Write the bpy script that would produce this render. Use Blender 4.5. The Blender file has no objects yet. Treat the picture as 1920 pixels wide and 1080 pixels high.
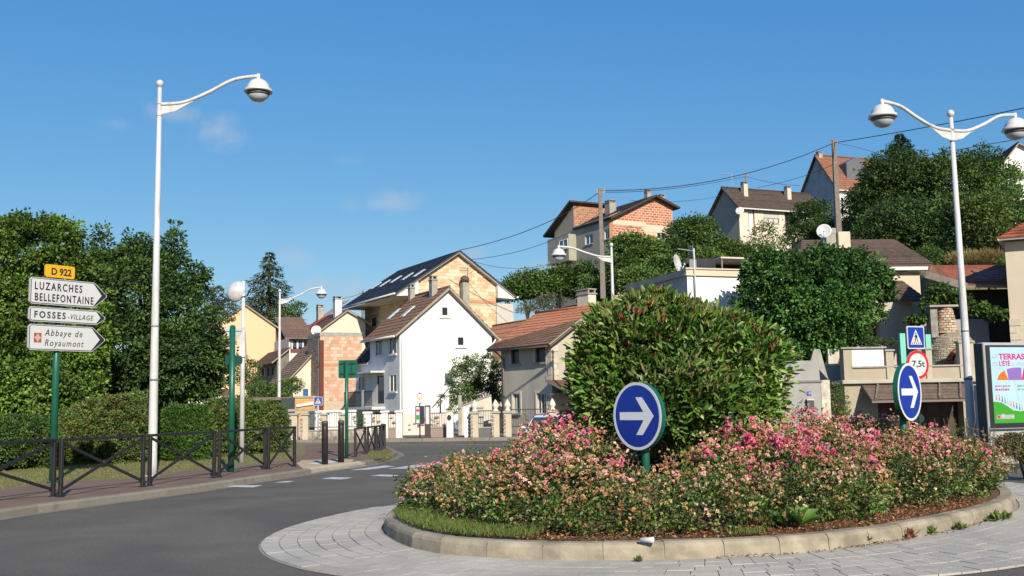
import bpy, math, random
import numpy as np
from mathutils import Vector, Matrix
rad = math.radians
scene = bpy.context.scene
COL = scene.collection
rng = random.Random(7)
NP = np.random.RandomState(11)

# ---------------------------------------------------------------- camera
F = 1950.0
PITCH = math.atan(217 / 1950)
ROLL = -0.018
EYE = 1.6
cd = bpy.data.cameras.new('camera')
cam = bpy.data.objects.new('camera', cd)
COL.objects.link(cam)
cd.sensor_width = 36.0
cd.lens = 36.0 * F / 1920
cd.clip_end = 3000
cd.clip_start = 0.1
cam.matrix_world = Matrix.Translation((0, 0, EYE)) @ Matrix.Rotation(math.pi / 2 + PITCH, 4, 'X') @ Matrix.Rotation(ROLL, 4, 'Z')
scene.camera = cam
CAMR = cam.matrix_world.to_3x3()

# ---------------------------------------------------------------- sun, sky, exposure
SUN_AZ, SUN_EL = rad(18), rad(29)      # sun behind the camera, a little to the right
world = bpy.data.worlds.new('World')
scene.world = world
world.use_nodes = True
wn = world.node_tree
wn.nodes.clear()
sky = wn.nodes.new('ShaderNodeTexSky')
sky.sky_type = 'NISHITA'
sky.sun_disc = False
sky.sun_elevation = SUN_EL
sky.sun_rotation = math.pi - SUN_AZ
sky.air_density = 1.0
sky.dust_density = 0.35
sky.ozone_density = 2.2
sky.altitude = 100
bg = wn.nodes.new('ShaderNodeBackground')
bg.inputs['Strength'].default_value = 0.105 / 1.32
wo = wn.nodes.new('ShaderNodeOutputWorld')
wn.links.new(bg.outputs[0], wo.inputs[0])
sl = bpy.data.lights.new('sun', 'SUN')
sl.energy = 5.0
sl.angle = rad(0.5)
sl.color = (1.0, 0.90, 0.75)
sun = bpy.data.objects.new('sun', sl)
COL.objects.link(sun)
sdir = Vector((math.sin(SUN_AZ) * math.cos(SUN_EL), -math.cos(SUN_AZ) * math.cos(SUN_EL), math.sin(SUN_EL)))
sun.rotation_euler = sdir.to_track_quat('Z', 'Y').to_euler()
sun.location = sdir * 60
vs = scene.view_settings
vs.view_transform = 'Standard'
vs.look = 'None'
vs.exposure = 0.4
vs.gamma = 1.0
vs.use_curve_mapping = False
scene.cycles.max_bounces = 5
scene.cycles.transparent_max_bounces = 6
scene.cycles.caustics_reflective = False
scene.cycles.caustics_refractive = False

# ---------------------------------------------------------------- survey helpers (photo pixel -> place in the world)
def ray(px, py):
    return CAMR @ Vector(((px - 960) / F, (540 - py) / F, -1.0))

def at(px, py, Y):
    r = ray(px, py)
    return Vector((0, 0, EYE)) + r * (Y / r.y)

def G(px, py, z=0.0):
    r = ray(px, py)
    return Vector((0, 0, EYE)) + r * ((z - EYE) / r.z)

def mpp(Y):
    return Y / F

# small clouds low over the houses
def add_clouds():
    nt = wn
    tc = nt.nodes.new('ShaderNodeTexCoord')
    acc = None
    nz = nt.nodes.new('ShaderNodeTexNoise')
    nz.inputs['Scale'].default_value = 26
    nz.inputs['Detail'].default_value = 6
    nz.inputs['Roughness'].default_value = 0.6
    nt.links.new(tc.outputs['Generated'], nz.inputs['Vector'])
    for (px, py, rx, ry, s) in [(335, 212, 50, 20, .5), (408, 246, 42, 30, .62), (725, 381, 58, 22, .55), (548, 480, 50, 20, .42),
                                (655, 538, 42, 24, .5), (590, 538, 44, 18, .45), (890, 474, 60, 16, .45), (215, 232, 30, 12, .25), (650, 300, 40, 12, .15),
                                (1005, 500, 60, 14, .3)]:
        d = ray(px, py).normalized()
        m = nt.nodes.new('ShaderNodeVectorMath'); m.operation = 'SUBTRACT'
        nt.links.new(tc.outputs['Generated'], m.inputs[0]); m.inputs[1].default_value = d
        sc = nt.nodes.new('ShaderNodeVectorMath'); sc.operation = 'MULTIPLY'
        nt.links.new(m.outputs[0], sc.inputs[0]); sc.inputs[1].default_value = (F / rx, F / rx, F / ry)
        ln = nt.nodes.new('ShaderNodeVectorMath'); ln.operation = 'LENGTH'
        nt.links.new(sc.outputs[0], ln.inputs[0])
        ad = nt.nodes.new('ShaderNodeMath'); ad.operation = 'MULTIPLY_ADD'
        nt.links.new(nz.outputs['Fac'], ad.inputs[0]); ad.inputs[1].default_value = 3.4
        nt.links.new(ln.outputs['Value'], ad.inputs[2])
        mr = nt.nodes.new('ShaderNodeMapRange'); mr.interpolation_type = 'SMOOTHSTEP'
        mr.inputs['From Min'].default_value = 3.0; mr.inputs['From Max'].default_value = 1.5
        mr.inputs['To Min'].default_value = 0.0; mr.inputs['To Max'].default_value = s * .85
        nt.links.new(ad.outputs[0], mr.inputs['Value'])
        if acc is None:
            acc = mr.outputs[0]
        else:
            a2 = nt.nodes.new('ShaderNodeMath'); a2.operation = 'MAXIMUM'
            nt.links.new(acc, a2.inputs[0]); nt.links.new(mr.outputs[0], a2.inputs[1]); acc = a2.outputs[0]
    hs0 = nt.nodes.new('ShaderNodeHueSaturation')
    hs0.inputs['Saturation'].default_value = SKY_SAT
    nt.links.new(sky.outputs[0], hs0.inputs['Color'])
    # the camera's own rendering of the clear sky: per channel scale and softer gradient, the same all round
    S = 0.105
    v1 = nt.nodes.new('ShaderNodeVectorMath'); v1.operation = 'SCALE'; v1.inputs['Scale'].default_value = S
    nt.links.new(hs0.outputs[0], v1.inputs[0])
    v2 = nt.nodes.new('ShaderNodeVectorMath'); v2.operation = 'POWER'; v2.inputs[1].default_value = (1.03, .71, .40)
    nt.links.new(v1.outputs[0], v2.inputs[0])
    hs = nt.nodes.new('ShaderNodeVectorMath'); hs.operation = 'MULTIPLY'; hs.inputs[1].default_value = (.70 / S, .745 / S, .85 / S)
    nt.links.new(v2.outputs[0], hs.inputs[0])
    mx = nt.nodes.new('ShaderNodeMix'); mx.data_type = 'RGBA'
    nt.links.new(acc, mx.inputs['Factor'])
    nt.links.new(hs.outputs[0], mx.inputs['A'])
    mx.inputs['B'].default_value = (4.6, 5.4, 6.6, 1)
    nt.links.new(mx.outputs['Result'], bg.inputs['Color'])
SKY_SAT = 1.12
add_clouds()

# ---------------------------------------------------------------- materials
MATS = {}
def mat(name, c1, c2=None, rough=0.8, scale=4.0, bump=0.0, bscale=None, metal=0.0, spec=0.4, vcol=False, detail=5.0,
        trans=0.0, objrand=0.0, stain=None, emit=0.0):
    if name in MATS:
        return MATS[name]
    m = bpy.data.materials.new(name); m.use_nodes = True
    nt = m.node_tree; N = nt.nodes; L = nt.links
    b = N['Principled BSDF']
    b.inputs['Roughness'].default_value = rough
    b.inputs['Metallic'].default_value = metal
    b.inputs['Specular IOR Level'].default_value = spec
    tc = N.new('ShaderNodeTexCoord')
    def rgba(c): return (c[0], c[1], c[2], 1)
    out = None
    if vcol:
        at_ = N.new('ShaderNodeAttribute'); at_.attribute_name = 'Col'
        out = at_.outputs['Color']
        if c2 is not None:
            nz = N.new('ShaderNodeTexNoise'); nz.inputs['Scale'].default_value = scale; nz.inputs['Detail'].default_value = detail
            L.new(tc.outputs['Object'], nz.inputs['Vector'])
            cr = N.new('ShaderNodeMapRange'); cr.inputs['From Min'].default_value = .3; cr.inputs['From Max'].default_value = .7
            cr.inputs['To Min'].default_value = c2[0]; cr.inputs['To Max'].default_value = c2[1]
            L.new(nz.outputs['Fac'], cr.inputs['Value'])
            mm = N.new('ShaderNodeVectorMath'); mm.operation = 'SCALE'
            L.new(out, mm.inputs[0]); L.new(cr.outputs[0], mm.inputs['Scale'])
            out = mm.outputs[0]
    elif c2 is not None:
        nz = N.new('ShaderNodeTexNoise'); nz.inputs['Scale'].default_value = scale; nz.inputs['Detail'].default_value = detail
        nz.inputs['Roughness'].default_value = 0.62
        L.new(tc.outputs['Object'], nz.inputs['Vector'])
        cr = N.new('ShaderNodeMapRange'); cr.inputs['From Min'].default_value = .32; cr.inputs['From Max'].default_value = .68
        L.new(nz.outputs['Fac'], cr.inputs['Value'])
        mx = N.new('ShaderNodeMix'); mx.data_type = 'RGBA'
        L.new(cr.outputs[0], mx.inputs['Factor'])
        mx.inputs['A'].default_value = rgba(c1); mx.inputs['B'].default_value = rgba(c2)
        out = mx.outputs['Result']
    if stain is not None:           # streaks / blotches of weather
        nz = N.new('ShaderNodeTexNoise'); nz.inputs['Scale'].default_value = stain[1]; nz.inputs['Detail'].default_value = 7
        mp = N.new('ShaderNodeMapping'); mp.inputs['Scale'].default_value = stain[2]
        L.new(tc.outputs['Object'], mp.inputs['Vector']); L.new(mp.outputs[0], nz.inputs['Vector'])
        cr = N.new('ShaderNodeMapRange'); cr.inputs['From Min'].default_value = .5; cr.inputs['From Max'].default_value = .75
        cr.inputs['To Max'].default_value = stain[3]
        L.new(nz.outputs['Fac'], cr.inputs['Value'])
        mx = N.new('ShaderNodeMix'); mx.data_type = 'RGBA'
        L.new(cr.outputs[0], mx.inputs['Factor'])
        if out is not None: L.new(out, mx.inputs['A'])
        else: mx.inputs['A'].default_value = rgba(c1)
        mx.inputs['B'].default_value = rgba(stain[0])
        out = mx.outputs['Result']
    if objrand:
        oi = N.new('ShaderNodeObjectInfo')
        cr = N.new('ShaderNodeMapRange'); cr.inputs['To Min'].default_value = 1 - objrand; cr.inputs['To Max'].default_value = 1 + objrand
        L.new(oi.outputs['Random'], cr.inputs['Value'])
        mm = N.new('ShaderNodeVectorMath'); mm.operation = 'SCALE'
        if out is not None: L.new(out, mm.inputs[0])
        else: mm.inputs[0].default_value = c1[:3]
        L.new(cr.outputs[0], mm.inputs['Scale'])
        out = mm.outputs[0]
    if out is not None: L.new(out, b.inputs['Base Color'])
    else: b.inputs['Base Color'].default_value = rgba(c1)
    if bump:
        nb = N.new('ShaderNodeTexNoise'); nb.inputs['Scale'].default_value = bscale or scale * 4; nb.inputs['Detail'].default_value = 6
        L.new(tc.outputs['Object'], nb.inputs['Vector'])
        bp = N.new('ShaderNodeBump'); bp.inputs['Strength'].default_value = bump; bp.inputs['Distance'].default_value = 0.02
        L.new(nb.outputs['Fac'], bp.inputs['Height']); L.new(bp.outputs[0], b.inputs['Normal'])
    if trans:
        tr = N.new('ShaderNodeBsdfTranslucent')
        if out is not None: L.new(out, tr.inputs['Color'])
        else: tr.inputs['Color'].default_value = rgba(c1)
        ms = N.new('ShaderNodeMixShader'); ms.inputs[0].default_value = trans
        L.new(b.outputs[0], ms.inputs[1]); L.new(tr.outputs[0], ms.inputs[2])
        L.new(ms.outputs[0], N['Material Output'].inputs['Surface'])
    MATS[name] = m
    return m

def glass_mat(name, tint=(.022, .026, .03), rough=.22):
    if name in MATS: return MATS[name]
    m = mat(name, tint, rough=rough, spec=0.35)
    return m

# ---------------------------------------------------------------- mesh builder
class MB:
    def __init__(s):
        s.v = []; s.f = []; s.c = []; s.sm = []
    def add(s, vs, fs, col=None, smooth=False):
        n = len(s.v); s.v.extend([tuple(p) for p in vs])
        for f in fs:
            s.f.append([i + n for i in f]); s.c.append(col); s.sm.append(smooth)
        return s
    def box(s, x0, x1, y0, y1, z0, z1, col=None):
        vs = [(x0, y0, z0), (x1, y0, z0), (x1, y1, z0), (x0, y1, z0), (x0, y0, z1), (x1, y0, z1), (x1, y1, z1), (x0, y1, z1)]
        return s.add(vs, [(0, 3, 2, 1), (4, 5, 6, 7), (0, 1, 5, 4), (1, 2, 6, 5), (2, 3, 7, 6), (3, 0, 4, 7)], col)
    def hexa(s, b, t, col=None):
        return s.add(list(b) + list(t), [(0, 3, 2, 1), (4, 5, 6, 7), (0, 1, 5, 4), (1, 2, 6, 5), (2, 3, 7, 6), (3, 0, 4, 7)], col)
    def cbox(s, x0, x1, y0, y1, z0, z1, ch=.01, col=None):     # box with chamfered edges all round the top and sides
        a, b = ch, ch
        xs = [(x0 + a, y0), (x1 - a, y0), (x1, y0 + a), (x1, y1 - a), (x1 - a, y1), (x0 + a, y1), (x0, y1 - a), (x0, y0 + a)]
        cx, cy = (x0 + x1) / 2, (y0 + y1) / 2
        def ins(p, d): return (p[0] + (d if p[0] < cx else -d), p[1] + (d if p[1] < cy else -d))
        vs = [(p[0], p[1], z0) for p in xs] + [(p[0], p[1], z1 - b) for p in xs] + [ins(p, b) + (z1,) for p in xs]
        fs = [tuple(range(7, -1, -1)), tuple(range(16, 24))]
        for k in range(8):
            j = (k + 1) % 8
            fs.append((k, j, 8 + j, 8 + k)); fs.append((8 + k, 8 + j, 16 + j, 16 + k))
        return s.add(vs, fs, col)
    def bar(s, a, b, w, h=None, up=(0, 0, 1), col=None):
        a = Vector(a); b = Vector(b); d = (b - a).normalized(); up = Vector(up)
        if abs(d.dot(up)) > .99: up = Vector((0, 1, 0))
        r = d.cross(up).normalized(); u = r.cross(d).normalized()
        h = h or w
        r *= w / 2; u *= h / 2
        return s.hexa([a - r - u, a + r - u, a + r + u, a - r + u], [b - r - u, b + r - u, b + r + u, b - r + u], col)
    def tube(s, pts, r, n=10, cap=True, col=None, smooth=True):
        pts = [Vector(p) for p in pts]; m = len(pts)
        rs = r if isinstance(r, (list, tuple)) else [r] * m
        vs = []; prev = None
        for i, p in enumerate(pts):
            d = (pts[min(i + 1, m - 1)] - pts[max(i - 1, 0)]).normalized()
            if prev is None:
                ref = Vector((0, 0, 1)) if abs(d.z) < .9 else Vector((1, 0, 0))
                a = d.cross(ref).normalized()
            else:
                a = (prev - d * prev.dot(d)).normalized()
            prev = a; b = d.cross(a)
            for k in range(n):
                t = 2 * math.pi * k / n
                vs.append(p + (a * math.cos(t) + b * math.sin(t)) * rs[i])
        fs = []
        for i in range(m - 1):
            for k in range(n):
                j = (k + 1) % n
                fs.append((i * n + k, i * n + j, (i + 1) * n + j, (i + 1) * n + k))
        s.add(vs, fs, col, smooth)
        if cap:
            nb = len(s.v) - len(vs)
            s.f.append([nb + k for k in range(n - 1, -1, -1)]); s.c.append(col); s.sm.append(False)
            s.f.append([nb + (m - 1) * n + k for k in range(n)]); s.c.append(col); s.sm.append(False)
        return s
    def lathe(s, prof, c=(0, 0, 0), n=20, axis='z', col=None, smooth=True, arc=1.0):
        vs = []; m = len(prof)
        for (r, z) in prof:
            for k in range(n):
                t = 2 * math.pi * arc * k / n
                vs.append((c[0] + r * math.cos(t), c[1] + r * math.sin(t), c[2] + z))
        fs = []
        for i in range(m - 1):
            for k in range(n):
                j = (k + 1) % n
                fs.append((i * n + k, i * n + j, (i + 1) * n + j, (i + 1) * n + k))
        return s.add(vs, fs, col, smooth)
    def prism(s, poly, O, U, V, T, col=None):      # poly in plane (U,V), thickness vector T
        O = Vector(O); U = Vector(U); V = Vector(V); T = Vector(T); n = len(poly)
        a = [O + U * p[0] + V * p[1] for p in poly]; b = [p + T for p in a]
        fs = [tuple(range(n)), tuple(range(2 * n - 1, n - 1, -1))]
        for k in range(n):
            j = (k + 1) % n
            fs.append((k, n + k, n + j, j))
        return s.add(a + b, fs, col)
    def mesh(s, name):
        me = bpy.data.meshes.new(name)
        me.from_pydata(s.v, [], s.f)
        if any(s.sm): me.polygons.foreach_set('use_smooth', s.sm)
        if any(c is not None for c in s.c):
            ca = me.color_attributes.new('Col', 'FLOAT_COLOR', 'CORNER')
            arr = []
            for f, c in zip(s.f, s.c):
                c = c or (.5, .5, .5)
                arr.extend([c[0], c[1], c[2], 1.0] * len(f))
            ca.data.foreach_set('color', arr)
        me.update()
        return me

def link(name, data, parent=None, loc=None, rz=None, material=None, **props):
    o = bpy.data.objects.new(name, data)
    COL.objects.link(o)
    if parent is not None: o.parent = parent
    if loc is not None: o.location = loc
    if rz is not None: o.rotation_euler = (0, 0, rz)
    if material is not None and data is not None and not data.materials: data.materials.append(material)
    for k, v in props.items():
        if v is not None: o[k] = v
    return o

def obj(name, mb, material, parent=None, loc=None, rz=None, **props):
    return link(name, mb.mesh(name), parent, loc, rz, material, **props)

def thing(name, label, category, loc=(0, 0, 0), rz=0.0, group=None):
    return link(name, None, None, loc, rz, None, label=label, category=category, group=group)

def catmull(pts, n, closed=False):
    P = [Vector(p) for p in pts]; out = []; m = len(P)
    for i in range(m if closed else m - 1):
        p0 = P[(i - 1) % m] if closed or i > 0 else P[0]
        p1 = P[i]; p2 = P[(i + 1) % m]
        p3 = P[(i + 2) % m] if closed or i + 2 < m else P[-1]
        for k in range(n):
            t = k / n
            out.append(.5 * ((2 * p1) + (p2 - p0) * t + (2 * p0 - 5 * p1 + 4 * p2 - p3) * t * t + (3 * p1 - p0 - 3 * p2 + p3) * t ** 3))
    if not closed: out.append(P[-1])
    return out

def resample(pts, step, closed=False):
    P = [Vector(p) for p in pts]
    if closed: P = P + [P[0]]
    L = [0]
    for a, b in zip(P, P[1:]): L.append(L[-1] + (b - a).length)
    n = max(2, round(L[-1] / step)); out = []
    j = 0
    for k in range(n + (0 if closed else 1)):
        d = L[-1] * k / n
        while j < len(L) - 2 and L[j + 1] < d: j += 1
        t = (d - L[j]) / max(1e-9, L[j + 1] - L[j])
        out.append(P[j].lerp(P[j + 1], t))
    return out

def flat(poly, z):
    mb = MB(); mb.add([(p[0], p[1], z) for p in poly], [tuple(range(len(poly)))])
    return mb

TXT = {}
def text(body, size, material, parent, loc, rot=(math.pi / 2, 0, 0), xs=1.0, shear=0.0, bold=0.0, align='LEFT', spacing=1.0, name='lettering', ext=.0015):
    c = bpy.data.curves.new('lettering', 'FONT')
    c.body = body; c.size = size; c.shear = shear; c.offset = bold; c.extrude = ext
    c.align_x = align; c.space_character = spacing; c.resolution_u = 3
    o = bpy.data.objects.new('tmp', c); COL.objects.link(o)
    bpy.context.view_layer.update()
    me = bpy.data.meshes.new_from_object(o.evaluated_get(bpy.context.evaluated_depsgraph_get()))
    bpy.data.objects.remove(o); bpy.data.curves.remove(c)
    me.materials.clear()
    t = link(name, me, parent, loc, None, material)
    t.rotation_euler = rot; t.scale = (xs, 1, 1)
    return t

class Frame:
    """local axes of a building or sign: x along its front, y into its depth"""
    def __init__(s, name, label, category, px, Y, az, z0=0.0, group=None, py=760):
        p = at(px, py, Y)
        s.o = Vector((p.x, p.y, z0)); s.az = rad(az)
        s.R = Matrix.Rotation(s.az, 3, 'Z'); s.Ri = s.R.transposed()
        s.root = thing(name, label, category, s.o, s.az, group) if name else None
    def hit(s, px, py, P0, N):
        o = s.Ri @ (Vector((0, 0, EYE)) - s.o); d = s.Ri @ ray(px, py)
        P0 = Vector(P0); N = Vector(N)
        return o + d * ((P0 - o).dot(N) / d.dot(N))
    def g(s, px, py, off=0.0):
        p = s.hit(px, py, (0, off, 0), (0, 1, 0)); return (p.x, p.z)
    def l(s, px, py, off=0.0):
        p = s.hit(px, py, (off, 0, 0), (1, 0, 0)); return (p.y, p.z)
    def grect(s, x0, y0, x1, y1, off=0.0):
        a = s.g(x0, max(y0, y1), off); b = s.g(x1, min(y0, y1), off); return (a[0], b[0], a[1], b[1])
    def lrect(s, x0, y0, x1, y1, off=0.0):       # x0 < x1 in the photo; far end is x0
        a = s.l(x0, y1, off); b = s.l(x1, y0, off)
        zz = sorted([a[1], b[1]]); tt = sorted([a[0], b[0]])
        return (tt[0], tt[1], zz[0], zz[1])
    def W(s, px, py=700): return s.g(px, py)[0]
    def Ld(s, px, py=700): return s.l(px, py)[0]

def wall_to(mb, mp, prof, zb, ops, depth=.18, col=None):
    """wall face with recessed openings. mp(s,z,d)->local xyz, prof = [(s,ztop)...], ops=(s0,s1,z0,z1)"""
    br = sorted(set([p[0] for p in prof] + [v for o in ops for v in (o[0], o[1]) if prof[0][0] < v < prof[-1][0]]))
    def top(x):
        for a, b in zip(prof, prof[1:]):
            if a[0] - 1e-6 <= x <= b[0] + 1e-6:
                return a[1] + (b[1] - a[1]) * ((x - a[0]) / max(1e-9, b[0] - a[0]))
        return prof[-1][1]
    for a, b in zip(br, br[1:]):
        if b - a < 1e-5: continue
        m = (a + b) / 2
        cuts = sorted([(o[2], o[3]) for o in ops if o[0] < m < o[1]])
        z = zb
        for c0, c1 in cuts:
            if c0 > z: mb.add([mp(a, z, 0), mp(b, z, 0), mp(b, c0, 0), mp(a, c0, 0)], [(0, 1, 2, 3)], col)
            z = c1
        mb.add([mp(a, z, 0), mp(b, z, 0), mp(b, max(z, top(b)), 0), mp(a, max(z, top(a)), 0)], [(0, 1, 2, 3)], col)
    for s0, s1, z0, z1 in ops:
        for p, q in (((s0, z0), (s1, z0)), ((s1, z0), (s1, z1)), ((s1, z1), (s0, z1)), ((s0, z1), (s0, z0))):
            mb.add([mp(p[0], p[1], 0), mp(q[0], q[1], 0), mp(q[0], q[1], depth), mp(p[0], p[1], depth)], [(0, 1, 2, 3)], col)

MG_ = lambda s, z, d: (s, d, z)
ML_ = lambda s, z, d: (d, s, z)

def mbox(mb, mp, s0, s1, z0, z1, d0, d1, col=None):
    b = [mp(s0, z0, d0), mp(s1, z0, d0), mp(s1, z0, d1), mp(s0, z0, d1)]
    t = [mp(s0, z1, d0), mp(s1, z1, d0), mp(s1, z1, d1), mp(s0, z1, d1)]
    mb.hexa(b, t, col)

def window(root, mp, r, fm, gm, sill=None, fw=.06, mull=1, trans=0, depth=.13, kind='window', shutter=None, box=0.0):
    s0, s1, z0, z1 = r
    mb = MB()
    for a in ((s0, s0 + fw, z0, z1), (s1 - fw, s1, z0, z1), (s0 + fw, s1 - fw, z0, z0 + fw), (s0 + fw, s1 - fw, z1 - fw, z1)):
        mbox(mb, mp, *a, depth - .05, depth)
    for k in range(mull):
        c = s0 + (s1 - s0) * (k + 1) / (mull + 1)
        mbox(mb, mp, c - fw * .45, c + fw * .45, z0 + fw, z1 - fw, depth - .045, depth)
    for k in range(trans):
        c = z0 + (z1 - z0) * (k + 1) / (trans + 1)
        mbox(mb, mp, s0 + fw, s1 - fw, c - fw * .35, c + fw * .35, depth - .045, depth)
    w = obj(kind, mb, fm, root)
    p = MB(); mbox(p, mp, s0 + .01, s1 - .01, z0 + .01, z1 - .01, depth - .012, depth + .04)
    obj('pane', p, gm, w)
    if box:
        q = MB(); mbox(q, mp, s0 + .01, s1 - .01, z1 - box, z1 - .005, depth - .1, depth - .055)
        obj('roller_shutter', q, shutter or fm, w)
    if sill is not None:
        q = MB(); mbox(q, mp, s0 - .1, s1 + .1, z0 - .09, z0 - .002, -.1, depth - .06)
        obj('sill', q, sill, w)
    return w

def roof(root, e0, e1, r1, r0, base, colfn, rows, cols, under, thick=.12, tm=None, lip=.035, jit=.006):
    """slab with overlapping courses of tiles; e0,e1 eave ends, r1,r0 ridge ends (local)"""
    e0, e1, r1, r0 = map(Vector, (e0, e1, r1, r0))
    n = (e1 - e0).cross(r0 - e0).normalized()
    if n.z < 0: n = -n
    s = MB(); s.hexa([e0 - n * thick, e1 - n * thick, r1 - n * thick, r0 - n * thick], [e0, e1, r1, r0])
    sl_ = obj('roof', s, under, root)
    t = MB()
    rr = random.Random(rows * 131 + cols)
    for i in range(rows):
        a0 = e0.lerp(r0, i / rows); a1 = e1.lerp(r1, i / rows)
        b0 = e0.lerp(r0, (i + 1) / rows); b1 = e1.lerp(r1, (i + 1) / rows)
        rowc = colfn(rr)
        for j in range(cols):
            u, w = j / cols, (j + 1) / cols
            h = lip + rr.uniform(-jit, jit)
            p = a0.lerp(a1, u); q = a0.lerp(a1, w); c = b0.lerp(b1, w); d = b0.lerp(b1, u)
            dn = (p - d).normalized() * .02
            k = colfn(rr); k = tuple(.5 * x + .5 * y for x, y in zip(k, rowc))
            t.add([p + n * .003 + dn, q + n * .003 + dn, q + n * h + dn, p + n * h + dn, c + n * .004, d + n * .004], [(0, 1, 2, 3), (3, 2, 4, 5)], k)
    obj('tiles', t, tm, sl_, kind='stuff')
    return sl_

def tilec(r, g, b, v=.22, mossy=0.0):
    def f(rr):
        k = 1 + rr.uniform(-v, v)
        if mossy and rr.random() < mossy: return (r * .55 * k, g * .7 * k, b * .6 * k)
        return (r * k, g * k * rr.uniform(.94, 1.06), b * k * rr.uniform(.9, 1.1))
    return f

# shared materials
M = {}
M['white_paint'] = mat('white_paint', (.64, .64, .62), (.56, .56, .54), .42, 1.3, bump=.05, stain=((.42, .4, .36), 2.0, (1, 1, .25), .35))
M['white_render'] = mat('white_render', (.76, .745, .71), (.70, .685, .65), .9, .6, bump=.15, bscale=30, stain=((.52, .50, .46), .9, (1, 1, .22), .45))
M['white_frame'] = mat('white_frame', (.78, .78, .78), rough=.5)
M['glass'] = glass_mat('dark_glass')
M['glass_blue'] = glass_mat('blue_glass', (.10, .14, .19))
M['tile'] = mat('tile_clay', None, (.8, 1.15), .85, 9, vcol=True, bump=.25, bscale=40)
M['tile_glazed'] = mat('tile_slate', None, (.85, 1.1), .5, 9, vcol=True, spec=.5)
M['soffit'] = mat('soffit_board', (.32, .27, .21), (.25, .21, .17), .8, 3)
M['gutter'] = mat('gutter', (.62, .62, .6), rough=.4)
M['gutter_brown'] = mat('gutter_brown', (.16, .12, .1), rough=.5)
M['concrete'] = mat('concrete', (.36, .34, .30), (.25, .24, .21), .9, 2.5, bump=.3, bscale=25, stain=((.12, .11, .1), 3, (1, 1, .3), .5))
M['cream'] = mat('cream_render', (.58, .50, .385), (.51, .44, .335), .9, .8, bump=.12, bscale=30, stain=((.4, .35, .27), 1.2, (1, 1, .35), .35))
M['green_post'] = mat('green_post_paint', (.008, .105, .062), (.006, .08, .05), .38, 3, spec=.5)
M['black_iron'] = mat('black_iron', (.011, .010, .012), (.018, .016, .016), .55, 6, spec=.5)
M['wood_grey'] = mat('weathered_wood', (.23, .20, .165), (.13, .115, .1), .9, 6, bump=.4, stain=((.08, .07, .06), 6, (6, 6, .2), .5))
M['dark_int'] = mat('dark_interior', (.02, .018, .016), rough=.9)
# ================================================================ the ground
def sstep(x): x = max(0, min(1, x)); return x * x * (3 - 2 * x)
def hill(x, y):
    k = sstep((x / max(y, 1) + .02) / .22)
    k2 = sstep((x / max(y, 1) - .22) / .15)
    h = 17 * sstep((y - 66) / 62) * k + 8 * sstep((y - 60) / 60) * k2
    h += 1.5 * sstep((y - 62) / 40) * (1 - k)
    return h
def terrain():
    xs = [-900, -500, -250] + list(range(-140, 161, 5)) + [250, 500, 900]
    ys = [-80, -40, 0, 20, 40] + list(range(50, 200, 5)) + [240, 320, 500, 900, 1600]
    mb = MB(); vs = []
    for y in ys:
        for x in xs:
            vs.append((x, y, -.06 + hill(x, y)))
    n = len(xs); fs = [(j * n + i, j * n + i + 1, (j + 1) * n + i + 1, (j + 1) * n + i) for j in range(len(ys) - 1) for i in range(n - 1)]
    mb.add(vs, fs, None, True)
    obj('ground', mb, mat('rough_grass_ground', (.10, .115, .045), (.17, .14, .07), .95, .6, bump=.5, bscale=6), kind='structure')
terrain()

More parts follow.
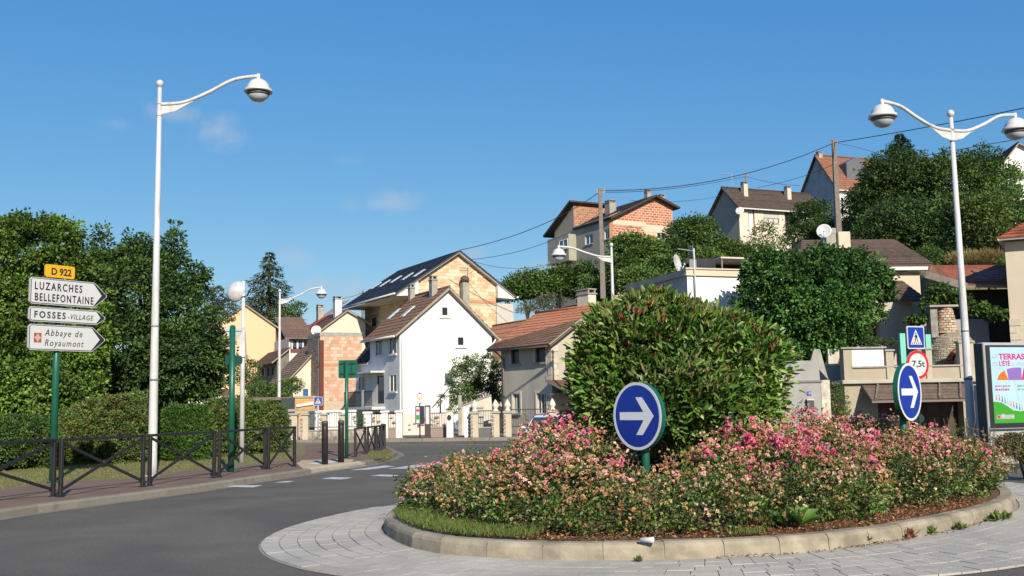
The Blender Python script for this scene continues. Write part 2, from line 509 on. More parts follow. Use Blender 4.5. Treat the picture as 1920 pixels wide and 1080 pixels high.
def asphalt():
    m = mat('asphalt', (.118, .108, .086), (.092, .084, .068), .85, .35, detail=8)
    nt = m.node_tree; N = nt.nodes; L = nt.links; b = N['Principled BSDF']
    tc = N.new('ShaderNodeTexCoord')
    v = N.new('ShaderNodeTexNoise'); v.inputs['Scale'].default_value = 95; v.inputs['Detail'].default_value = 3; v.inputs['Roughness'].default_value = .75
    L.new(tc.outputs['Object'], v.inputs['Vector'])
    cr = N.new('ShaderNodeMapRange'); cr.inputs['From Min'].default_value = .3; cr.inputs['From Max'].default_value = .7
    cr.inputs['To Min'].default_value = .42; cr.inputs['To Max'].default_value = 1.62
    L.new(v.outputs['Fac'], cr.inputs['Value'])
    src = b.inputs['Base Color'].links[0].from_socket
    v2 = N.new('ShaderNodeTexNoise'); v2.inputs['Scale'].default_value = 22; v2.inputs['Detail'].default_value = 5; v2.inputs['Roughness'].default_value = .8
    L.new(tc.outputs['Object'], v2.inputs['Vector'])
    cr2 = N.new('ShaderNodeMapRange'); cr2.inputs['From Min'].default_value = .35; cr2.inputs['From Max'].default_value = .65
    cr2.inputs['To Min'].default_value = .74; cr2.inputs['To Max'].default_value = 1.26
    L.new(v2.outputs['Fac'], cr2.inputs['Value'])
    v3 = N.new('ShaderNodeTexNoise'); v3.inputs['Scale'].default_value = .45; v3.inputs['Detail'].default_value = 4; v3.inputs['Distortion'].default_value = 1.2
    L.new(tc.outputs['Object'], v3.inputs['Vector'])
    cr3 = N.new('ShaderNodeMapRange'); cr3.inputs['From Min'].default_value = .35; cr3.inputs['From Max'].default_value = .65
    cr3.inputs['To Min'].default_value = .86; cr3.inputs['To Max'].default_value = 1.12
    L.new(v3.outputs['Fac'], cr3.inputs['Value'])
    # pale grit: sparse light chippings
    vo = N.new('ShaderNodeTexVoronoi'); vo.inputs['Scale'].default_value = 9
    L.new(tc.outputs['Object'], vo.inputs['Vector'])
    cr4 = N.new('ShaderNodeMapRange'); cr4.inputs['From Min'].default_value = .05; cr4.inputs['From Max'].default_value = .09
    cr4.inputs['To Min'].default_value = 1.7; cr4.inputs['To Max'].default_value = 1.0
    L.new(vo.outputs['Distance'], cr4.inputs['Value'])
    # tyre polished rings round the island
    sx = N.new('ShaderNodeVectorMath'); sx.operation = 'SUBTRACT'; sx.inputs[1].default_value = (1.8, 14.2, 0)
    L.new(tc.outputs['Object'], sx.inputs[0])
    le = N.new('ShaderNodeVectorMath'); le.operation = 'LENGTH'; L.new(sx.outputs[0], le.inputs[0])
    wv = N.new('ShaderNodeMath'); wv.operation = 'SINE'
    ml = N.new('ShaderNodeMath'); ml.operation = 'MULTIPLY'; ml.inputs[1].default_value = 3.6; L.new(le.outputs['Value'], ml.inputs[0]); L.new(ml.outputs[0], wv.inputs[0])
    cr5 = N.new('ShaderNodeMapRange'); cr5.inputs['From Min'].default_value = -1; cr5.inputs['To Min'].default_value = .955; cr5.inputs['To Max'].default_value = 1.035
    L.new(wv.outputs[0], cr5.inputs['Value'])
    for c_ in (cr3, cr4, cr5):
        mk = N.new('ShaderNodeVectorMath'); mk.operation = 'SCALE'
        L.new(src, mk.inputs[0]); L.new(c_.outputs[0], mk.inputs['Scale']); src = mk.outputs[0]
    m2 = N.new('ShaderNodeVectorMath'); m2.operation = 'SCALE'
    L.new(src, m2.inputs[0]); L.new(cr2.outputs[0], m2.inputs['Scale']); src = m2.outputs[0]
    mm = N.new('ShaderNodeVectorMath'); mm.operation = 'SCALE'
    L.new(src, mm.inputs[0]); L.new(cr.outputs[0], mm.inputs['Scale']); L.new(mm.outputs[0], b.inputs['Base Color'])
    bp = N.new('ShaderNodeBump'); bp.inputs['Strength'].default_value = .6; bp.inputs['Distance'].default_value = .008
    L.new(v.outputs['Fac'], bp.inputs['Height']); L.new(bp.outputs[0], b.inputs['Normal'])
    return m
M['asphalt'] = asphalt()
obj('road', flat([(-60, -30), (60, -30), (60, 47.5), (14, 47.5), (-1.2, 47.8), (-60, 52.5)], 0.0), M['asphalt'], kind='structure')

# far pavement in front of the houses, with its kerb
M['old_pavement'] = mat('old_pavement', (.19, .165, .14), (.13, .12, .105), .9, 1.4, bump=.3, bscale=20)
fk = [(-60, 51.2), (-12, 47.5), (-3, 46.6), (3, 46.0), (20, 45.8), (60, 45.8)]
mb = MB(); mb.prism([(p[0], p[1]) for p in fk] + [(60, 60), (-60, 60)], (0, 0, -.05), (1, 0, 0), (0, 1, 0), (0, 0, .17))
obj('far_pavement', mb, M['old_pavement'], kind='structure')
M['kerb_old'] = mat('kerb_concrete', (.165, .15, .12), (.225, .205, .165), .9, 3.0, bump=.35, bscale=30, objrand=.12, stain=((.10, .095, .07), 3, (1, 1, 1), .75))
fkr = resample(catmull([(p[0], p[1], 0) for p in fk], 6), 1.0)
fkroot = thing('far_kerb', None, None); del_keys = ('label', 'category')
for k_ in del_keys:
    if k_ in fkroot: del fkroot[k_]
fkroot['kind'] = 'structure'
for a, b in zip(fkr, fkr[1:]):
    if not (-14 < a.x < 6): continue
    d = (b - a).normalized(); n = Vector((d.y, -d.x, 0))
    q = MB(); q.hexa([a + d * .008 + n * .14, b - d * .008 + n * .14, b - d * .008 - n * .02, a + d * .008 - n * .02],
                     [p + Vector((0, 0, .15)) for p in (a + d * .008 + n * .12, b - d * .008 + n * .12, b - d * .008 - n * .02, a + d * .008 - n * .02)])
    obj('kerbstone', q, M['kerb_old'], fkroot)

# left pavement: kerb line traced from the photograph
E_px = [(-260, 1004), (0, 972), (150, 951), (360, 923), (480, 904), (561, 892), (610, 884), (664, 877), (700, 871), (727, 863), (745, 854), (738, 848), (721, 843), (690, 840), (640, 837)]
edge = [Vector((-8.6, 10, 0)), Vector((-8.4, 13.2, 0))] + [G(*p) for p in E_px[1:]] + [Vector((-9.9, 45.2, 0)), Vector((-16, 46.4, 0)), Vector((-30, 48, 0))]
edge = catmull(edge, 5)
inner = [p for p in edge]
def offset(pts, d):
    out = []
    for i, p in enumerate(pts):
        t = (pts[min(i + 1, len(pts) - 1)] - pts[max(i - 1, 0)]).normalized()
        out.append(p + Vector((-t.y, t.x, 0)) * d)
    return out
KW = .20
pave_edge = offset(edge, KW)
PZ = .12
M['earth'] = mat('dry_earth', (.20, .155, .10), (.13, .10, .065), .95, 3, bump=.5, bscale=20)
mb = MB(); mb.prism([(p.x, p.y) for p in pave_edge] + [(-60, 48), (-60, 8), (-8.9, 8)], (0, 0, -.05), (1, 0, 0), (0, 1, 0), (0, 0, PZ + .05 - .004))
obj('verge_soil', mb, mat('verge_grass_soil', (.13, .13, .05), (.21, .17, .09), .95, 2.2, bump=.5, bscale=18), kind='structure')
M['red_path'] = mat('red_asphalt', (.20, .125, .088), (.15, .096, .07), .9, .9, bump=.35, bscale=60, stain=((.09, .08, .07), 1.4, (1, 1, 1), .5))
# red footpath strip between kerb and grass, widening behind the crossing
near_px = [(0, 918), (105, 905), (264, 896), (340, 884), (453, 874), (549, 861)]
far_line = [Vector((-12.2, 10, 0))] + [G(px, py, PZ) for px, py in near_px] + [G(574, 851, PZ), G(572, 834, PZ)]
kerb_side = [p for p in offset(edge, KW) if p.y < 43.5 and p.y > 8]
red = [(p.x, p.y) for p in kerb_side] + [(p.x, p.y) for p in reversed(far_line)]
obj('red_footpath', flat(red, PZ), M['red_path'], kind='structure')
M['beige'] = mat('beige_resin', (.48, .37, .24), (.40, .31, .20), .9, 2.0, bump=.2, bscale=60)
pad = [G(558, 880, PZ), G(600, 887, PZ), G(652, 877, PZ), G(678, 862, PZ), G(640, 861, PZ), G(566, 863, PZ)]
es = [(a, b) for a, b in zip(edge, pave_edge) if 25.4 < a.y < 28.9 and a.x > -6]
mb = MB(); inn = [b for a, b in es]; n_ = len(inn)
back = [G(676, 862, PZ), G(640, 861, PZ), G(566, 863, PZ), G(556, 869, PZ)]
mb.add([(p.x, p.y, PZ + .005) for p in inn + back], [tuple(range(n_ + 4))])
mb.add([(b.x, b.y, PZ + .005) for a, b in es] + [(a.x + (b.x - a.x) * .05, a.y + (b.y - a.y) * .05, .05) for a, b in es], [(i, i + 1, n_ + i + 1, n_ + i) for i in range(n_ - 1)])
obj('crossing_pad', mb, M['beige'], kind='structure')
pad2 = [G(574, 870, PZ), G(602, 872, PZ), G(640, 865, PZ), G(608, 865, PZ)]
obj('crossing_slab', flat(pad2, PZ + .009), mat('pale_slab', (.62, .60, .54), (.5, .48, .43), .8, 3), kind='structure')
# kerbstones
kroot = link('left_kerb', None, kind='structure')
ks = resample(edge, 1.0)
for i, (a, b) in enumerate(zip(ks, ks[1:])):
    if a.y < 11: continue
    d = (b - a).normalized(); n = Vector((-d.y, d.x, 0)); g = d * .006
    h = PZ + .008 if not (25.3 < a.y < 28.2 and a.x > -6) else .03
    q = MB()
    prof = [(0, -.04), (0, h - .03), (.03, h), (KW - .004, h), (KW - .004, -.04)]
    vs = [a + g + n * p[0] + Vector((0, 0, p[1])) for p in prof] + [b - g + n * p[0] + Vector((0, 0, p[1])) for p in prof]
    m = len(prof); q.add(vs, [tuple(range(m)), tuple(range(2 * m - 1, m - 1, -1))] + [(k, (k + 1) % m, m + (k + 1) % m, m + k) for k in range(m)])
    obj('kerbstone', q, M['kerb_old'], kroot)
mj = MB()
for a, b in zip(ks, ks[1:]):
    if a.y < 11: continue
    d = (b - a).normalized(); n = Vector((-d.y, d.x, 0))
    mj.bar(a + n * .105 - Vector((0, 0, 0)), b + n * .105, .17, .18)
obj('mortar', mj, mat('mortar', (.42, .39, .33), (.3, .28, .24), .95, 8), kroot)
# concrete channel at the foot of the kerb
ch = offset(edge, -.22)
mb = MB()
for a, b, c, d in zip(edge, edge[1:], ch[1:], ch):
    if a.y < 11: continue
    mb.add([(a.x, a.y, .004), (b.x, b.y, .004), (c.x, c.y, .004), (d.x, d.y, .004)], [(0, 1, 2, 3)])
obj('gutter_channel', mb, mat('gutter_concrete', (.22, .195, .155), (.15, .135, .11), .9, 2.2, bump=.2), kind='structure')

# ---------------------------------------------------------------- painted markings
M['road_white'] = mat('road_paint', (.66, .66, .64), (.30, .295, .285), .7, 7.0, detail=8)
def zone(n): return n
for q in [[(420, 913), (438, 910), (492, 910.5), (474, 914.5)], [(513, 905.5), (535, 902.5), (553, 902.5), (540, 905)], [(602, 898), (622, 895), (663, 896), (640, 899.5)],
          [(693, 892.5), (716, 890), (752, 891.5), (732, 894)],
          [(655, 882), (722, 873), (741, 875), (690, 881)], [(726, 879.5), (782, 871.5), (806, 872), (765, 879)]]:
    p = [G(*c) for c in q]
    obj('painted_dash', flat(p, .006), M['road_white'], kind='structure')
ln = catmull([(-30, 46.9, 0), (-12, 44.9, 0), (-6, 43.6, 0), (-2, 42.0, 0), (1.0, 40.4, 0), (6, 38, 0)], 8)
l1 = offset(ln, .06); l2 = offset(ln, -.06)
mb = MB()
for a, b, c, d in zip(l1, l1[1:], l2[1:], l2):
    mb.add([(a.x, a.y, .006), (b.x, b.y, .006), (c.x, c.y, .006), (d.x, d.y, .006)], [(0, 1, 2, 3)])
obj('painted_edge_line', mb, M['road_white'], kind='structure')

# ================================================================ roundabout island
CX, CY = 2.6, 15.0
kpts = [(-1.72, 13.7), (-1.5, 12.77), (-1.19, 11.95), (-0.67, 11.28), (0.17, 10.86), (0.97, 10.70), (1.88, 10.72), (2.92, 10.98), (3.75, 11.42), (4.54, 12.03), (5.4, 12.85), (6.4, 13.94), (7.2, 15.21),
        (7.75, 16.8), (7.6, 18.4), (6.6, 19.8), (5, 20.7), (3, 20.9), (1.0, 20.2), (-.5, 18.9), (-1.35, 17.1), (-1.72, 15.3)]
KC = catmull([(x, y, 0) for x, y in kpts], 10, True)
apts = [(-1.9, 17.4), (-2.47, 16.2), (-2.84, 15.1), (-3.05, 14.15), (-3.1, 13.25), (-3.01, 12.4), (-2.76, 11.6), (-2.41, 10.95), (-1.9, 10.3), (-.9, 9.55), (.4, 9.1), (1.9, 9.05), (3.7, 9.45), (4.9, 10.05), (6.4, 11.2), (8.0, 13.0),
        (9.1, 15.2), (9.3, 17.6), (8.6, 20), (6.6, 21.9), (3.8, 22.6), (1, 21.9), (-.9, 20.2)]
AC = catmull([(x, y, 0) for x, y in apts], 10, True)
def polar(pts):
    t = [(math.atan2(p.y - CY, p.x - CX) % (2 * math.pi), math.hypot(p.x - CX, p.y - CY)) for p in pts]
    t.sort(); ang = np.array([a for a, _ in t]); r = np.array([b for _, b in t])
    ang = np.concatenate([ang - 2 * math.pi, ang, ang + 2 * math.pi]); r = np.concatenate([r, r, r])
    return lambda th: float(np.interp(th % (2 * math.pi), ang, r))
rk, ra = polar(KC), polar(AC)
def pol(r, th, z=0.0): return Vector((CX + r * math.cos(th), CY + r * math.sin(th), z))
N_ = 180
mb = MB(); ring = []
for k in range(N_):
    th = 2 * math.pi * k / N_
    ring += [pol(rk(th) - .1, th, .012), pol(ra(th), th, .006)]
fs = [(2 * k, 2 * k + 1, (2 * k + 3) % (2 * N_), (2 * k + 2) % (2 * N_)) for k in range(N_)]
mb.add(ring, fs)
apron = obj('paved_apron', mb, mat('apron_mortar', (.32, .305, .27), (.22, .21, .19), .9, 5, bump=.3, bscale=40), kind='structure')
M['paver'] = mat('pale_paver', (.46, .43, .36), (.33, .31, .265), .85, .8, bump=.4, bscale=35, objrand=.05, stain=((.25, .245, .235), .5, (1, 1, 1), .7))
rows = 7
stuffp = MB(); cnt = 0
for r in range(rows):
    th = rad(150) + r * .03
    while th < rad(150) + 2 * math.pi - .02:
        rr0 = rk(th) + .03; rr1 = ra(th) - .02
        f0 = rr0 + (rr1 - rr0) * r / rows; f1 = rr0 + (rr1 - rr0) * (r + 1) / rows
        dth = (.235 + rng.uniform(-.02, .02)) / f0
        def pt(ff, t, z):
            a0 = rk(t) + .03; a1 = ra(t) - .02
            return pol(a0 + (a1 - a0) * ff, t, z)
        g = .0045 / f0; gr = .0035
        vis = rad(222) < th < rad(312)
        sub = 2
        z = .022 + rng.uniform(-.0025, .0025)
        tl = [th + g + (dth - 2 * g) * k / sub for k in range(sub + 1)]
        top = [pt(r / rows + gr, t, z) for t in tl] + [pt((r + 1) / rows - gr, t, z) for t in reversed(tl)]
        bot = [Vector((p.x, p.y, 0.0)) for p in top]
        m = len(top)
        fcs = [tuple(range(m))] + [(k, m + k, m + (k + 1) % m, (k + 1) % m) for k in range(m)]
        if vis and cnt < 300:
            q = MB(); q.add(top + bot, fcs); obj('paver', q, M['paver'], apron); cnt += 1
        else:
            stuffp.add(top + bot, fcs)
        th += dth
obj('pavers', stuffp, M['paver'], apron, kind='stuff')

# island kerbstones
M['kerb_new'] = mat('island_kerb_concrete', (.36, .315, .235), (.215, .185, .135), .9, 3.2, bump=.3, bscale=40, objrand=.08, stain=((.14, .12, .09), 2.8, (1, 1, 1.6), .9))
ik = link('island_kerb', None, kind='structure')
st = resample(KC, .62, True); n = len(st)
KH = .185; KT = .21
core = MB()
for i in range(n):
    a, b = st[i], st[(i + 1) % n]
    pa, pb = st[i - 1], st[(i + 2) % n]
    na = (b - pa); na = Vector((-na.y, na.x, 0)).normalized(); nb = (pb - a); nb = Vector((-nb.y, nb.x, 0)).normalized()   # inwards (curve runs anticlockwise)
    d = (b - a).normalized(); g = d * .006
    hz = KH + rng.uniform(-.008, .006)
    prof = [(0, -.02), (.012, hz - .05), (.028, hz - .018), (.06, hz), (KT, hz), (KT, -.02)]
    A = [a + g + na * p[0] + Vector((0, 0, p[1])) for p in prof]; B = [b - g + nb * p[0] + Vector((0, 0, p[1])) for p in prof]
    m = len(prof); q = MB()
    q.add(A + B, [tuple(range(m)), tuple(range(2 * m - 1, m - 1, -1))] + [(k, (k + 1) % m, m + (k + 1) % m, m + k) for k in range(m)])
    obj('kerbstone', q, M['kerb_new'], ik)
    cp = [(.012, -.02), (.024, hz - .055), (.065, hz - .008), (KT - .01, hz - .008), (KT - .01, -.02)]
    A = [a - d * .02 + na * p[0] + Vector((0, 0, p[1])) for p in cp]; B = [a + d * .02 + na * p[0] + Vector((0, 0, p[1])) for p in cp]
    m = len(cp); core.add(A + B, [tuple(range(m)), tuple(range(2 * m - 1, m - 1, -1))] + [(k, (k + 1) % m, m + (k + 1) % m, m + k) for k in range(m)])
obj('mortar', core, mat('pale_mortar', (.36, .32, .25), (.26, .23, .18), .95, 8), ik)
# bed soil, domed
M['mulch'] = mat('bark_mulch', (.16, .085, .045), (.08, .045, .028), .95, 9, bump=.9, bscale=45)
def bed_h(r, R): return .17 + .22 * sstep((1 - r / R) * 2.2)
mb = MB(); vs = [(CX, CY, .42)]; rings = 8
for j in range(1, rings + 1):
    for k in range(90):
        th = 2 * math.pi * k / 90; R = rk(th) - .17; r = R * j / rings
        vs.append(tuple(pol(r, th, bed_h(r, R) if j < rings else .165)))
fs = [(0, 1 + k, 1 + (k + 1) % 90) for k in range(90)]
for j in range(rings - 1):
    for k in range(90):
        a = 1 + j * 90 + k; b = 1 + j * 90 + (k + 1) % 90
        fs.append((a, b, b + 90, a + 90))
mb.add(vs, fs, None, True)
obj('island_soil', mb, M['mulch'], kind='structure')

# ================================================================ barriers and bollards
BAR = 'black cross-braced pedestrian barriers along the pavement edge'
def barrier(p0, p1, label, h=1.0):
    p0 = Vector((p0.x, p0.y, PZ)); p1 = Vector((p1.x, p1.y, PZ))
    L = (p1 - p0).length; az = math.atan2(p1.y - p0.y, p1.x - p0.x)
    t = thing('pedestrian_barrier', label, 'barrier', p0, az, BAR)
    w = .066
    for x in (0, L):
        q = MB(); q.cbox(x - w / 2, x + w / 2, -w / 2, w / 2, 0, h - .03, .006)
        obj('post', q, M['black_iron'], t)
        q = MB(); q.cbox(x - w * .9, x + w * .9, -w * .9, w * .9, 0, .012, .003); obj('foot_plate', q, M['black_iron'], t)
    q = MB(); q.cbox(-.03, L + .03, -.036, .036, h - .04, h + .012, .008); obj('top_rail', q, M['black_iron'], t)
    for s, (a, b) in enumerate((((.03, 0, .13), (L - .03, 0, h - .06)), ((.03, 0, h - .06), (L - .03, 0, .13)))):
        y = .012 if s else -.012
        q = MB(); q.bar((a[0], y, a[2]), (b[0], y, b[2]), .03, .048); obj('brace', q, M['black_iron'], t)
    q = MB(); q.tube([(L / 2, -.035, (h + .07) / 2), (L / 2, .035, (h + .07) / 2)], .045, 12); obj('boss', q, M['black_iron'], t)
    return t
gp = lambda px, py: G(px, py, PZ)
barrier(gp(-150, 964), gp(99, 931), 'black barrier leftmost in the row, cut by the photo edge, left of the direction signpost')
barrier(gp(113, 932), gp(267, 913), 'longest black barrier between the direction signpost and the tall near street lamp')
barrier(gp(280, 911), gp(401, 896), 'black barrier standing directly in front of the foot of the tall near street lamp')
barrier(gp(411, 895), gp(496, 880), 'black barrier crossed by the thick green pole and the mirror pole behind it')
barrier(gp(503, 880), gp(552, 875), 'short black barrier at the end of the row beside the beige crossing pad')
c2 = [(666, 857), (685, 851.5), (690, 850.5), (703, 848), (706, 847), (713, 845), (715, 844), (720, 841.5)]
for (a, b), lb in zip(zip(c2[::2], c2[1::2]), ['black barrier right behind the green signpost on the pavement tip', 'second black barrier after the green signpost, rounding the tip', 'third black barrier on the rounded pavement tip, seen almost edge on', 'farthest black barrier at the end of the pavement tip']):
    barrier(gp(*a), gp(*b), lb, .84)
# two further panels run back behind, seen end on
p8 = gp(720, 841.5)
barrier(p8 + Vector((.02, .15, 0)), p8 + Vector((-.25, 1.5, 0)), 'black barrier seen end on behind the pavement tip, towards the far road', .84)
for (px, py, lb) in [(609, 871, 'black bollard nearer the road on the beige crossing pad'), (639.5, 867, 'black bollard on the crossing pad next to the green signpost')]:
    p = gp(px, py)
    t = thing('bollard', lb, 'bollard', p, 0, 'two bollards on the crossing pad')
    q = MB(); q.lathe([(.001, 0), (.085, 0), (.083, .9), (.083, 1.02), (.001, 1.02)], n=20); obj('post', q, M['black_iron'], t)
    q = MB(); q.lathe([(.001, 1.022), (.088, 1.022), (.088, 1.09), (.07, 1.12), (.001, 1.13)], n=20); obj('cap', q, mat('bollard_cap', (.05, .045, .042), (.08, .07, .06), .5, 8), t)

# ================================================================ street lamps
M['lamp_white'] = mat('lamp_white_paint', (.56, .56, .56), (.46, .46, .46), .42, 2.0, spec=.4, stain=((.24, .22, .19), 4.0, (1.5, 1.5, .35), .55))
M['lamp_grey'] = mat('lamp_silver_paint', (.62, .62, .60), (.55, .55, .53), .35, 3.0, metal=.1)
M['bowl'] = mat('lamp_bowl', (.50, .55, .60), (.40, .44, .48), .10, 6.0, spec=.7)
M['sign_grey_edge_dark'] = mat('steel_band', (.20, .20, .21), (.12, .12, .12), .5, 20)
M['reflector'] = mat('lamp_reflector', (.10, .095, .085), rough=.5)
def lamp(label, base, H, arms, r0=.108, r1=.047, za=-.5, rise=.67):
    t = thing('street_lamp', label, 'street lamp', base, 0, 'white street lamps with curved arms')
    q = MB(); q.tube([(0, 0, 0), (0, 0, .25), (0, 0, H * .5), (0, 0, H - .1)], [r0, r0 * .97, (r0 + r1) / 2, r1], 20)
    q.lathe([(.001, 0), (r0 * 1.5, 0), (r0 * 1.5, .02), (r0, .03)], n=20); obj('pole', q, M['lamp_white'], t)
    q = MB(); q.lathe([(.03, -.09), (.075, -.05), (.088, 0), (.075, .05), (.04, .08), (.001, .09)], (0, 0, H), 16); obj('finial', q, M['lamp_white'], t)
    q = MB(); q.box(r0 * .93, r0 * .93 + .012, -.045, .045, .55, .95); obj('access_door', q, M['lamp_grey'], t).rotation_euler = (0, 0, -1.2)
    for zb_, hb, mb_ in ((H * .235, .045, M['sign_grey_edge_dark']), (H * .37, .03, M['sign_grey_edge_dark'])):
        rr_ = r0 + (r1 - r0) * zb_ / H + .008
        q = MB(); q.lathe([(rr_ - .006, 0), (rr_, .005), (rr_, hb), (rr_ - .006, hb + .005)], (0, 0, zb_), 20); obj('band', q, mb_, t)
    for az, La in arms:
        z0 = H + za; c, s = math.cos(az), math.sin(az)
        D = lambda x, z, y=0: Vector((c * x - s * y, s * x + c * y, z))
        path = catmull([D(.03, z0), D(La * .25, z0 + .07 * rise), D(La * .5, z0 + .42 * rise), D(La * .75, z0 + .86 * rise), D(La, z0 + rise)], 7)
        q = MB(); q.tube(path, .042, 12); a = obj('arm', q, M['lamp_white'], t)
        q = MB(); f = [(.05, -.005), (La * .35, .10 * rise), (La * .28, -.02 * rise), (La * .16, -.17), (.05, -.24)]
        q.prism(f, D(0, z0, -.008), D(1, 0) - D(0, 0), (0, 0, 1), D(0, 0, .016) - D(0, 0)); obj('bracket', q, M['lamp_white'], a)
        q = MB()
        for zz in (z0 + .02, z0 - .26): q.lathe([(r1 * 1.0, -.025), (r1 * 1.35, -.02), (r1 * 1.35, .02), (r1, .025)], (0, 0, zz), 16)
        obj('clamp', q, M['lamp_white'], a)
        hc = D(La + .02, z0 + rise)
        q = MB(); q.lathe([(0.001, 0.055), (0.041, 0.046), (0.046, -0.028), (0.037, -0.092)], hc, 12)
        q.lathe([(0.037, -0.074), (0.11, -0.092), (0.184, -0.138), (0.239, -0.212), (0.262, -0.276), (0.267, -0.304), (0.317, -0.331), (0.331, -0.396), (0.317, -0.4), (0.248, -0.377), (0.001, -0.368)], hc, 28)
        hd = obj('lamp_head', q, M['lamp_grey'], t)
        q = MB(); q.lathe([(0.262, -0.382), (0.258, -0.432), (0.23, -0.515), (0.175, -0.58), (0.092, -0.621), (0.001, -0.63)], hc, 28); obj('bowl', q, M['bowl'], hd)
        q = MB(); q.lathe([(0.264, -0.405), (0.266, -0.405), (0.261, -0.451), (0.25, -0.478), (0.248, -0.46), (0.258, -0.423)], hc, 28); obj('reflector_band', q, M['reflector'], hd)
    return t
def lamp_at(label, px, pybase, ytop, arms, zb=0.0, Y=None, **k):
    p = G(px, pybase, zb) if Y is None else at(px, pybase, Y)
    if Y is not None: p.z = zb
    top = at(px, ytop, p.y)
    # the pole stands upright on its base; the top is read at the base distance
    return lamp(label, p, top.z - zb, arms, **k)
lamp_at('tall white street lamp with one arm, nearest on the left behind the black barriers', 285, 893, 157, [(rad(2), 2.28)], zb=PZ)
lamp_at('white street lamp with two arms standing behind the rose bed beside the poster panel', 1826, 872, 212, [(rad(200.5), 2.0), (rad(20.5), 2.0)], za=-.42, rise=.55, r0=.108)
lamp_at('white street lamp with one arm in front of the cream houses', 523, 800, 545, [(rad(5), 2.25)], Y=57, zb=.1)
lamp_at('white street lamp with arm pointing left, half hidden behind the big island shrub', 1156, 800, 459, [(rad(184), 2.2)], Y=43, zb=.1, rise=.45)

# ================================================================ traffic mirror pole
p = G(453, 868, PZ)
mp_ = thing('traffic_mirror', 'white pole with a round convex mirror seen from behind', 'traffic mirror', p)
Hm = at(457, 527, p.y).z - PZ
q = MB(); q.tube([(0, 0, 0), (0, 0, Hm)], [.075, .045], 16); obj('pole', q, M['lamp_white'], mp_)
q = MB(); q.hexa([(-.09, -.09, 2.9), (.09, -.09, 2.9), (.09, .09, 2.9), (-.09, .09, 2.9)], [(-.055, -.055, 3.6), (.055, -.055, 3.6), (.055, .055, 3.6), (-.055, .055, 3.6)]); obj('collar', q, M['lamp_white'], mp_)
q = MB(); q.lathe([(.001, .16), (.12, .15), (.22, .11), (.29, .04), (.31, -.02), (.30, -.05), (.001, -.06)], n=28)
mr = obj('mirror_dish', q, M['lamp_white'], mp_, (-.24, .10, Hm - .28)); mr.rotation_euler = (rad(78), 0, rad(-28))
q = MB(); q.bar((-.22, -.02, Hm - .5), (.12, -.05, Hm - .42), .03); q.bar((.12, -.05, Hm - .42), (.2, .05, Hm - .2), .03); q.bar((-.06, 0, Hm - .1), (-.06, 0, Hm - .5), .03)
obj('bracket', q, M['black_iron'], mp_)

# ================================================================ signs on green posts
M['sign_white'] = mat('sign_white', (.52, .535, .53), (.49, .50, .50), .35, 2, spec=.5)
M['sign_blue'] = mat('sign_blue', (.004, .030, .30), (.004, .026, .26), .45, 2, spec=.5)
M['sign_grey_edge'] = mat('sign_edge_grey', (.42, .42, .44), rough=.45)
M['sign_black'] = mat('sign_black', (.02, .02, .025), rough=.45)
M['sign_red'] = mat('sign_red', (.55, .015, .02), rough=.35)
M['sign_yellow'] = mat('sign_yellow', (.62, .34, .01), rough=.4)
M['sign_back'] = mat('sign_back_grey', (.42, .44, .45), (.36, .38, .39), .5, 3)

# direction signs, left
b0 = G(96, 905, PZ)
fr = Frame('direction_signpost', 'green post with yellow road number plate and three white arrow signs', 'direction sign', 101, b0.y, 0, PZ)
s_root = fr.root
s_root.rotation_euler[2] = fr.az = rad(55.5)
fr.o = Vector((b0.x + .07, b0.y, PZ)); s_root.location = fr.o
fr.R = Matrix.Rotation(fr.az, 3, 'Z'); fr.Ri = fr.R.transposed()
q = MB(); q.tube([(0, .075, 0), (0, .075, 4.72 - PZ)], .07, 20); obj('post', q, M['green_post'], s_root)
q = MB(); q.lathe([(.001, 0), (.12, 0), (.12, .02), (.07, .04)], (0, .075, 0), 20); obj('base_collar', q, M['green_post'], s_root)
def arrow_panel(x0, x1, z0, z1, tip, name='arrow_panel'):
    h = z1 - z0; zm = (z0 + z1) / 2
    def outl(e):
        r = .05 - e * .5
        return [(x0 + e, z0 + e + r), (x0 + e + r, z0 + e), (x1 - tip - e * .2, z0 + e), (x1 - e * 1.3, zm - .02), (x1 - e * 1.3, zm + .02), (x1 - tip - e * .2, z1 - e), (x0 + e + r, z1 - e), (x0 + e, z1 - e - r)]
    q = MB(); q.prism(outl(0), (0, -.045, 0), (1, 0, 0), (0, 0, 1), (0, .05, 0)); p = obj(name, q, M['sign_grey_edge'], s_root)
    q = MB(); q.prism(outl(.016), (0, -.048, 0), (1, 0, 0), (0, 0, 1), (0, .006, 0)); obj('border', q, M['sign_black'], p)
    o2 = [(x0 + .03, z0 + .06), (x0 + .06, z0 + .03), (x1 - tip - .02, z0 + .03), (x1 - tip * .45 - .03, zm), (x1 - tip - .02, z1 - .03), (x0 + .06, z1 - .03), (x0 + .03, z1 - .06)]
    if tip > .2: o2[3] = (x1 - tip * .42, zm)
    q = MB(); q.prism(o2, (0, -.051, 0), (1, 0, 0), (0, 0, 1), (0, .006, 0)); obj('face', q, M['sign_white'], p)
    return p
A = fr.grect(53, 572, 198, 519); xL = A[0]; xR = fr.g(198, 560)[0]
zt1 = fr.g(57, 519)[1]; zb1 = fr.g(53, 569)[1]
zt2 = fr.g(53, 574)[1]; zb2 = fr.g(52, 602)[1]
zt3 = fr.g(52, 607)[1]; zb3 = fr.g(50, 656)[1]
P1 = arrow_panel(xL, xR, zb1, zt1, .32); P2 = arrow_panel(xL, xR - .03, zb2, zt2, .2); P3 = arrow_panel(xL, xR - .02, zb3, zt3, .32)
W_ = xR - xL
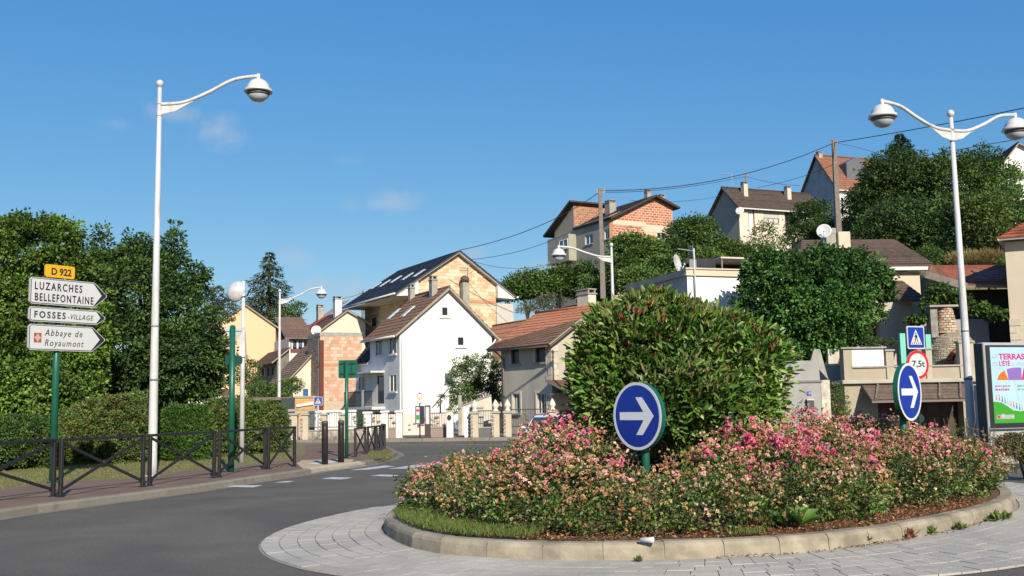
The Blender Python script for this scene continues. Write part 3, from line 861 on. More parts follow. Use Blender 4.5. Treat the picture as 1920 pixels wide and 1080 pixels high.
def fit_text(body, x0, x1, z, size, material, parent, y=-.0525, **k):
    t = text(body, size, material, parent, (x0, y, z), **k)
    w = max(v.co.x for v in t.data.vertices) - min(v.co.x for v in t.data.vertices)
    t.scale = ((x1 - x0) / w, 1, 1); return t
h1 = zt1 - zb1; h3 = zt3 - zb3; h2 = zt2 - zb2
tx = lambda px, py: fr.g(px, py)[0]
x_a = xL + .10 * W_ / 1.8
fit_text('LUZARCHES', tx(62, 540), tx(151, 545), zb1 + h1 * .55, h1 * .40, M['sign_black'], P1, bold=.005, spacing=1.35)
fit_text('BELLEFONTAINE', tx(62, 560), tx(172, 565), zb1 + h1 * .13, h1 * .40, M['sign_black'], P1, bold=.005, spacing=1.28)
fit_text('FOSSES', tx(61, 588), tx(120, 592), zb2 + h2 * .27, h2 * .62, M['sign_black'], P2, bold=.005, spacing=1.35)
fit_text('-VILLAGE', tx(124, 592), tx(172, 596), zb2 + h2 * .28, h2 * .50, M['sign_black'], P2, bold=.001, shear=.25, spacing=1.2)
fit_text('Abbaye de', tx(81, 628), tx(152, 630), zb3 + h3 * .57, h3 * .36, M['sign_black'], P3, bold=.0005, shear=.25, spacing=1.25)
fit_text('Royaumont', tx(80, 650), tx(153, 655), zb3 + h3 * .18, h3 * .36, M['sign_black'], P3, bold=.0005, shear=.25, spacing=1.25)
q = MB(); ex0, ex1 = tx(61, 633), tx(75, 633); ez0, ez1 = fr.g(61, 642)[1], fr.g(61, 624)[1]
q.box(ex0, ex1, -.0535, -.05, ez0, ez1); em = obj('heritage_emblem', q, mat('emblem_brown', (.28, .07, .05), rough=.5), P3)
q = MB(); cx_, cz_ = (ex0 + ex1) / 2, (ez0 + ez1) / 2; w_, h_ = (ex1 - ex0) / 2, (ez1 - ez0) / 2
star = [(cx_ + (w_ if k % 2 == 0 else w_ * .62) * .95 * math.cos(k * math.pi / 4), cz_ + (h_ if k % 2 == 0 else h_ * .62) * .95 * math.sin(k * math.pi / 4)) for k in range(8)]
q.prism(star, (0, -.0555, 0), (1, 0, 0), (0, 0, 1), (0, .003, 0)); q.prism([(cx_ + w_ * .2 * math.cos(k), cz_ + h_ * .2 * math.sin(k)) for k in range(6)], (0, -.057, 0), (1, 0, 0), (0, 0, 1), (0, .002, 0))
obj('emblem_mark', q, mat('emblem_pale', (.5, .3, .25), rough=.5), P3)
xa, xb = tx(83, 510), tx(138, 515); za, zb = fr.g(83, 519)[1], fr.g(83, 495)[1]
def rrect(x0, x1, z0, z1, r, n=4):
    o = []
    for cx, cz, a in ((x1 - r, z1 - r, 0), (x0 + r, z1 - r, 1), (x0 + r, z0 + r, 2), (x1 - r, z0 + r, 3)):
        for k in range(n + 1):
            t = (a + k / n) * math.pi / 2; o.append((cx + r * math.cos(t), cz + r * math.sin(t)))
    return o
q = MB(); q.prism(rrect(xa, xb, za, zb, .05), (0, -.045, 0), (1, 0, 0), (0, 0, 1), (0, .045, 0)); P0 = obj('number_plate', q, M['sign_yellow'], s_root)
fit_text('D 922', xa + .13, xb - .09, za + (zb - za) * .22, (zb - za) * .75, M['sign_black'], P0, y=-.047, bold=.006)

def round_sign(root, c, R, facemat, rimmat, backmat, rim=.06, deep=.10, faceR=None):
    """disc facing local -y at height c.z"""
    q = MB(); prof = [(.001, 0), (R, 0), (R, .02)]
    def ring(r0, r1, y0, y1, n=40):
        mb = MB(); vs = []
        for k in range(n):
            t = 2 * math.pi * k / n
            for (r, y) in ((r0, y0), (r1, y0), (r1, y1), (r0, y1)):
                vs.append((c[0] + r * math.cos(t), c[1] + y, c[2] + r * math.sin(t)))
        fs = []
        for k in range(n):
            j = (k + 1) % n
            for a in range(4):
                b = (a + 1) % 4
                fs.append((4 * k + a, 4 * k + b, 4 * j + b, 4 * j + a))
        mb.add(vs, fs, None, False); return mb
    body = MB(); pts = [(c[0] + R * math.cos(2 * math.pi * k / 40), c[2] + R * math.sin(2 * math.pi * k / 40)) for k in range(40)]
    body.prism(pts, (0, c[1], 0), (1, 0, 0), (0, 0, 1), (0, deep, 0))
    bd = obj('sign_body', body, backmat, root)
    obj('rim', ring(R - rim, R, -.006, .001), rimmat, bd)
    f = MB(); rr = R - rim
    f.prism([(c[0] + rr * math.cos(2 * math.pi * k / 40), c[2] + rr * math.sin(2 * math.pi * k / 40)) for k in range(40)], (0, c[1] - .004, 0), (1, 0, 0), (0, 0, 1), (0, .006, 0))
    obj('face', f, facemat, bd)
    return bd

def arrow_sign(label, px, py, Y, az, R):
    p = at(px, py, Y)
    t = thing('arrow_sign', label, 'traffic sign', (p.x, p.y, .2), rad(az), 'blue arrow signs in the rose bed')
    zc = p.z - .2
    bd = round_sign(t, (0, -.06, zc), R, M['sign_blue'], M['sign_grey_rim'], M['green_post'], rim=R * .085, deep=.075)
    s = R / .425
    arrow = [(-.29, -.05), (.115, -.05), (-.015, -.235), (.09, -.235), (.28, 0), (.09, .235), (-.015, .235), (.115, .05), (-.29, .05)]
    q = MB(); q.prism([(a * s * 1.05, zc + b * s) for a, b in arrow], (0, -.068, 0), (1, 0, 0), (0, 0, 1), (0, .003, 0)); obj('arrow', q, M['sign_white_arrow'], bd)
    q = MB(); q.tube([(0, .065, 0), (0, .065, zc + R * .6)], .05, 16); obj('post', q, M['green_post'], t)
    q = MB()
    for dz in (-.2, .2): q.box(-.12, .12, .012, .05, zc + dz - .02, zc + dz + .02)
    obj('clamp', q, M['green_post'], t)
    return t
M['sign_grey_rim'] = mat('sign_rim', (.60, .62, .64), rough=.4)
M['sign_white_arrow'] = mat('sign_arrow_white', (.66, .68, .70), rough=.35)
arrow_sign('blue disc with white arrow in front of the big green shrub', 1201, 780, 13.0, -52, .418)
arrow_sign('blue disc with white arrow beside the weight limit sign, right end of the rose bed', 1698, 735, 15.3, 47, .42)

# crossing sign above weight limit
p = at(1719, 700, 31)
t = thing('weight_limit_signpost', 'green post with blue pedestrian crossing sign above a red ringed 7,5t sign', 'traffic sign', (p.x, p.y, .1), rad(24))
zc = at(1718, 684, 31).z - .1; zq = at(1717, 633, 31).z - .1
bd = round_sign(t, (0, -.06, zc), .425, M['sign_white'], M['sign_red'], M['sign_back'], rim=.085, deep=.04)
tt = text('7,5t', .26, M['sign_black'], bd, (-.23, -.066, zc - .06), bold=.005, xs=1.0)
w_ = max(v.co.x for v in tt.data.vertices); tt.scale = (.50 / w_, 1, 1)
q = MB(); q.tube([(0, .02, 0), (0, .02, zq + .3)], .045, 14); obj('post', q, M['green_post'], t)
def crossing_sign(root, c, S, backmat=None):
    q = MB(); q.prism(rrect(c[0] - S, c[0] + S, c[2] - S, c[2] + S, .05 * S / .35), (0, c[1], 0), (1, 0, 0), (0, 0, 1), (0, .035, 0)); b = obj('sign_panel', q, M['sign_white'], root)
    k = S * .9
    q = MB(); q.prism(rrect(c[0] - k, c[0] + k, c[2] - k, c[2] + k, .04 * S / .35), (0, c[1] - .003, 0), (1, 0, 0), (0, 0, 1), (0, .004, 0)); obj('blue_field', q, M['sign_blue'], b)
    q = MB(); q.prism([(c[0] - .68 * S, c[2] - .62 * S), (c[0] + .68 * S, c[2] - .62 * S), (c[0], c[2] + .72 * S)], (0, c[1] - .006, 0), (1, 0, 0), (0, 0, 1), (0, .004, 0)); obj('white_triangle', q, M['sign_white'], b)
    q = MB(); y = c[1] - .009
    P = lambda pts: q.prism([(c[0] + a * S, c[2] + b_ * S) for a, b_ in pts], (0, y, 0), (1, 0, 0), (0, 0, 1), (0, .004, 0))
    P([(-.05, .30), (.05, .30), (.07, .38), (0, .44), (-.07, .38)])
    P([(-.10, .26), (.08, .26), (.10, -.02), (-.08, -.02)])
    P([(.05, .22), (.22, .02), (.17, -.02), (.03, .14)]); P([(-.08, .24), (-.22, .04), (-.17, 0), (-.04, .14)])
    P([(-.08, 0), (.02, 0), (-.12, -.44), (-.20, -.44)]); P([(0, 0), (.10, 0), (.22, -.38), (.15, -.40)])
    for xx in (-.52, -.30, -.04, .20, .42):
        P([(xx, -.56), (xx + .09, -.56), (xx + .12, -.42), (xx + .06, -.42)])
    obj('walking_figure', q, M['sign_black'], b)
    return b
crossing_sign(t, (0, -.05, zq), .34)
p = at(596.5, 752, 48.5)
t = thing('crossing_signpost', 'small blue pedestrian crossing sign on a thin grey post before the stone pillars', 'traffic sign', (p.x, 48.5, .12), rad(8))
crossing_sign(t, (0, -.05, p.z - .12), .20)
q = MB(); q.tube([(0, .02, 0), (0, .02, p.z)], .04, 12); obj('post', q, M['sign_back'], t)

# green signpost seen from behind
p = G(650, 859, PZ)
t = thing('rear_signpost', 'green signpost carrying a square green panel seen from behind', 'traffic sign', p, rad(-6))
z1, z0 = at(650, 675, p.y).z - PZ, at(650, 709, p.y).z - PZ
q = MB(); q.tube([(0, 0, 0), (0, 0, z1 - .02)], .052, 16); obj('post', q, M['green_post'], t)
q = MB(); q.prism(rrect(-.27, .29, z0, z1, .04), (0, .085, 0), (1, 0, 0), (0, 0, 1), (0, .025, 0)); bd = obj('sign_panel', q, M['green_post'], t)
q = MB()
for z in (z0 + .13, z1 - .10): q.box(-.22, .24, .055, .084, z - .02, z + .02)
for x in (-.10, .12): q.box(x - .012, x + .012, .06, .084, z0 + .04, z1 - .04)
obj('rail', q, mat('dark_green', (.006, .05, .035), rough=.4), bd)

# thick green pole with give-way triangle back and small panel
p = G(433, 885, PZ)
t = thing('give_way_signpost', 'thick green pole with a grey triangular sign back at its top', 'traffic sign', p, rad(0))
zt = at(435, 612, p.y).z - PZ; zz = at(436, 675, p.y).z - PZ
q = MB(); q.tube([(0, 0, 0), (0, 0, zt)], [.072, .068], 18); q.lathe([(.068, 0), (.04, .03), (.001, .035)], (0, 0, zt), 18); obj('pole', q, M['green_post'], t)
a = at(420, 611, p.y + .15).x - p.x; b = at(458, 611, p.y + .15).x - p.x; c_ = at(438, 643, p.y).z - PZ
q = MB(); q.prism([(a, zt - .02), (b, zt - .02), (b - .03, zt - .09), ((a + b) / 2 + .02, c_), ((a + b) / 2 - .02, c_), (a + .03, zt - .09)], (0, .14, 0), (1, 0, 0), (0, 0, 1), (0, .02, 0)); tri = obj('triangle_panel', q, M['sign_back'], t)
q = MB(); q.box(a + .06, b - .06, .11, .138, zt - .10, zt - .06); obj('rail', q, M['sign_edge_grey'] if 'sign_edge_grey' in M else M['sign_grey_edge'], tri)
q = MB(); q.prism(rrect(-.21, .21, zz - .11, zz + .11, .08), (0, .12, 0), (1, 0, 0), (0, 0, 1), (0, .02, 0)); obj('small_panel', q, mat('dark_green', (.006, .05, .035), rough=.4), t)
# ================================================================ buildings
def sides(fr, W, L, H, mb, prof_b=None):
    """plain right and back walls"""
    mb.add([(W, 0, -.5), (W, L, -.5), (W, L, H), (W, 0, H)], [(0, 1, 2, 3)])
    prof_b = prof_b or [(0, H), (W, H)]
    vs = [(0, L, -.5), (W, L, -.5)] + [(s, L, z) for s, z in reversed(prof_b)]
    mb.add(vs, [tuple(range(len(vs)))])

def chimney(root, c, w, d, z0, z1, m, capm, pots=1):
    q = MB(); q.cbox(c[0] - w / 2, c[0] + w / 2, c[1] - d / 2, c[1] + d / 2, z0, z1, .01); ch = obj('chimney', q, m, root)
    q = MB(); q.cbox(c[0] - w / 2 - .05, c[0] + w / 2 + .05, c[1] - d / 2 - .05, c[1] + d / 2 + .05, z1 + .002, z1 + .07, .01)
    for sx in (-1, 1):
        q.box(c[0] + sx * (w / 2 - .05) - .03, c[0] + sx * (w / 2 - .05) + .03, c[1] - d / 2 + .02, c[1] + d / 2 - .02, z1 + .07, z1 + .24)
    q.box(c[0] - w / 2 - .03, c[0] + w / 2 + .03, c[1] - d / 2 - .02, c[1] + d / 2 + .02, z1 + .24, z1 + .29)
    obj('chimney_cap', q, capm, ch)
    return ch

def pipe(root, pts, r, m, name='downpipe'):
    q = MB(); q.tube(pts, r, 8); return obj(name, q, m, root)

def gable_house(fr, W, L, He, Ha, xa, zb, wm, ops_g, ops_l, tcol, rows, cols, og=.35, oe=.4, tm=None, gw=None, under=None, He2=None, gut='gutter', thick=.12, ext=None):
    """ridge along local y. He left eave wall height, He2 right, Ha apex, xa apex position"""
    root = fr.root; He2 = He2 or He
    mb = MB()
    prof = [(0, He), (xa, Ha), (W, He2)]
    wall_to(mb, MG_, prof, zb, ops_g)
    wall_to(mb, ML_, [(0, He), (L, He)] + ([(L + .002, ext[1]), (ext[0], ext[2])] if ext else []), zb, ops_l)
    mb.add([(W, 0, zb), (W, L, zb), (W, L, He2), (W, 0, He2)], [(0, 1, 2, 3)])
    mb.add([(0, L, zb), (W, L, zb), (W, L, He2), (xa, L, Ha), (0, L, He)], [(0, 1, 2, 3, 4)])
    w = obj('wall', mb, wm, root)
    sl1 = (Ha - He) / xa; sl2 = (Ha - He2) / (W - xa)
    up = thick * 1.05
    roof(root, (-oe, -og, He - oe * sl1 + up), (-oe, L + og, He - oe * sl1 + up), (xa, L + og, Ha + up), (xa, -og, Ha + up), 0, tcol, rows, cols, under or M['soffit'], thick, tm or M['tile'])
    roof(root, (W + oe, -og, He2 - oe * sl2 + up), (W + oe, L + og, He2 - oe * sl2 + up), (xa + .004, L + og, Ha + up), (xa + .004, -og, Ha + up), 0, tcol, rows, cols, under or M['soffit'], thick, tm or M['tile'])
    q = MB(); q.tube([(xa, -og - .01, Ha + up + .04), (xa, L + og, Ha + up + .04)], .07, 8); obj('ridge_tiles', q, tm_ridge(tcol), root)
    for s, (x, z) in ((-1, (-oe, He - oe * sl1)), (1, (W + oe, He2 - oe * sl2))):
        q = MB(); q.tube([(x + s * .06, -og + .02, z + up - .07), (x + s * .06, L + og - .02, z + up - .07)], .065, 8); obj('gutter', q, M[gut], root)
    return w
_rc = {}
def tm_ridge(f):
    c = f(random.Random(3)); k = 'ridge_%d' % (c[0] * 1000)
    return mat(k, c, tuple(x * .7 for x in c), .85, 6)

# ---- white house -------------------------------------------------
fr = Frame('white_house', 'white three storey house with brown tiled roof and small square gable windows', 'house', 750, 62, 27)
WH = fr; root = fr.root
W = fr.W(922, 640); L = fr.Ld(694, 660); Lx = fr.Ld(667, 700); zx = fr.l(668, 684)[1]; zt_ = zx
He = fr.g(752, 622)[1]; ap = fr.g(839, 543); He2 = fr.g(922, 628)[1]
og = [fr.grect(826.5, 573.5, 842, 594), fr.grect(856, 629.5, 872, 650), fr.grect(834, 700, 850, 724)]
ol = [fr.lrect(704, 636, 717, 668), fr.lrect(730, 632, 743.5, 665), fr.lrect(672.5, 704, 686, 733), fr.lrect(707.5, 703.5, 720, 757), fr.lrect(730.5, 701, 744, 735),
      fr.lrect(695, 770, 722, 800), fr.lrect(728, 771, 744, 795)]
M['white_grey'] = M['white_render']
gable_house(fr, W, L, He, ap[1], ap[0], -.3, M['white_render'], og, ol, tilec(.235, .125, .075, .2, .12), 12, 24, og=.35, oe=.42, He2=He2, thick=.13, ext=(Lx, zt_, zx))
for r in og[:2]: window(root, MG_, r, M['white_frame'], M['glass'], M['white_render'], fw=.10, mull=0, depth=.06)
window(root, MG_, og[2], M['concrete'], M['glass_blue'], None, fw=.06, mull=0)
for k, r in enumerate(ol[:3] + [ol[4]]): window(root, ML_, r, M['white_frame'], M['glass'], M['white_render'], fw=.05, mull=1, depth=.045)
window(root, ML_, ol[3], mat('dark_door_frame', (.08, .06, .05), rough=.6), M['glass'], None, fw=.07, mull=0, kind='balcony_door', depth=.06)
for r in ol[5:]: window(root, ML_, r, mat('brown_garage', (.14, .085, .06), (.1, .06, .04), .7, 5), mat('brown_panel', (.12, .07, .05), (.09, .055, .04), .8, 6), None, fw=.08, mull=1, kind='basement_opening', depth=.4)
# balcony
t0, z0 = fr.l(722, 757); t1, _ = fr.l(667, 757)
z0 = fr.l(700, 763)[1]
q = MB(); q.box(-.85, .02, t0, t1, z0 - .16, z0); bal = obj('balcony', q, M['white_paint'], root)
hz = z0 + 1.0
q = MB(); q.box(-.83, -.79, t0 + .02, t1 - .02, hz - .04, hz); q.box(-.83, -.79, t0 + .02, t1 - .02, z0 + .08, z0 + .11); obj('railing', q, M['black_iron'], bal)
q = MB(); k = t0 + .1
while k < t1: q.box(-.82, -.80, k, k + .018, z0 + .11, hz - .04); k += .11
obj('baluster', q, M['black_iron'], bal, kind='stuff')
q = MB(); q.box(-.84, -.76, t0 + (t1 - t0) * .30, t0 + (t1 - t0) * .30 + .32, z0, hz + .03); obj('pier', q, M['white_paint'], bal)
q = MB(); q.box(-.9, .02, t0 + .1, t1 - 1.2, fr.l(700, 699)[1] - .05, fr.l(700, 699)[1] + .05); obj('canopy', q, M['white_paint'], root)
q = MB(); q.box(-1.1, .02, t0 - 2.9, t1 + .1, z0 - 1.1, z0 - .95) if False else q.box(-.05, .0, .02, Lx - .02, z0 - .32, z0 - .20); obj('string_course', q, M['white_paint'], root)
pipe(root, [(.12, -.42, He - .15), (.12, -.08, He - .55), (.12, -.06, 0)], .05, M['white_frame'])
pipe(root, [(W + .3, -.2, He2 - .1), (W - .05, -.08, He2 - .7), (W - .05, -.07, He2 - 2.6)], .045, M['white_frame'])
nR = Vector((-(ap[1] - He), 0, ap[0])).normalized()
P0r = Vector((0, 0, He + .15))
def on_roof(fr, px, py, P0, N): return fr.hit(px, py, P0, N)
for (x0, y0, x1, y1) in [(729, 596, 747, 582), (756, 591, 773, 578)]:
    a = on_roof(fr, x0 + 1.5, y0, P0r, nR); b = on_roof(fr, x1 - 1, y1, P0r, nR)
    sd = Vector((ap[0], 0, ap[1] - He)).normalized(); ln_ = 1.05; wd = .56
    c = (a + b) / 2; o = c - sd * ln_ / 2 - Vector((0, wd / 2, 0))
    q = MB(); q.prism([(0, 0), (wd, 0), (wd, ln_), (0, ln_)], o, (0, 1, 0), sd, nR * .05); w = obj('skylight', q, M['gutter'], root)
    q = MB(); q.prism([(.07, .07), (wd - .07, .07), (wd - .07, ln_ - .07), (.07, ln_ - .07)], o + nR * .05, (0, 1, 0), sd, nR * .008); obj('pane', q, mat('skylight_glass', (.45, .5, .55), rough=.08, spec=.8), w)
for (px, py, pyt, w_, mt) in [(812.5, 553, 526, .38, 'concrete'), (771.5, 560, 541, .34, 'concrete')]:
    b = on_roof(fr, px, py, P0r, nR); tz = fr.hit(px, pyt, (0, b.y, 0), (0, 1, 0)).z
    chimney(root, (b.x, b.y), w_, w_ * 1.3, b.z - .5, tz, M[mt], M['concrete'])
# lean-to at the far end of the white house, under a black sloping roof
q = MB(); q.add([(0, Lx, -.3), (3.5, Lx, -.3), (3.5, Lx, zx), (0, Lx, zx)], [(0, 1, 2, 3)]); q.add([(0.01, L + .3, -.3), (3.5, L + .3, -.3), (3.5, L + .3, zt_), (0.01, L + .3, zt_)], [(0, 1, 2, 3)]); obj('annex_wall', q, M['white_render'], root)
rp = fr.hit(695, 641, (0, Lx + .15, 0), (0, 1, 0))
roof(root, (-.2, Lx + .15, zx - .02), (-.2, L + .01, zx - .02), (rp.x, L + .01, rp.z), (rp.x, Lx + .15, rp.z), 0, tilec(.028, .024, .024), 9, 10, M['white_paint'], .1, M['tile'])

# ---- block wall builder: individually laid blocks
def block_courses(parent, mp, prof, zb, bw, bh, cols, mname, d=.02, gap=.018, ops=(), name='block', limit=300, rand=7, recede=False):
    rr = random.Random(rand); n = 0; rest = MB(); cache = {}
    s0, s1 = prof[0][0], prof[-1][0]
    def top(x):
        for a, b in zip(prof, prof[1:]):
            if a[0] <= x <= b[0]: return a[1] + (b[1] - a[1]) * ((x - a[0]) / max(1e-9, b[0] - a[0]))
        return -9
    mt = [mat('%s_%d' % (mname, k), c, tuple(v * .86 for v in c), .9, 5, bump=.3, bscale=30) for k, c in enumerate(cols)]
    restm = [MB() for _ in mt]
    z = zb; row = 0
    while z < max(p[1] for p in prof):
        x = s0 - (row % 2) * bw / 2
        while x < s1:
            a = max(x, s0) + gap / 2; b = min(x + bw, s1) - gap / 2; x += bw
            if b - a < .06: continue
            za, zt = z, z + bh - gap
            ta, tb = top(a), top(b)
            if min(ta, tb) < za + .04: continue
            z1a, z1b = min(zt, ta), min(zt, tb)
            if any(a < o[1] and b > o[0] and za < o[3] and zt > o[2] for o in ops): continue
            k = rr.randrange(len(mt)); dd = d + rr.uniform(-.004, .004)
            vs = [mp(a, za, 0.0), mp(b, za, 0.0), mp(b, z1b, 0.0), mp(a, z1a, 0.0), mp(a, za, -dd), mp(b, za, -dd), mp(b, z1b, -dd), mp(a, z1a, -dd)]
            fs = [(4, 5, 6, 7), (0, 1, 5, 4), (1, 2, 6, 5), (2, 3, 7, 6), (3, 0, 4, 7)]
            if n < limit:
                full = abs(b - a - bw + gap) < 1e-4 and z1a == zt and z1b == zt
                key = (k,)
                if full:
                    if key not in cache:
                        q = MB(); o = mp(a, za, 0.0)
                        q.add([tuple(v[i] - o[i] for i in range(3)) for v in vs], fs); cache[key] = q.mesh(name); cache[key].materials.append(mt[k])
                    link(name, cache[key], parent, mp(a, za, 0.0))
                else:
                    q = MB(); q.add(vs, fs); obj(name, q, mt[k], parent)
                n += 1
            else:
                restm[k].add(vs, fs)
        z += bh; row += 1
    for k, q in enumerate(restm):
        if q.v: obj(name + 's', q, mt[k], parent, kind='stuff')
ORANGE = [(.62, .46, .29), (.65, .52, .35), (.58, .38, .23), (.67, .56, .40), (.60, .44, .28), (.69, .58, .42)]
SALMON = [(.54, .32, .22), (.58, .39, .28), (.49, .27, .17), (.60, .45, .34), (.52, .31, .21), (.59, .42, .31)]
M['block_mortar'] = mat('block_mortar', (.50, .40, .30), (.42, .32, .24), .95, 5)

# ---- big unfinished house of orange blocks
fr = Frame('block_house', 'large unfinished house of pale orange blocks with a black tiled roof and skylights', 'house', 783, 84, 27.7, 0.0)
root = fr.root; BO = fr
W = fr.W(930, 600); L = fr.Ld(684, 600)
ap = fr.g(857, 477); Hl = fr.g(783, 527)[1]; Hr = fr.g(930, 532)[1]
ol = [fr.lrect(694, 592, 705, 615)]
mb = MB()
wall_to(mb, MG_, [(0, Hl), ap, (W, Hr)], -.5, [])
mb.add([(W, 0, -.5), (W, L, -.5), (W, L, Hr), (W, 0, Hr)], [(0, 1, 2, 3)]); mb.add([(0, L, -.5), (W, L, -.5), (W, L, Hr), (ap[0], L, ap[1]), (0, L, Hl)], [(0, 1, 2, 3, 4)])
obj('wall', mb, M['block_mortar'], root)
mb = MB(); wall_to(mb, ML_, [(0, Hl), (L, Hl)], -.5, ol); obj('side_wall', mb, M['block_mortar'], root)
ztie = fr.g(900, 565)[1]
block_courses(root, MG_, [(0, Hl), ap, (W, Hr)], fr.g(850, 640)[1], .52, .30, ORANGE, 'orange_block', limit=230, ops=[(-1, 99, ztie - .16, ztie + .10)])
block_courses(root, ML_, [(0, Hl), (L, Hl)], fr.l(700, 640)[1], .62, .30, ORANGE, 'orange_block', limit=60, ops=ol, rand=3)
q = MB(); q.box(-.02, W + .02, -.03, .01, ztie - .15, ztie + .08); obj('tie_beam', q, mat('tie_orange', (.52, .25, .12), (.45, .2, .1), .9, 4), root)
window(root, ML_, ol[0], M['white_frame'], M['glass'], None, fw=.09, mull=0)
el = fr.g(741, 549, -.5); er = fr.g(969, 556, -.5)
rowsc = tilec(.030, .031, .038, .15)
og_ = .55
roof(root, (el[0], -og_, el[1]), (el[0], L + .6, el[1]), (ap[0], L + .6, ap[1] + .28), (ap[0], -og_, ap[1] + .28), 0, rowsc, 22, 30, mat('slate_edge', (.035, .035, .042), rough=.6), .15, M['tile_glazed'], lip=.05)
roof(root, (er[0], -og_, er[1]), (er[0], L + .6, er[1]), (ap[0] + .01, L + .6, ap[1] + .28), (ap[0] + .01, -og_, ap[1] + .28), 0, rowsc, 22, 30, mat('slate_edge', (.035, .035, .042), rough=.6), .15, M['tile_glazed'], lip=.05)
for e, sg in ((el, 1), (er, -1)):                # white soffit boards under the overhangs
    v = Vector((ap[0] - e[0], 0, ap[1] + .28 - e[1])); nn = Vector((-v.z, 0, v.x)).normalized(); nn = nn if nn.z > 0 else -nn
    a = Vector((e[0], 0, e[1])) - nn * .19 + v * .02; b = Vector((ap[0], 0, ap[1] + .28)) - nn * .19 - v * .004
    q = MB(); q.hexa([a + Vector((0, -og_ + .03, 0)), a + Vector((0, -.01, 0)), b + Vector((0, -.01, 0)), b + Vector((0, -og_ + .03, 0))], [a + Vector((0, -og_ + .03, 0)) + nn * .035, a + Vector((0, -.01, 0)) + nn * .035, b + Vector((0, -.01, 0)) + nn * .035, b + Vector((0, -og_ + .03, 0)) + nn * .035]); obj('soffit', q, M['white_paint'], root)
for s, e in ((0, el), (1, er)):            # boxed white eaves
    x0, x1 = (e[0] + .15, 0) if s == 0 else (W, e[0] - .15)
    zl = e[1] - .12; zi = Hl if s == 0 else Hr
    q = MB()
    if s == 0: q.prism([(x0, zl - .1), (x1 - .01, zl - .02), (x1 - .01, zi - .05), (x0, zl + .02)], (0, -.4, 0), (1, 0, 0), (0, 0, 1), (0, .9, 0)); q.box(x0, -.01, .5, L, zl - .1, zl - .03)
    else: q.prism([(x0 + .01, zl - .02), (x1, zl - .1), (x1, zl + .02), (x0 + .01, zi - .05)], (0, -.4, 0), (1, 0, 0), (0, 0, 1), (0, .9, 0)); q.box(W + .01, x1, .5, L, zl - .1, zl - .03)
    obj('boxed_eave', q, M['white_paint'], root)
    q = MB(); q.tube([(e[0] + (-.07 if s == 0 else .07), -og_, e[1] - .05), (e[0] + (-.07 if s == 0 else .07), L + .6, e[1] - .05)], .08, 8); obj('gutter', q, M['gutter'], root)
nR = Vector((-(ap[1] + .28 - el[1]), 0, ap[0] - el[0])).normalized(); sd = Vector((ap[0] - el[0], 0, ap[1] + .28 - el[1])).normalized()
for (a, b) in [((698, 541), (711, 533)), ((714, 537), (729, 528)), ((732, 531), (752, 519)), ((756, 524), (772, 515)), ((778, 518), (793, 509))]:
    a = fr.hit(*a, (el[0], 0, el[1]), nR); b = fr.hit(*b, (el[0], 0, el[1]), nR)
    c = (a + b) / 2; o = c - sd * .6 - Vector((0, .3, 0))
    q = MB(); q.prism([(0, 0), (.6, 0), (.6, 1.2), (0, 1.2)], o, (0, 1, 0), sd, nR * .09); w = obj('skylight', q, M['sign_back'], root)
    q = MB(); q.prism([(.07, .07), (.53, .07), (.53, 1.13), (.07, 1.13)], o + nR * .09, (0, 1, 0), sd, nR * .01); obj('pane', q, mat('skylight_glass', (.45, .5, .55)), w)
# grey rendered strip on the right
g0, g1 = fr.g(930, 566), fr.g(961, 570)
q = MB(); q.box(W + .01, g1[0], -.12, L * .8, -.5, g1[1]); obj('annex_wall', q, mat('grey_render', (.50, .48, .43), (.43, .41, .37), .9, 1.5, bump=.2, bscale=20), root)
# round flue with dome cap, in front of the gable
fz0, fz1 = fr.g(872, 562, -.6), fr.g(872, 530, -.6)
q = MB(); q.cbox(fz0[0] - .28, fz0[0] + .28, -.85, -.3, 0, fz1[1], .02); f = obj('flue', q, M['concrete'], root)
q = MB(); q.lathe([(.33, 0), (.36, .02), (.36, .3), (.30, .42), (.18, .52), (.001, .56)], (fz0[0], -.58, fz1[1] + .05), 16); obj('flue_cowl', q, mat('rusty_cowl', (.14, .07, .045), (.08, .05, .04), .7, 8), f)
an = fr.g(879.5, 562, -.4); at2 = fr.g(879.5, 496, -.4)
q = MB(); q.tube([(an[0], -.4, an[1]), (an[0], -.4, at2[1])], .03, 6)
for z in (at2[1] - .05, at2[1] - .25): q.tube([(an[0] - .8, -.4, z), (an[0] + .1, -.4, z)], .018, 5)
for k in range(6): q.tube([(an[0] - .7 + k * .13, -.55, at2[1] - .05), (an[0] - .7 + k * .13, -.25, at2[1] - .05)], .012, 4)
obj('antenna', q, M['sign_back'], root)

# ---- grey-beige house with corner stones (right of the white one)
fr = Frame('tan_house', 'beige rendered two storey house with orange tiled roof behind the finial pillars', 'house', 1036, 50, 35.5, -.3)
root = fr.root; TH = fr
L = fr.Ld(940, 700); He = fr.l(1025, 641)[1]; He = fr.g(1036, 640)[1]
rg = fr.hit(1094, 571, (0, -.3, 0), (0, 1, 0)); xa = max(2.6, rg.x); Ha = rg.z - .15
W = 2 * xa
ol = [fr.lrect(958.5, 650, 974, 683), fr.lrect(1004, 645, 1023, 680), fr.lrect(962, 738, 975, 775), fr.lrect(1007, 737, 1024, 776)]
M['tan'] = mat('tan_render', (.46, .42, .34), (.40, .365, .295), .92, .9, bump=.18, bscale=25, stain=((.30, .26, .21), 1.0, (1, 1, .3), .45))
og = [fr.grect(1060, 662, 1072, 695)]
gable_house(fr, W, L, He, Ha, xa, -.3, M['tan'], og, ol, tilec(.46, .19, .095, .16), 12, 26, og=.45, oe=.45, gut='gutter_brown')
for r in ol[:2]: window(root, ML_, r, mat('brown_frame', (.10, .07, .05), rough=.6), M['glass'], M['concrete'], fw=.06, mull=0, depth=.12)
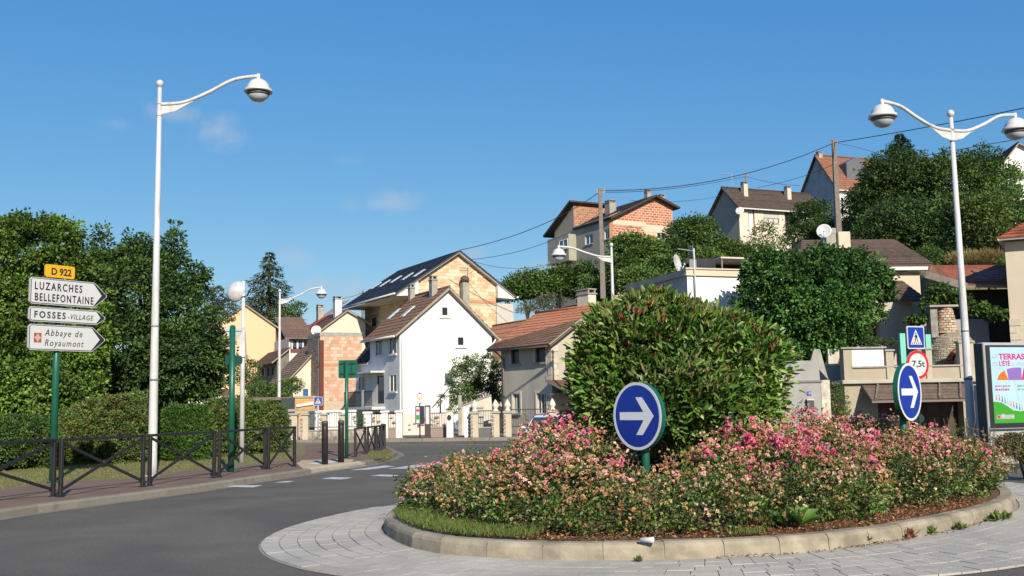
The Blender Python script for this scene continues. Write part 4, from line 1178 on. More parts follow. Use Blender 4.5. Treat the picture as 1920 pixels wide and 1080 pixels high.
for r in ol[2:]: window(root, ML_, r, M['white_paint'], M['glass'], M['concrete'], fw=.05, mull=2, depth=.12)
for r in og: window(root, MG_, r, mat('brown_frame', (.10, .07, .05)), M['glass'], M['concrete'], fw=.07, mull=0)
# window surrounds, pale
for r in ol:
    q = MB()
    mbox(q, ML_, r[0] - .12, r[0] - .003, r[2], r[3] + .12, -.03, .02); mbox(q, ML_, r[1] + .003, r[1] + .12, r[2], r[3] + .12, -.03, .02); mbox(q, ML_, r[0] - .003, r[1] + .003, r[3] + .003, r[3] + .12, -.03, .02)
    obj('surround', q, mat('pale_surround', (.55, .50, .40), (.48, .43, .35), .9, 3), root)
k = 0; z = .1                                   # corner stones in pairs of alternating length
while z < He - .3:
    w_ = .42 if k % 2 else .26
    q = MB(); q.box(-.03, w_, -.03, .0, z, z + .27); q.box(-.03, 0, 0, .68 - w_, z, z + .27); obj('corner_stone', q, mat('corner_stone', (.56, .50, .40), (.47, .42, .33), .9, 4, objrand=.08), root)
    z += .285; k += 1
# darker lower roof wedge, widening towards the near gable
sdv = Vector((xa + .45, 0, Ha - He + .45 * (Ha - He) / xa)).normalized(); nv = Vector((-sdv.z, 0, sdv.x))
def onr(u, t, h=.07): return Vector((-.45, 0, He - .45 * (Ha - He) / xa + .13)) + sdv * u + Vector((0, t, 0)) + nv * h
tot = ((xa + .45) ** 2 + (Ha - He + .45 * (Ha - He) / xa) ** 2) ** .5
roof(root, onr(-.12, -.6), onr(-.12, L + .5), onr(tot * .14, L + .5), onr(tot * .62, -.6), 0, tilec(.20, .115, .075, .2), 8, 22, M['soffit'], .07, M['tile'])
rz0 = fr.l(940, 641)[1]
q_ = MB()
chimney(root, (xa + .2, L * .15), .5, .9, Ha - .4, Ha + .75, mat('cream_block', (.58, .53, .44), (.5, .45, .37), .9, 4), M['concrete'])
po = fr.g(1040, 735, -1.2)
q = MB(); q.prism([(-.2, 0), (3, 0), (3, .2), (-.2, .05)], (0, -1.6, 2.3), (1, 0, 0), (0, 0, 1), (0, 1.6, 0)); pr = obj('porch_roof', q, M['soffit'], root)
roof(root, (-.35, -1.75, 2.35), (3.2, -1.75, 2.35), (3.2, -.02, 3.0), (-.35, -.02, 3.0), 0, tilec(.17, .09, .06), 6, 14, M['soffit'], .08, M['tile'])
pipe(root, [(-.3, L + .3, He - .15), (-.06, L - .3, He - .7), (-.06, L - .25, 0)], .045, M['gutter_brown'])

# ---- low orange roof seen between the white house and the beige one
fr = Frame('back_cottage', 'low cottage roof of orange tiles showing between the white house and the beige house', 'house', 925, 74, 27, 0)
W = 6; L = 7; He = fr.g(925, 690)[1]; xa = 4.2; Ha = fr.g(962, 600)[1]
gable_house(fr, 8.0, L, He, Ha, 3.6, -.3, M['tan'], [], [], tilec(.40, .18, .1, .16), 14, 20, og=.3, oe=2.2)

# ---- cream gable house at left
fr = Frame('cream_gable_house', 'plain cream gable house partly behind the dark left tree', 'house', 396, 92, 6, 0)
W = fr.W(516, 700); He = fr.g(396, 614)[1]; He2 = fr.g(516, 612)[1]; ap = fr.g(461, 573)
M['yellow_cream'] = mat('yellow_cream_render', (.70, .47, .285), (.65, .435, .26), .9, .5, bump=.1, bscale=20)
gable_house(fr, W, 10, He, ap[1], ap[0], -.3, M['yellow_cream'], [], [], tilec(.17, .08, .055), 12, 20, og=.25, oe=.4, He2=He2)
# satellite dish of that house
def dish(parent_or_none, c, R, rot, mt, label=None, name='satellite_dish'):
    q = MB(); q.lathe([(.001, 0), (R * .5, .04 * R), (R * .85, .14 * R), (R, .22 * R), (R, .25 * R), (R * .84, .17 * R), (.001, .03)], n=24)
    t = thing(name, label, 'satellite dish', c) if label else None
    d = obj('reflector' if t else name, q, mt, t or parent_or_none, (0, 0, 0) if t else c); d.rotation_euler = rot
    q = MB(); q.tube([(0, -R, .2 * R), (0, -R * .2, R * .9)], .02, 6); q.box(-.05, .05, -R * .3, -R * .1, R * .85, R * 1.0); obj('feed_arm', q, mt, d)
    return t or d
dish(root, (0, 0, 0), .01, (0, 0, 0), M['sign_back']) if False else None

# ---- cream gable house behind block tower
fr = Frame('pale_gable_house', 'pale cream gable house with long brown and red roof behind the block tower', 'house', 594, 90, 24, 0)
root = fr.root
W = fr.W(685, 640); ap = fr.g(650, 584); He = fr.g(594, 625)[1]; He2 = fr.g(685, 604)[1]; L = 11
gable_house(fr, W, L, He, ap[1], ap[0], -.3, mat('pale_cream', (.62, .56, .45), (.56, .51, .41), .9, .8), [], [], tilec(.20, .12, .08, .2, .15), 16, 26, og=.3, oe=.4, He2=He2)
sdl = Vector((ap[0], 0, ap[1] - He)).normalized(); nl = Vector((-(ap[1] - He), 0, ap[0])).normalized()
q = MB(); tt_ = MB()
rc = tilec(.42, .10, .05, .15); rr = random.Random(5)
for i in range(14):
    for j in range(7):
        a = Vector((0, L * .55 + j * .6, He + .2)) + sdl * (i * .42) ; b = a + sdl * .42
        tt_.add([a + nl * .05, a + Vector((0, .58, 0)) + nl * .05, b + Vector((0, .58, 0)) + nl * .02, b + nl * .02], [(0, 1, 2, 3)], rc(rr))
obj('red_tiles', tt_, M['tile'], root, kind='stuff')
for (px, pyb, pyt, w_, c_) in [(600, 600, 577, .55, 'concrete'), (632.5, 592, 562, .6, 'white_paint'), (571, 590, 577, .4, 'concrete')]:
    P0 = (0, 0, He + .12); b = fr.hit(px, pyb, P0, nl); b.x = min(b.x, ap[0] + .5); tz = fr.hit(px, pyt, (0, b.y, 0), (0, 1, 0)).z
    chimney(root, (b.x, b.y), w_, w_ * 1.4, b.z - 1.2, tz, M[c_], M['concrete'])
dish(root, (-.1, -.15, He + .2), .45, (rad(75), 0, rad(-25)), M['white_paint'])

# ---- orange block tower (unfinished)
fr = Frame('block_tower', 'unfinished flat topped extension of orange blocks with a concrete band', 'building', 600, 74, 24, 0)
root = fr.root
W = fr.W(678, 680); L = fr.Ld(577, 680); H = fr.g(600, 630)[1]; zc = fr.g(600, 684)[1]
mb = MB(); mb.box(0, W, 0, L, -.3, H - .01); obj('wall', mb, M['block_mortar'], root)
block_courses(root, MG_, [(.32, H), (W, H)], fr.g(600, 752)[1], .30, .24, SALMON, 'salmon_block', limit=250, rand=9, ops=[(-1, 99, zc - .12, zc + .12)])
GREYB = [(.33, .26, .2), (.28, .22, .17), (.36, .29, .22)]
block_courses(root, ML_, [(.5, H), (L, H)], fr.l(585, 752)[1], .5, .21, GREYB, 'grey_block', limit=90, rand=2, ops=[(-1, 99, zc - .12, zc + .12)])
q = MB(); q.box(-.03, W + .03, -.03, L + .03, H, H + .26); q.box(-.03, .3, -.03, .45, -.3, H - .002) if False else None
obj('top_band', q, M['concrete'], root)
q = MB(); q.box(-.025, W + .02, -.025, .0, zc - .1, zc + .1); q.box(-.025, 0, 0, L, zc - .1, zc + .1); obj('tie_beam', q, mat('tie_orange', (.52, .25, .12)), root)
q = MB(); q.box(-.04, .26, -.04, .0, -.3, H - .3); obj('iron_column', q, mat('red_oxide', (.13, .035, .02), (.1, .03, .02), .8, 5), root)

# ---- stone cottages with brown roofs, left of the tower
fr = Frame('stone_cottage', 'small cottage with a big brown tiled roof beside the block tower', 'house', 549, 76, 24, 0)
root = fr.root
W = fr.W(576, 720); He = fr.g(547, 706)[1]; Hh = fr.g(575, 692)[1]; L = 6.0
mb = MB()
x1 = 2.1
mb.prism([(0, -.3), (x1, -.3), (x1, He + 2.3), (0, He)], (0, 0, 0), (1, 0, 0), (0, 0, 1), (0, L, 0))
obj('wall', mb, mat('pale_cream', (.72, .68, .54)), root)
roof(root, (-.5, -.25, He - .35), (-.5, L + .3, He - .35), (x1 + .1, L + .3, He + 2.55), (x1 + .1, -.25, He + 2.55), 0, tilec(.23, .155, .11, .2, .1), 16, 24, M['soffit'], .1, M['tile'])
fr = Frame('grey_cottage', 'grey stone cottage with small dark windows and brown roof behind the thin street lamp', 'house', 519, 82, 24, 0)
root = fr.root
He = fr.g(519, 674)[1]; L = fr.Ld(482, 700); x1 = .95
ol = [fr.lrect(491, 690, 496, 708), fr.lrect(501, 688, 505.5, 706), fr.lrect(509, 687, 513, 704)]
mb = MB(); wall_to(mb, ML_, [(0, He), (L, He)], -.3, ol); wall_to(mb, MG_, [(0, He), (x1, He + .75)], -.3, []); mb.add([(x1, 0, -.3), (x1, L, -.3), (x1, L, He + .75), (x1, 0, He + .75)], [(0, 1, 2, 3)]); mb.add([(0, L, -.3), (x1, L, -.3), (x1, L, He + .75), (0, L, He)], [(0, 1, 2, 3)])
obj('wall', mb, mat('grey_stone_wall', (.20, .18, .15), (.13, .12, .10), .95, 2.5, bump=.6, bscale=6), root)
for r in ol: window(root, ML_, r, M['gutter_brown'], M['glass'], None, fw=.05, mull=0, depth=.12)
roof(root, (-.5, -.3, He - .25), (-.5, L + .3, He - .25), (x1 + .1, L + .3, He + 1.0), (x1 + .1, -.3, He + 1.0), 0, tilec(.17, .10, .07, .2, .1), 12, 20, M['soffit'], .1, M['tile'])
fr = Frame('laundry_house', 'white balcony house with washing hung under its brown roof edge', 'house', 541, 84, 24, 0)
root = fr.root
a = fr.grect(541, 662, 579, 636); zt = fr.g(541, 633)[1]; W = fr.W(580, 650)
mb = MB(); wall_to(mb, MG_, [(0, zt), (W, zt)], -.3, [(a[0] + .15, a[1] - .1, a[2], a[3])], depth=1.2)
mb.add([(0, 0, -.3), (0, 6, -.3), (0, 6, zt), (0, 0, zt)], [(0, 1, 2, 3)])
obj('wall', mb, M['white_paint'], root)
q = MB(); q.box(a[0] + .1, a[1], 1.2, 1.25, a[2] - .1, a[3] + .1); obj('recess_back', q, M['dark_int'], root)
roof(root, (-.4, -.5, zt), (W + .3, -.5, zt), (W + .3, 4, zt + 2.0), (-.4, 4, zt + 2.0), 0, tilec(.16, .1, .07), 8, 16, M['soffit'], .12, M['tile'])
q = MB(); q.box(a[0] + .15, a[1] - .1, .05, .08, a[2], a[2] + .35); obj('railing', q, mat('brown_rail', (.12, .05, .04), rough=.7), root)
line = link('washing_line', None, None, tuple(fr.R @ Vector((0, .05, 0)) + fr.o), fr.az, label='washing of white, blue and dark clothes hung in the small balcony', category='laundry')
q = MB(); q.tube([(a[0] + .1, 0.05, a[3] - .12), (a[1] - .1, 0.05, a[3] - .12)], .012, 5); obj('cord', q, M['white_frame'], line)
cc = [(.5, .5, .52), (.05, .06, .10), (.6, .6, .6), (.08, .12, .25), (.45, .45, .48), (.3, .08, .08)]
x = a[0] + .22; k = 0
while x < a[1] - .35:
    w_ = rng.uniform(.12, .2); h_ = rng.uniform(.35, .75); c = cc[k % 6]
    q = MB(); q.prism([(x, 0), (x + w_, 0), (x + w_ * .9, -h_), (x + .02, -h_ * .96)], (0, .04, a[3] - .13), (1, 0, 0), (0, 0, 1), (0, .02, 0)); obj('garment', q, mat('cloth_%d' % (k % 6), c, rough=.9), line)
    x += w_ + .04; k += 1

# ---- far hillside house of red brick and grey render
fr = Frame('brick_hill_house', 'half rendered red brick house high on the hill with dark roof and two chimneys', 'house', 1152, 110, 28, 0)
root = fr.root
W = fr.W(1262, 430); L = fr.Ld(1040, 450)
zb = fr.g(1152, 560)[1]
ap = fr.g(1224, 371); Hl = fr.g(1152, 406)[1]; Hr = fr.g(1262, 384)[1]
og = [fr.grect(1232, 427, 1248, 448)]
ol = [fr.lrect(1097, 437, 1111, 460), fr.lrect(1133, 428, 1142, 450), fr.lrect(1098, 488, 1109, 507)]
M['grey_rough'] = mat('grey_rough_render', (.36, .335, .275), (.30, .28, .235), .95, 1.0, bump=.4, bscale=14, stain=((.2, .18, .15), 1.0, (1, 1, .3), .4))
mb = MB(); wall_to(mb, ML_, [(0, Hl), (L, Hl)], zb, ol); mb.add([(W, 0, zb), (W, L, zb), (W, L, Hr), (W, 0, Hr)], [(0, 1, 2, 3)]); mb.add([(0, L, zb), (W, L, zb), (W, L, Hr), (ap[0], L, ap[1]), (0, L, Hl)], [(0, 1, 2, 3, 4)])
obj('side_wall', mb, M['grey_rough'], root)
mb = MB(); wall_to(mb, MG_, [(0, Hl), ap, (W, Hr)], zb, og); obj('wall', mb, mat('brick_mortar', (.62, .47, .36), (.52, .38, .29), .95, 5), root)
RED = [(.40, .13, .065), (.46, .16, .085), (.36, .11, .06), (.50, .19, .10)]
zband = fr.g(1152, 413)[1]; z2 = fr.g(1262, 420)[1]
def brick_stuff(fr, mp, prof, zb, bw, bh, ops, gap, colr, parent, rand=1):
    block_courses(parent, mp, prof, zb, bw, bh, colr, 'red_brick', limit=0, ops=ops, name='brick', rand=rand, gap=gap, d=.025)
zl = fr.g(1200, 418)[1]; zl2 = fr.g(1200, 424)[1]
brick_stuff(fr, MG_, [(0, Hl), ap, (W, Hr)], fr.g(1200, 470)[1], .50, .27, og + [(-1, W * .55, zl2 - .05, zl + .1), (W * .55, 99, zl2 - .65, zl - .1)], .085, RED, root)
zr = zl
q = MB(); q.box(-.01, W * .55, -.03, .0, zl2 - .02, zl + .05); q.box(W * .55, W + .01, -.03, 0, zl2 - .6, zl - .15); obj('concrete_band', q, mat('band', (.55, .49, .38), (.48, .42, .33), .9, 3), root)
q = MB(); q.box(-.02, .45, -.04, .0, zb, Hl); obj('corner_pier', q, mat('brick_pier', (.40, .2, .13), (.34, .16, .1), .9, 5), root)
for r in og: window(root, MG_, r, M['white_frame'], M['glass'], M['concrete'], fw=.10)
for r in ol: window(root, ML_, r, M['white_frame'], M['glass_blue'], M['concrete'], fw=.09)
dk = tilec(.055, .038, .032, .25)
e_ = fr.g(1144, 408, -.6)
roof(root, (e_[0], -.7, Hl - .25), (e_[0], L * .62, Hl - .25), (ap[0], L * .62, ap[1] + .25), (ap[0], -.7, ap[1] + .25), 0, dk, 14, 20, mat('dark_verge', (.045, .035, .03), rough=.7), .2, M['tile'])
e2 = fr.g(1275, 388, -.6)
roof(root, (e2[0], -.7, e2[1] - .05), (e2[0], L, e2[1] - .05), (ap[0] + .01, L, ap[1] + .25), (ap[0] + .01, -.7, ap[1] + .25), 0, dk, 12, 20, mat('dark_verge', (.045, .035, .03), rough=.7), .2, M['tile'])
# rear wing: brick clerestory and mono-pitch roof falling to the left
tw = fr.l(1076, 420)[0]
zt = fr.l(1074, 383)[1]; zlo = fr.l(1036, 430)[1]; t_far = fr.l(1040, 440)[0]
xw = fr.hit(1143, 396, (0, tw, 0), (0, 1, 0)).x
q = MB(); q.add([(0, tw, Hl - .4), (xw, tw, Hl - .4), (xw, tw, zt), (0, tw, zt)], [(0, 1, 2, 3)])
q.add([(-.004, tw, Hl - .2), (-.004, t_far, Hl - .2 if zlo > Hl else zlo), (-.004, t_far, zlo), (-.004, tw, zt)], [(0, 1, 2, 3)])
q.add([(xw, tw, zb), (xw, t_far, zb), (xw, t_far, zlo), (xw, tw, zt)], [(0, 1, 2, 3)])
rw = obj('rear_wing_wall', q, M['grey_rough'], root)
MW = lambda s, z, d: (s, tw + d, z)
block_courses(root, MW, [(0, zt - .1), (xw, zt - .1)], Hl - .2, .50, .27, RED, 'red_brick', limit=0, name='brick', rand=4, gap=.085, d=.03)
roof(root, (-.8, t_far + 1.4, zlo - (zt - zlo) / (t_far - tw) * 1.4), (xw + .5, t_far + 1.4, zlo - (zt - zlo) / (t_far - tw) * 1.4), (xw + .5, tw - .5, zt + .3), (-.8, tw - .5, zt + .3), 0, dk, 12, 20, mat('dark_verge', (.045, .035, .03), rough=.7), .22, M['tile'])
# closed bay jutting out to the left
bz0 = fr.l(1060, 494)[1]; b_t0 = fr.l(1081, 480)[0]
q = MB(); q.box(-1.0, .0, b_t0, t_far, bz0, bz0 + 3.0); obj('bay', q, M['grey_rough'], root)
r = fr.lrect(1049, 447, 1065, 470, -1.0)
window(root, lambda s, z, d: (d - 1.05, s, z), r, M['white_frame'], M['glass_blue'], M['concrete'], fw=.1, depth=.04)
for (px, pyb, pyt, w_, c_) in [(1145, 398, 376, .9, 'concrete'), (1215, 378, 356, .55, 'concrete'), (1240, 372, 365, .6, 'concrete')]:
    tq = tw * .5 if px < 1200 else .8
    b = fr.hit(px, pyb, (0, tq, 0), (0, 1, 0)); tz = fr.hit(px, pyt, (0, tq, 0), (0, 1, 0)).z
    chimney(root, (b.x, tq), w_, w_ * 1.1, b.z - 1.5, tz - .3, M[c_], M['concrete'])

# ---- houses with the ridge running along the front (gable seen at the left)
def long_house(fr, Wf, L, He, zr, zb, tm_, gm, ops_g, tcol, rows, cols, oe=.5, og=.4, dep=None):
    """front wall along x (height He), gable on the left plane, ridge along x at depth L/2"""
    root = fr.root
    mb = MB(); wall_to(mb, MG_, [(0, He), (Wf, He)], zb, ops_g); obj('wall', mb, tm_, root)
    mb = MB(); wall_to(mb, ML_, [(0, He), (L / 2, zr), (L, He)], zb, [])
    mb.add([(Wf, 0, zb), (Wf, L, zb), (Wf, L, He), (Wf, L / 2, zr), (Wf, 0, He)], [(0, 1, 2, 3, 4)]); mb.add([(0, L, zb), (Wf, L, zb), (Wf, L, He), (0, L, He)], [(0, 1, 2, 3)])
    obj('gable_wall', mb, gm, root)
    sl = (zr - He) / (L / 2)
    roof(root, (-og, -oe, He - oe * sl + .15), (Wf + og, -oe, He - oe * sl + .15), (Wf + og, L / 2, zr + .15), (-og, L / 2, zr + .15), 0, tcol, rows, cols, mat('dark_verge', (.045, .035, .03), rough=.7), .14, M['tile'])
    roof(root, (-og, L + oe, He - oe * sl + .15), (Wf + og, L + oe, He - oe * sl + .15), (Wf + og, L / 2 + .01, zr + .15), (-og, L / 2 + .01, zr + .15), 0, tcol, rows, cols, mat('dark_verge', (.045, .035, .03), rough=.7), .14, M['tile'])
    q = MB(); q.tube([(-og, L / 2, zr + .2), (Wf + og, L / 2, zr + .2)], .12, 8); obj('ridge_tiles', q, tm_ridge(tcol), root)
    q = MB(); q.box(-og, Wf + og, -oe - .12, -oe, He - oe * sl - .02, He - oe * sl + .12); obj('gutter', q, M['white_paint'], root)
fr = Frame('cream_hill_house', 'cream house on the hill with long dark roof, two chimneys and a grey gable', 'house', 1401, 125, 23, 0)
root = fr.root
Wf = fr.W(1545, 420); L = fr.Ld(1334, 400); He = fr.g(1405, 387)[1]; zr = fr.hit(1364, 352, (0, 0, 0), (1, 0, 0)).z; zb = fr.g(1401, 470)[1]
og = [fr.grect(1404.5, 392, 1414, 440), fr.grect(1432, 395, 1460, 418), fr.grect(1473, 398, 1487, 440)]
long_house(fr, Wf, L, He, zr, zb, mat('pink_cream', (.62, .535, .44), (.57, .49, .40), .9, 1), M['grey_rough'], og, tilec(.085, .06, .048, .25, .1), 16, 34)
mr_ = mat('maroon_paint', (.18, .03, .03), rough=.6)
window(root, MG_, og[0], mr_, M['white_paint'], None, fw=.12, mull=0)
window(root, MG_, og[1], mr_, mat('pale_pane', (.5, .47, .42), rough=.3), M['white_paint'], fw=.09, mull=2, box=1.0, shutter=mat('grey_shutter', (.42, .42, .40), rough=.6))
window(root, MG_, og[2], mr_, M['glass'], None, fw=.12, mull=1)
for px, pyt in ((1396, 342), (1477, 350)):
    b = fr.hit(px, 365, (0, L / 2 - 1, 0), (0, 1, 0)); tz = fr.hit(px, pyt, (0, L / 2 - 1, 0), (0, 1, 0)).z
    chimney(root, (b.x, L / 2 - 1), .6, .7, zr - 1.5, tz - .25, M['cream'], M['concrete'])
c = fr.l(1395, 395); dish(root, (-.3, c[0] * .6, c[1]), .5, (rad(70), 0, rad(-40)), M['white_paint'])
b = fr.hit(1373, 350, (0, L / 2, 0), (0, 1, 0)); tz = fr.hit(1373, 326, (0, L / 2, 0), (0, 1, 0)).z
q = MB(); q.tube([(b.x, L / 2, zr), (b.x, L / 2, tz)], .03, 5); q.tube([(b.x - 2.2, L / 2, tz - .1), (b.x + .1, L / 2, tz)], .02, 4)
for k in range(7): q.tube([(b.x - 2 + k * .28, L / 2 - .25, tz - .1), (b.x - 2 + k * .28, L / 2 + .25, tz - .1)], .012, 4)
obj('antenna', q, M['sign_back'], root)

fr = Frame('grey_gable_house', 'highest hill house with weathered grey gable and rust red roof behind the tall utility pole', 'house', 1592, 150, 20, 0)
root = fr.root
Wf = 12; L = fr.Ld(1500, 350); He = fr.g(1592, 352)[1]; zr = fr.hit(1534, 292, (0, L / 2, 0), (1, 0, 0)).z; zb = fr.g(1592, 420)[1]
long_house(fr, Wf, L, He, zr, zb, M['white_render'], mat('weathered_grey', (.42, .43, .45), (.30, .31, .33), .95, .8, bump=.3, bscale=5, stain=((.18, .18, .19), .9, (1, 1, .6), .6)), [], tilec(.22, .10, .055, .2), 16, 26)
a = fr.hit(1600, 322, (0, 1.6, 0), (0, 1, 0))
q = MB(); q.prism([(a.x - 1.5, He + .3), (a.x + 2.2, He + .3), (a.x + 2.2, a.z + 1.2), (a.x + .4, a.z + 2.2), (a.x - 1.5, a.z + 1.2)], (0, 1.2, 0), (1, 0, 0), (0, 0, 1), (0, L * .35, 0)); dm = obj('dormer', q, mat('dormer_grey', (.10, .105, .12), (.13, .13, .15), .9, 3), root)
b = fr.hit(1534, 292, (0, L / 2, 0), (0, 1, 0)); chimney(root, (.5, L / 2), .7, .7, zr - .5, zr + .45, M['concrete'], M['concrete'])

fr = Frame('white_top_house', 'white gable with brown roof at the top right edge above the hill trees', 'house', 1902, 95, -8, 0)
root = fr.root
ap = fr.g(1925, 285); 
gable_house(fr, 9, 10, fr.g(1893, 318)[1], fr.g(1925, 270)[1], 1.9, fr.g(1893, 420)[1], M['white_render'], [], [], tilec(.22, .10, .065), 14, 20, og=.4, oe=.5, He2=fr.g(1893, 318)[1] - 2)
fr = Frame('hidden_roof_house', 'dark brown roof with one chimney peeking over the hill trees at the right', 'house', 1810, 110, 15, 0)
Wf = 16; He = fr.g(1810, 310)[1]; 
long_house(fr, Wf, 8, He - 1.0, fr.g(1860, 288)[1], He - 6, M['white_render'], M['white_render'], [], tilec(.12, .07, .05), 10, 26)

# ---- flat roofed white building
fr = Frame('flat_white_house', 'white flat roofed building with beige parapet and dark roof terrace awning', 'building', 1297, 45, 19, 0)
root = fr.root
W = fr.W(1400, 560) + 2; L = fr.Ld(1176, 560) ; H1 = fr.g(1297, 517)[1]; H2 = fr.g(1297, 505)[1]
oq = [fr.lrect(1233, 530, 1247, 550)]
mb = MB(); wall_to(mb, MG_, [(0, H1), (W, H1)], -.3, []); mb.add([(W, 0, -.3), (W, L, -.3), (W, L, H1), (W, 0, H1)], [(0, 1, 2, 3)]); mb.add([(0, L, -.3), (W, L, -.3), (W, L, H1), (0, L, H1)], [(0, 1, 2, 3)])
obj('wall', mb, M['white_render'], root)
mb = MB(); wall_to(mb, ML_, [(0, H1), (L, H1)], -.3, oq); obj('side_wall', mb, mat('rough_grey_wall', (.40, .39, .37), (.28, .275, .26), .95, 4, bump=.5, bscale=14), root)
q = MB(); q.box(-.06, W + .06, -.06, .15, H1 + .06, H2); q.box(-.10, W + .1, -.10, .15, H1, H1 + .055); q.box(-.12, W + .1, -.12, .2, H2 + .001, H2 + .06); obj('parapet', q, M['cream'], root)
q = MB(); q.box(-.06, .15, .16, L, H1 + .06, H2 - .001); q.box(-.10, .15, .16, L, H1, H1 + .055); obj('side_parapet', q, M['concrete'], root)
q = MB(); q.box(.16, W - .1, .16, L - .1, H1 + .0, H1 + .05); obj('roof_deck', q, M['concrete'], root)
window(root, ML_, oq[0], M['white_frame'], M['glass'], M['white_paint'], fw=.07)
# awning on the terrace
x0, _ = fr.g(1293, 500, .6); x1 = fr.g(1350, 500, .6)[0]; x2 = fr.g(1428, 500, .6)[0]; zt = fr.g(1350, 483, .6)[1]
t = thing('terrace_awning', 'dark open awning on posts over the flat roof terrace', 'awning', fr.o, fr.az)
q = MB(); q.box(x1, x2, .5, 3.5, zt - .04, zt + .03); obj('awning_roof', q, mat('pale_edge', (.5, .48, .44), rough=.7), t)
q = MB(); q.box(x0, x1 - .05, .9, .95, H1 + .06, zt - .02); q.box(x1, x2, 2.4, 2.45, H1 + .06, zt - .05); q.box(x2 - .06, x2, .6, 2.4, H1 + .06, zt - .05); obj('screen', q, mat('dark_screen', (.035, .035, .05), (.02, .02, .03), .8, 3), t)
q = MB(); q.box(x0, x0 + .35, .6, .65, H1 + .06, zt - .12); obj('grey_board', q, mat('board_grey', (.2, .21, .23), rough=.8), t)
for x in (x1 + .05, x2 - .08): 
    q = MB(); q.box(x, x + .07, .55, .62, H1 + .06, zt - .05); obj('post', q, M['wood_grey'], t)
c = fr.l(1260, 500, 0.0)
dd = dish(None, fr.R @ Vector((.2, c[0], 0)) + Vector((fr.o.x, fr.o.y, c[1] + .1)), .45, (rad(80), 0, rad(60)), M['lamp_grey'], 'round satellite dish seen side on, on the flat roof parapet')
pa = fr.g(1304, 560, -.1); pt = fr.g(1304, 466, -.1)
t = thing('roof_antenna', 'tv antenna on a tall white mast at the corner of the flat roofed building', 'antenna', fr.R @ Vector((pa[0], -.12, 0)) + Vector((fr.o.x, fr.o.y, pa[1])), fr.az)
hh = pt[1] - pa[1]
q = MB(); q.tube([(0, 0, 0), (0, 0, hh)], .035, 8); obj('mast', q, M['lamp_white'], t)
q = MB(); q.tube([(-.8, 0, hh - .05), (.05, 0, hh - .12)], .015, 5)
for k in range(8): q.tube([(-.78 + k * .07, -.15, hh - .05 - k * .005), (-.78 + k * .07, .15, hh - .05 - k * .005)], .008, 4)
for z in (0, .08, .16, -.08, -.16, -.24): q.tube([(-.16, -.2, hh - .1 + z), (-.16, .2, hh - .1 + z)], .008, 4)
for y in (-.2, 0, .2): q.tube([(-.16, y, hh - .35), (-.16, y, hh + .08)], .008, 4)
obj('aerial', q, M['sign_back'], t)

# ---- brown roofed house above the terrace
fr = Frame('brown_roof_house', 'cream house with brown stepped roofs behind the fig tree', 'house', 1655, 52, 4, 0)
root = fr.root
zE = fr.g(1700, 497)[1]; zR = fr.g(1640, 449, 3.2)[1]
xa0 = fr.g(1490, 500)[0]; xb0 = fr.g(1741, 497)[0]; xr1 = fr.g(1677, 450, 3.2)[0]; xr0 = fr.g(1503, 447, 3.2)[0]
brn = tilec(.105, .068, .05, .2, .12)
roof(root, (xa0, -.5, zE), (xb0, -.5, zE), (xr1, 3.2, zR), (xr0, 3.2, zR), 0, brn, 12, 40, M['gutter_brown'], .12, M['tile'])
roof(root, (xb0, 7, zE), (xa0, 7, zE), (xr0, 3.21, zR), (xr1, 3.21, zR), 0, brn, 10, 30, M['gutter_brown'], .12, M['tile'])
q = MB(); q.add([(xb0, -.5, zE), (xb0, 7, zE), (xr1, 3.2, zR)], [(0, 1, 2)]); q.add([(xa0, -.5, zE), (xa0, 7, zE), (xr0, 3.2, zR)], [(0, 1, 2)]); obj('hip_face', q, mat('brown_hip', (.10, .065, .05), (.08, .05, .04), .9, 5), root)
zL = fr.g(1700, 526)[1]
q = MB(); q.box(xa0 + .3, fr.g(1724, 510)[0], 0, 6.5, -.2, zE - .32); obj('wall', q, M['cream'], root)
q = MB(); q.box(xa0 + .1, xb0 - .02, -.42, 0.02, zE - .30, zE - .13); obj('eave_board', q, M['white_paint'], root)
xs0 = fr.g(1650, 560)[0]; xs1 = fr.g(1735, 563, -2)[0]; zl_ = fr.g(1700, 563, -2)[1]
roof(root, (xs0, -2.2, zl_), (xs1, -2.2, zl_), (xs1 - .2, -.02, zL), (xs0 + .2, -.02, zL), 0, brn, 7, 16, M['gutter_brown'], .1, M['tile'])
ob = [fr.grect(1621, 646, 1650, 603, -1.6)]
mb = MB(); mp2 = lambda s, z, d: (s, d - 1.6, z)
xw0 = fr.g(1560, 600, -1.6)[0]; xw1 = fr.g(1712, 600, -1.6)[0]
wall_to(mb, mp2, [(xw0, zl_ - .05), (xw1, zl_ - .05)], -.2, ob, depth=.6); mb.add([(xw1, -1.6, -.2), (xw1, 0, -.2), (xw1, 0, zl_), (xw1, -1.6, zl_)], [(0, 1, 2, 3)]); mb.add([(xw0, -1.6, -.2), (xw0, 0, -.2), (xw0, 0, zl_), (xw0, -1.6, zl_)], [(0, 1, 2, 3)])
obj('front_wall', mb, M['tan'], root)
window(root, mp2, ob[0], M['gutter_brown'], M['glass'], None, fw=.08, mull=1, kind='patio_door', depth=.5)
q = MB(); q.tube([(xs1 - .3, -2.25, zl_ - .1), (xs0 + 1.4, -2.25, zl_ - .1), (xs0 + 1.4, -2.25, zl_ - .5), (xs0 + 1.2, -1.7, zl_ - .9), (xs0 + 1.2, -1.7, 2.5)], .05, 6); obj('downpipe', q, M['white_frame'], root)
ob = fr.g(1616, 640, -2.1)
q = MB(); q.box(ob[0] - .06, ob[0] + .06, -2.15, -2.03, 2.6, fr.g(1616, 598, -2.1)[1]); obj('porch_post', q, M['white_paint'], root)
cb = fr.g(1575, 475, -.2)
a0, a1 = fr.g(1557, 470, -.4), fr.g(1594, 434, -.4)
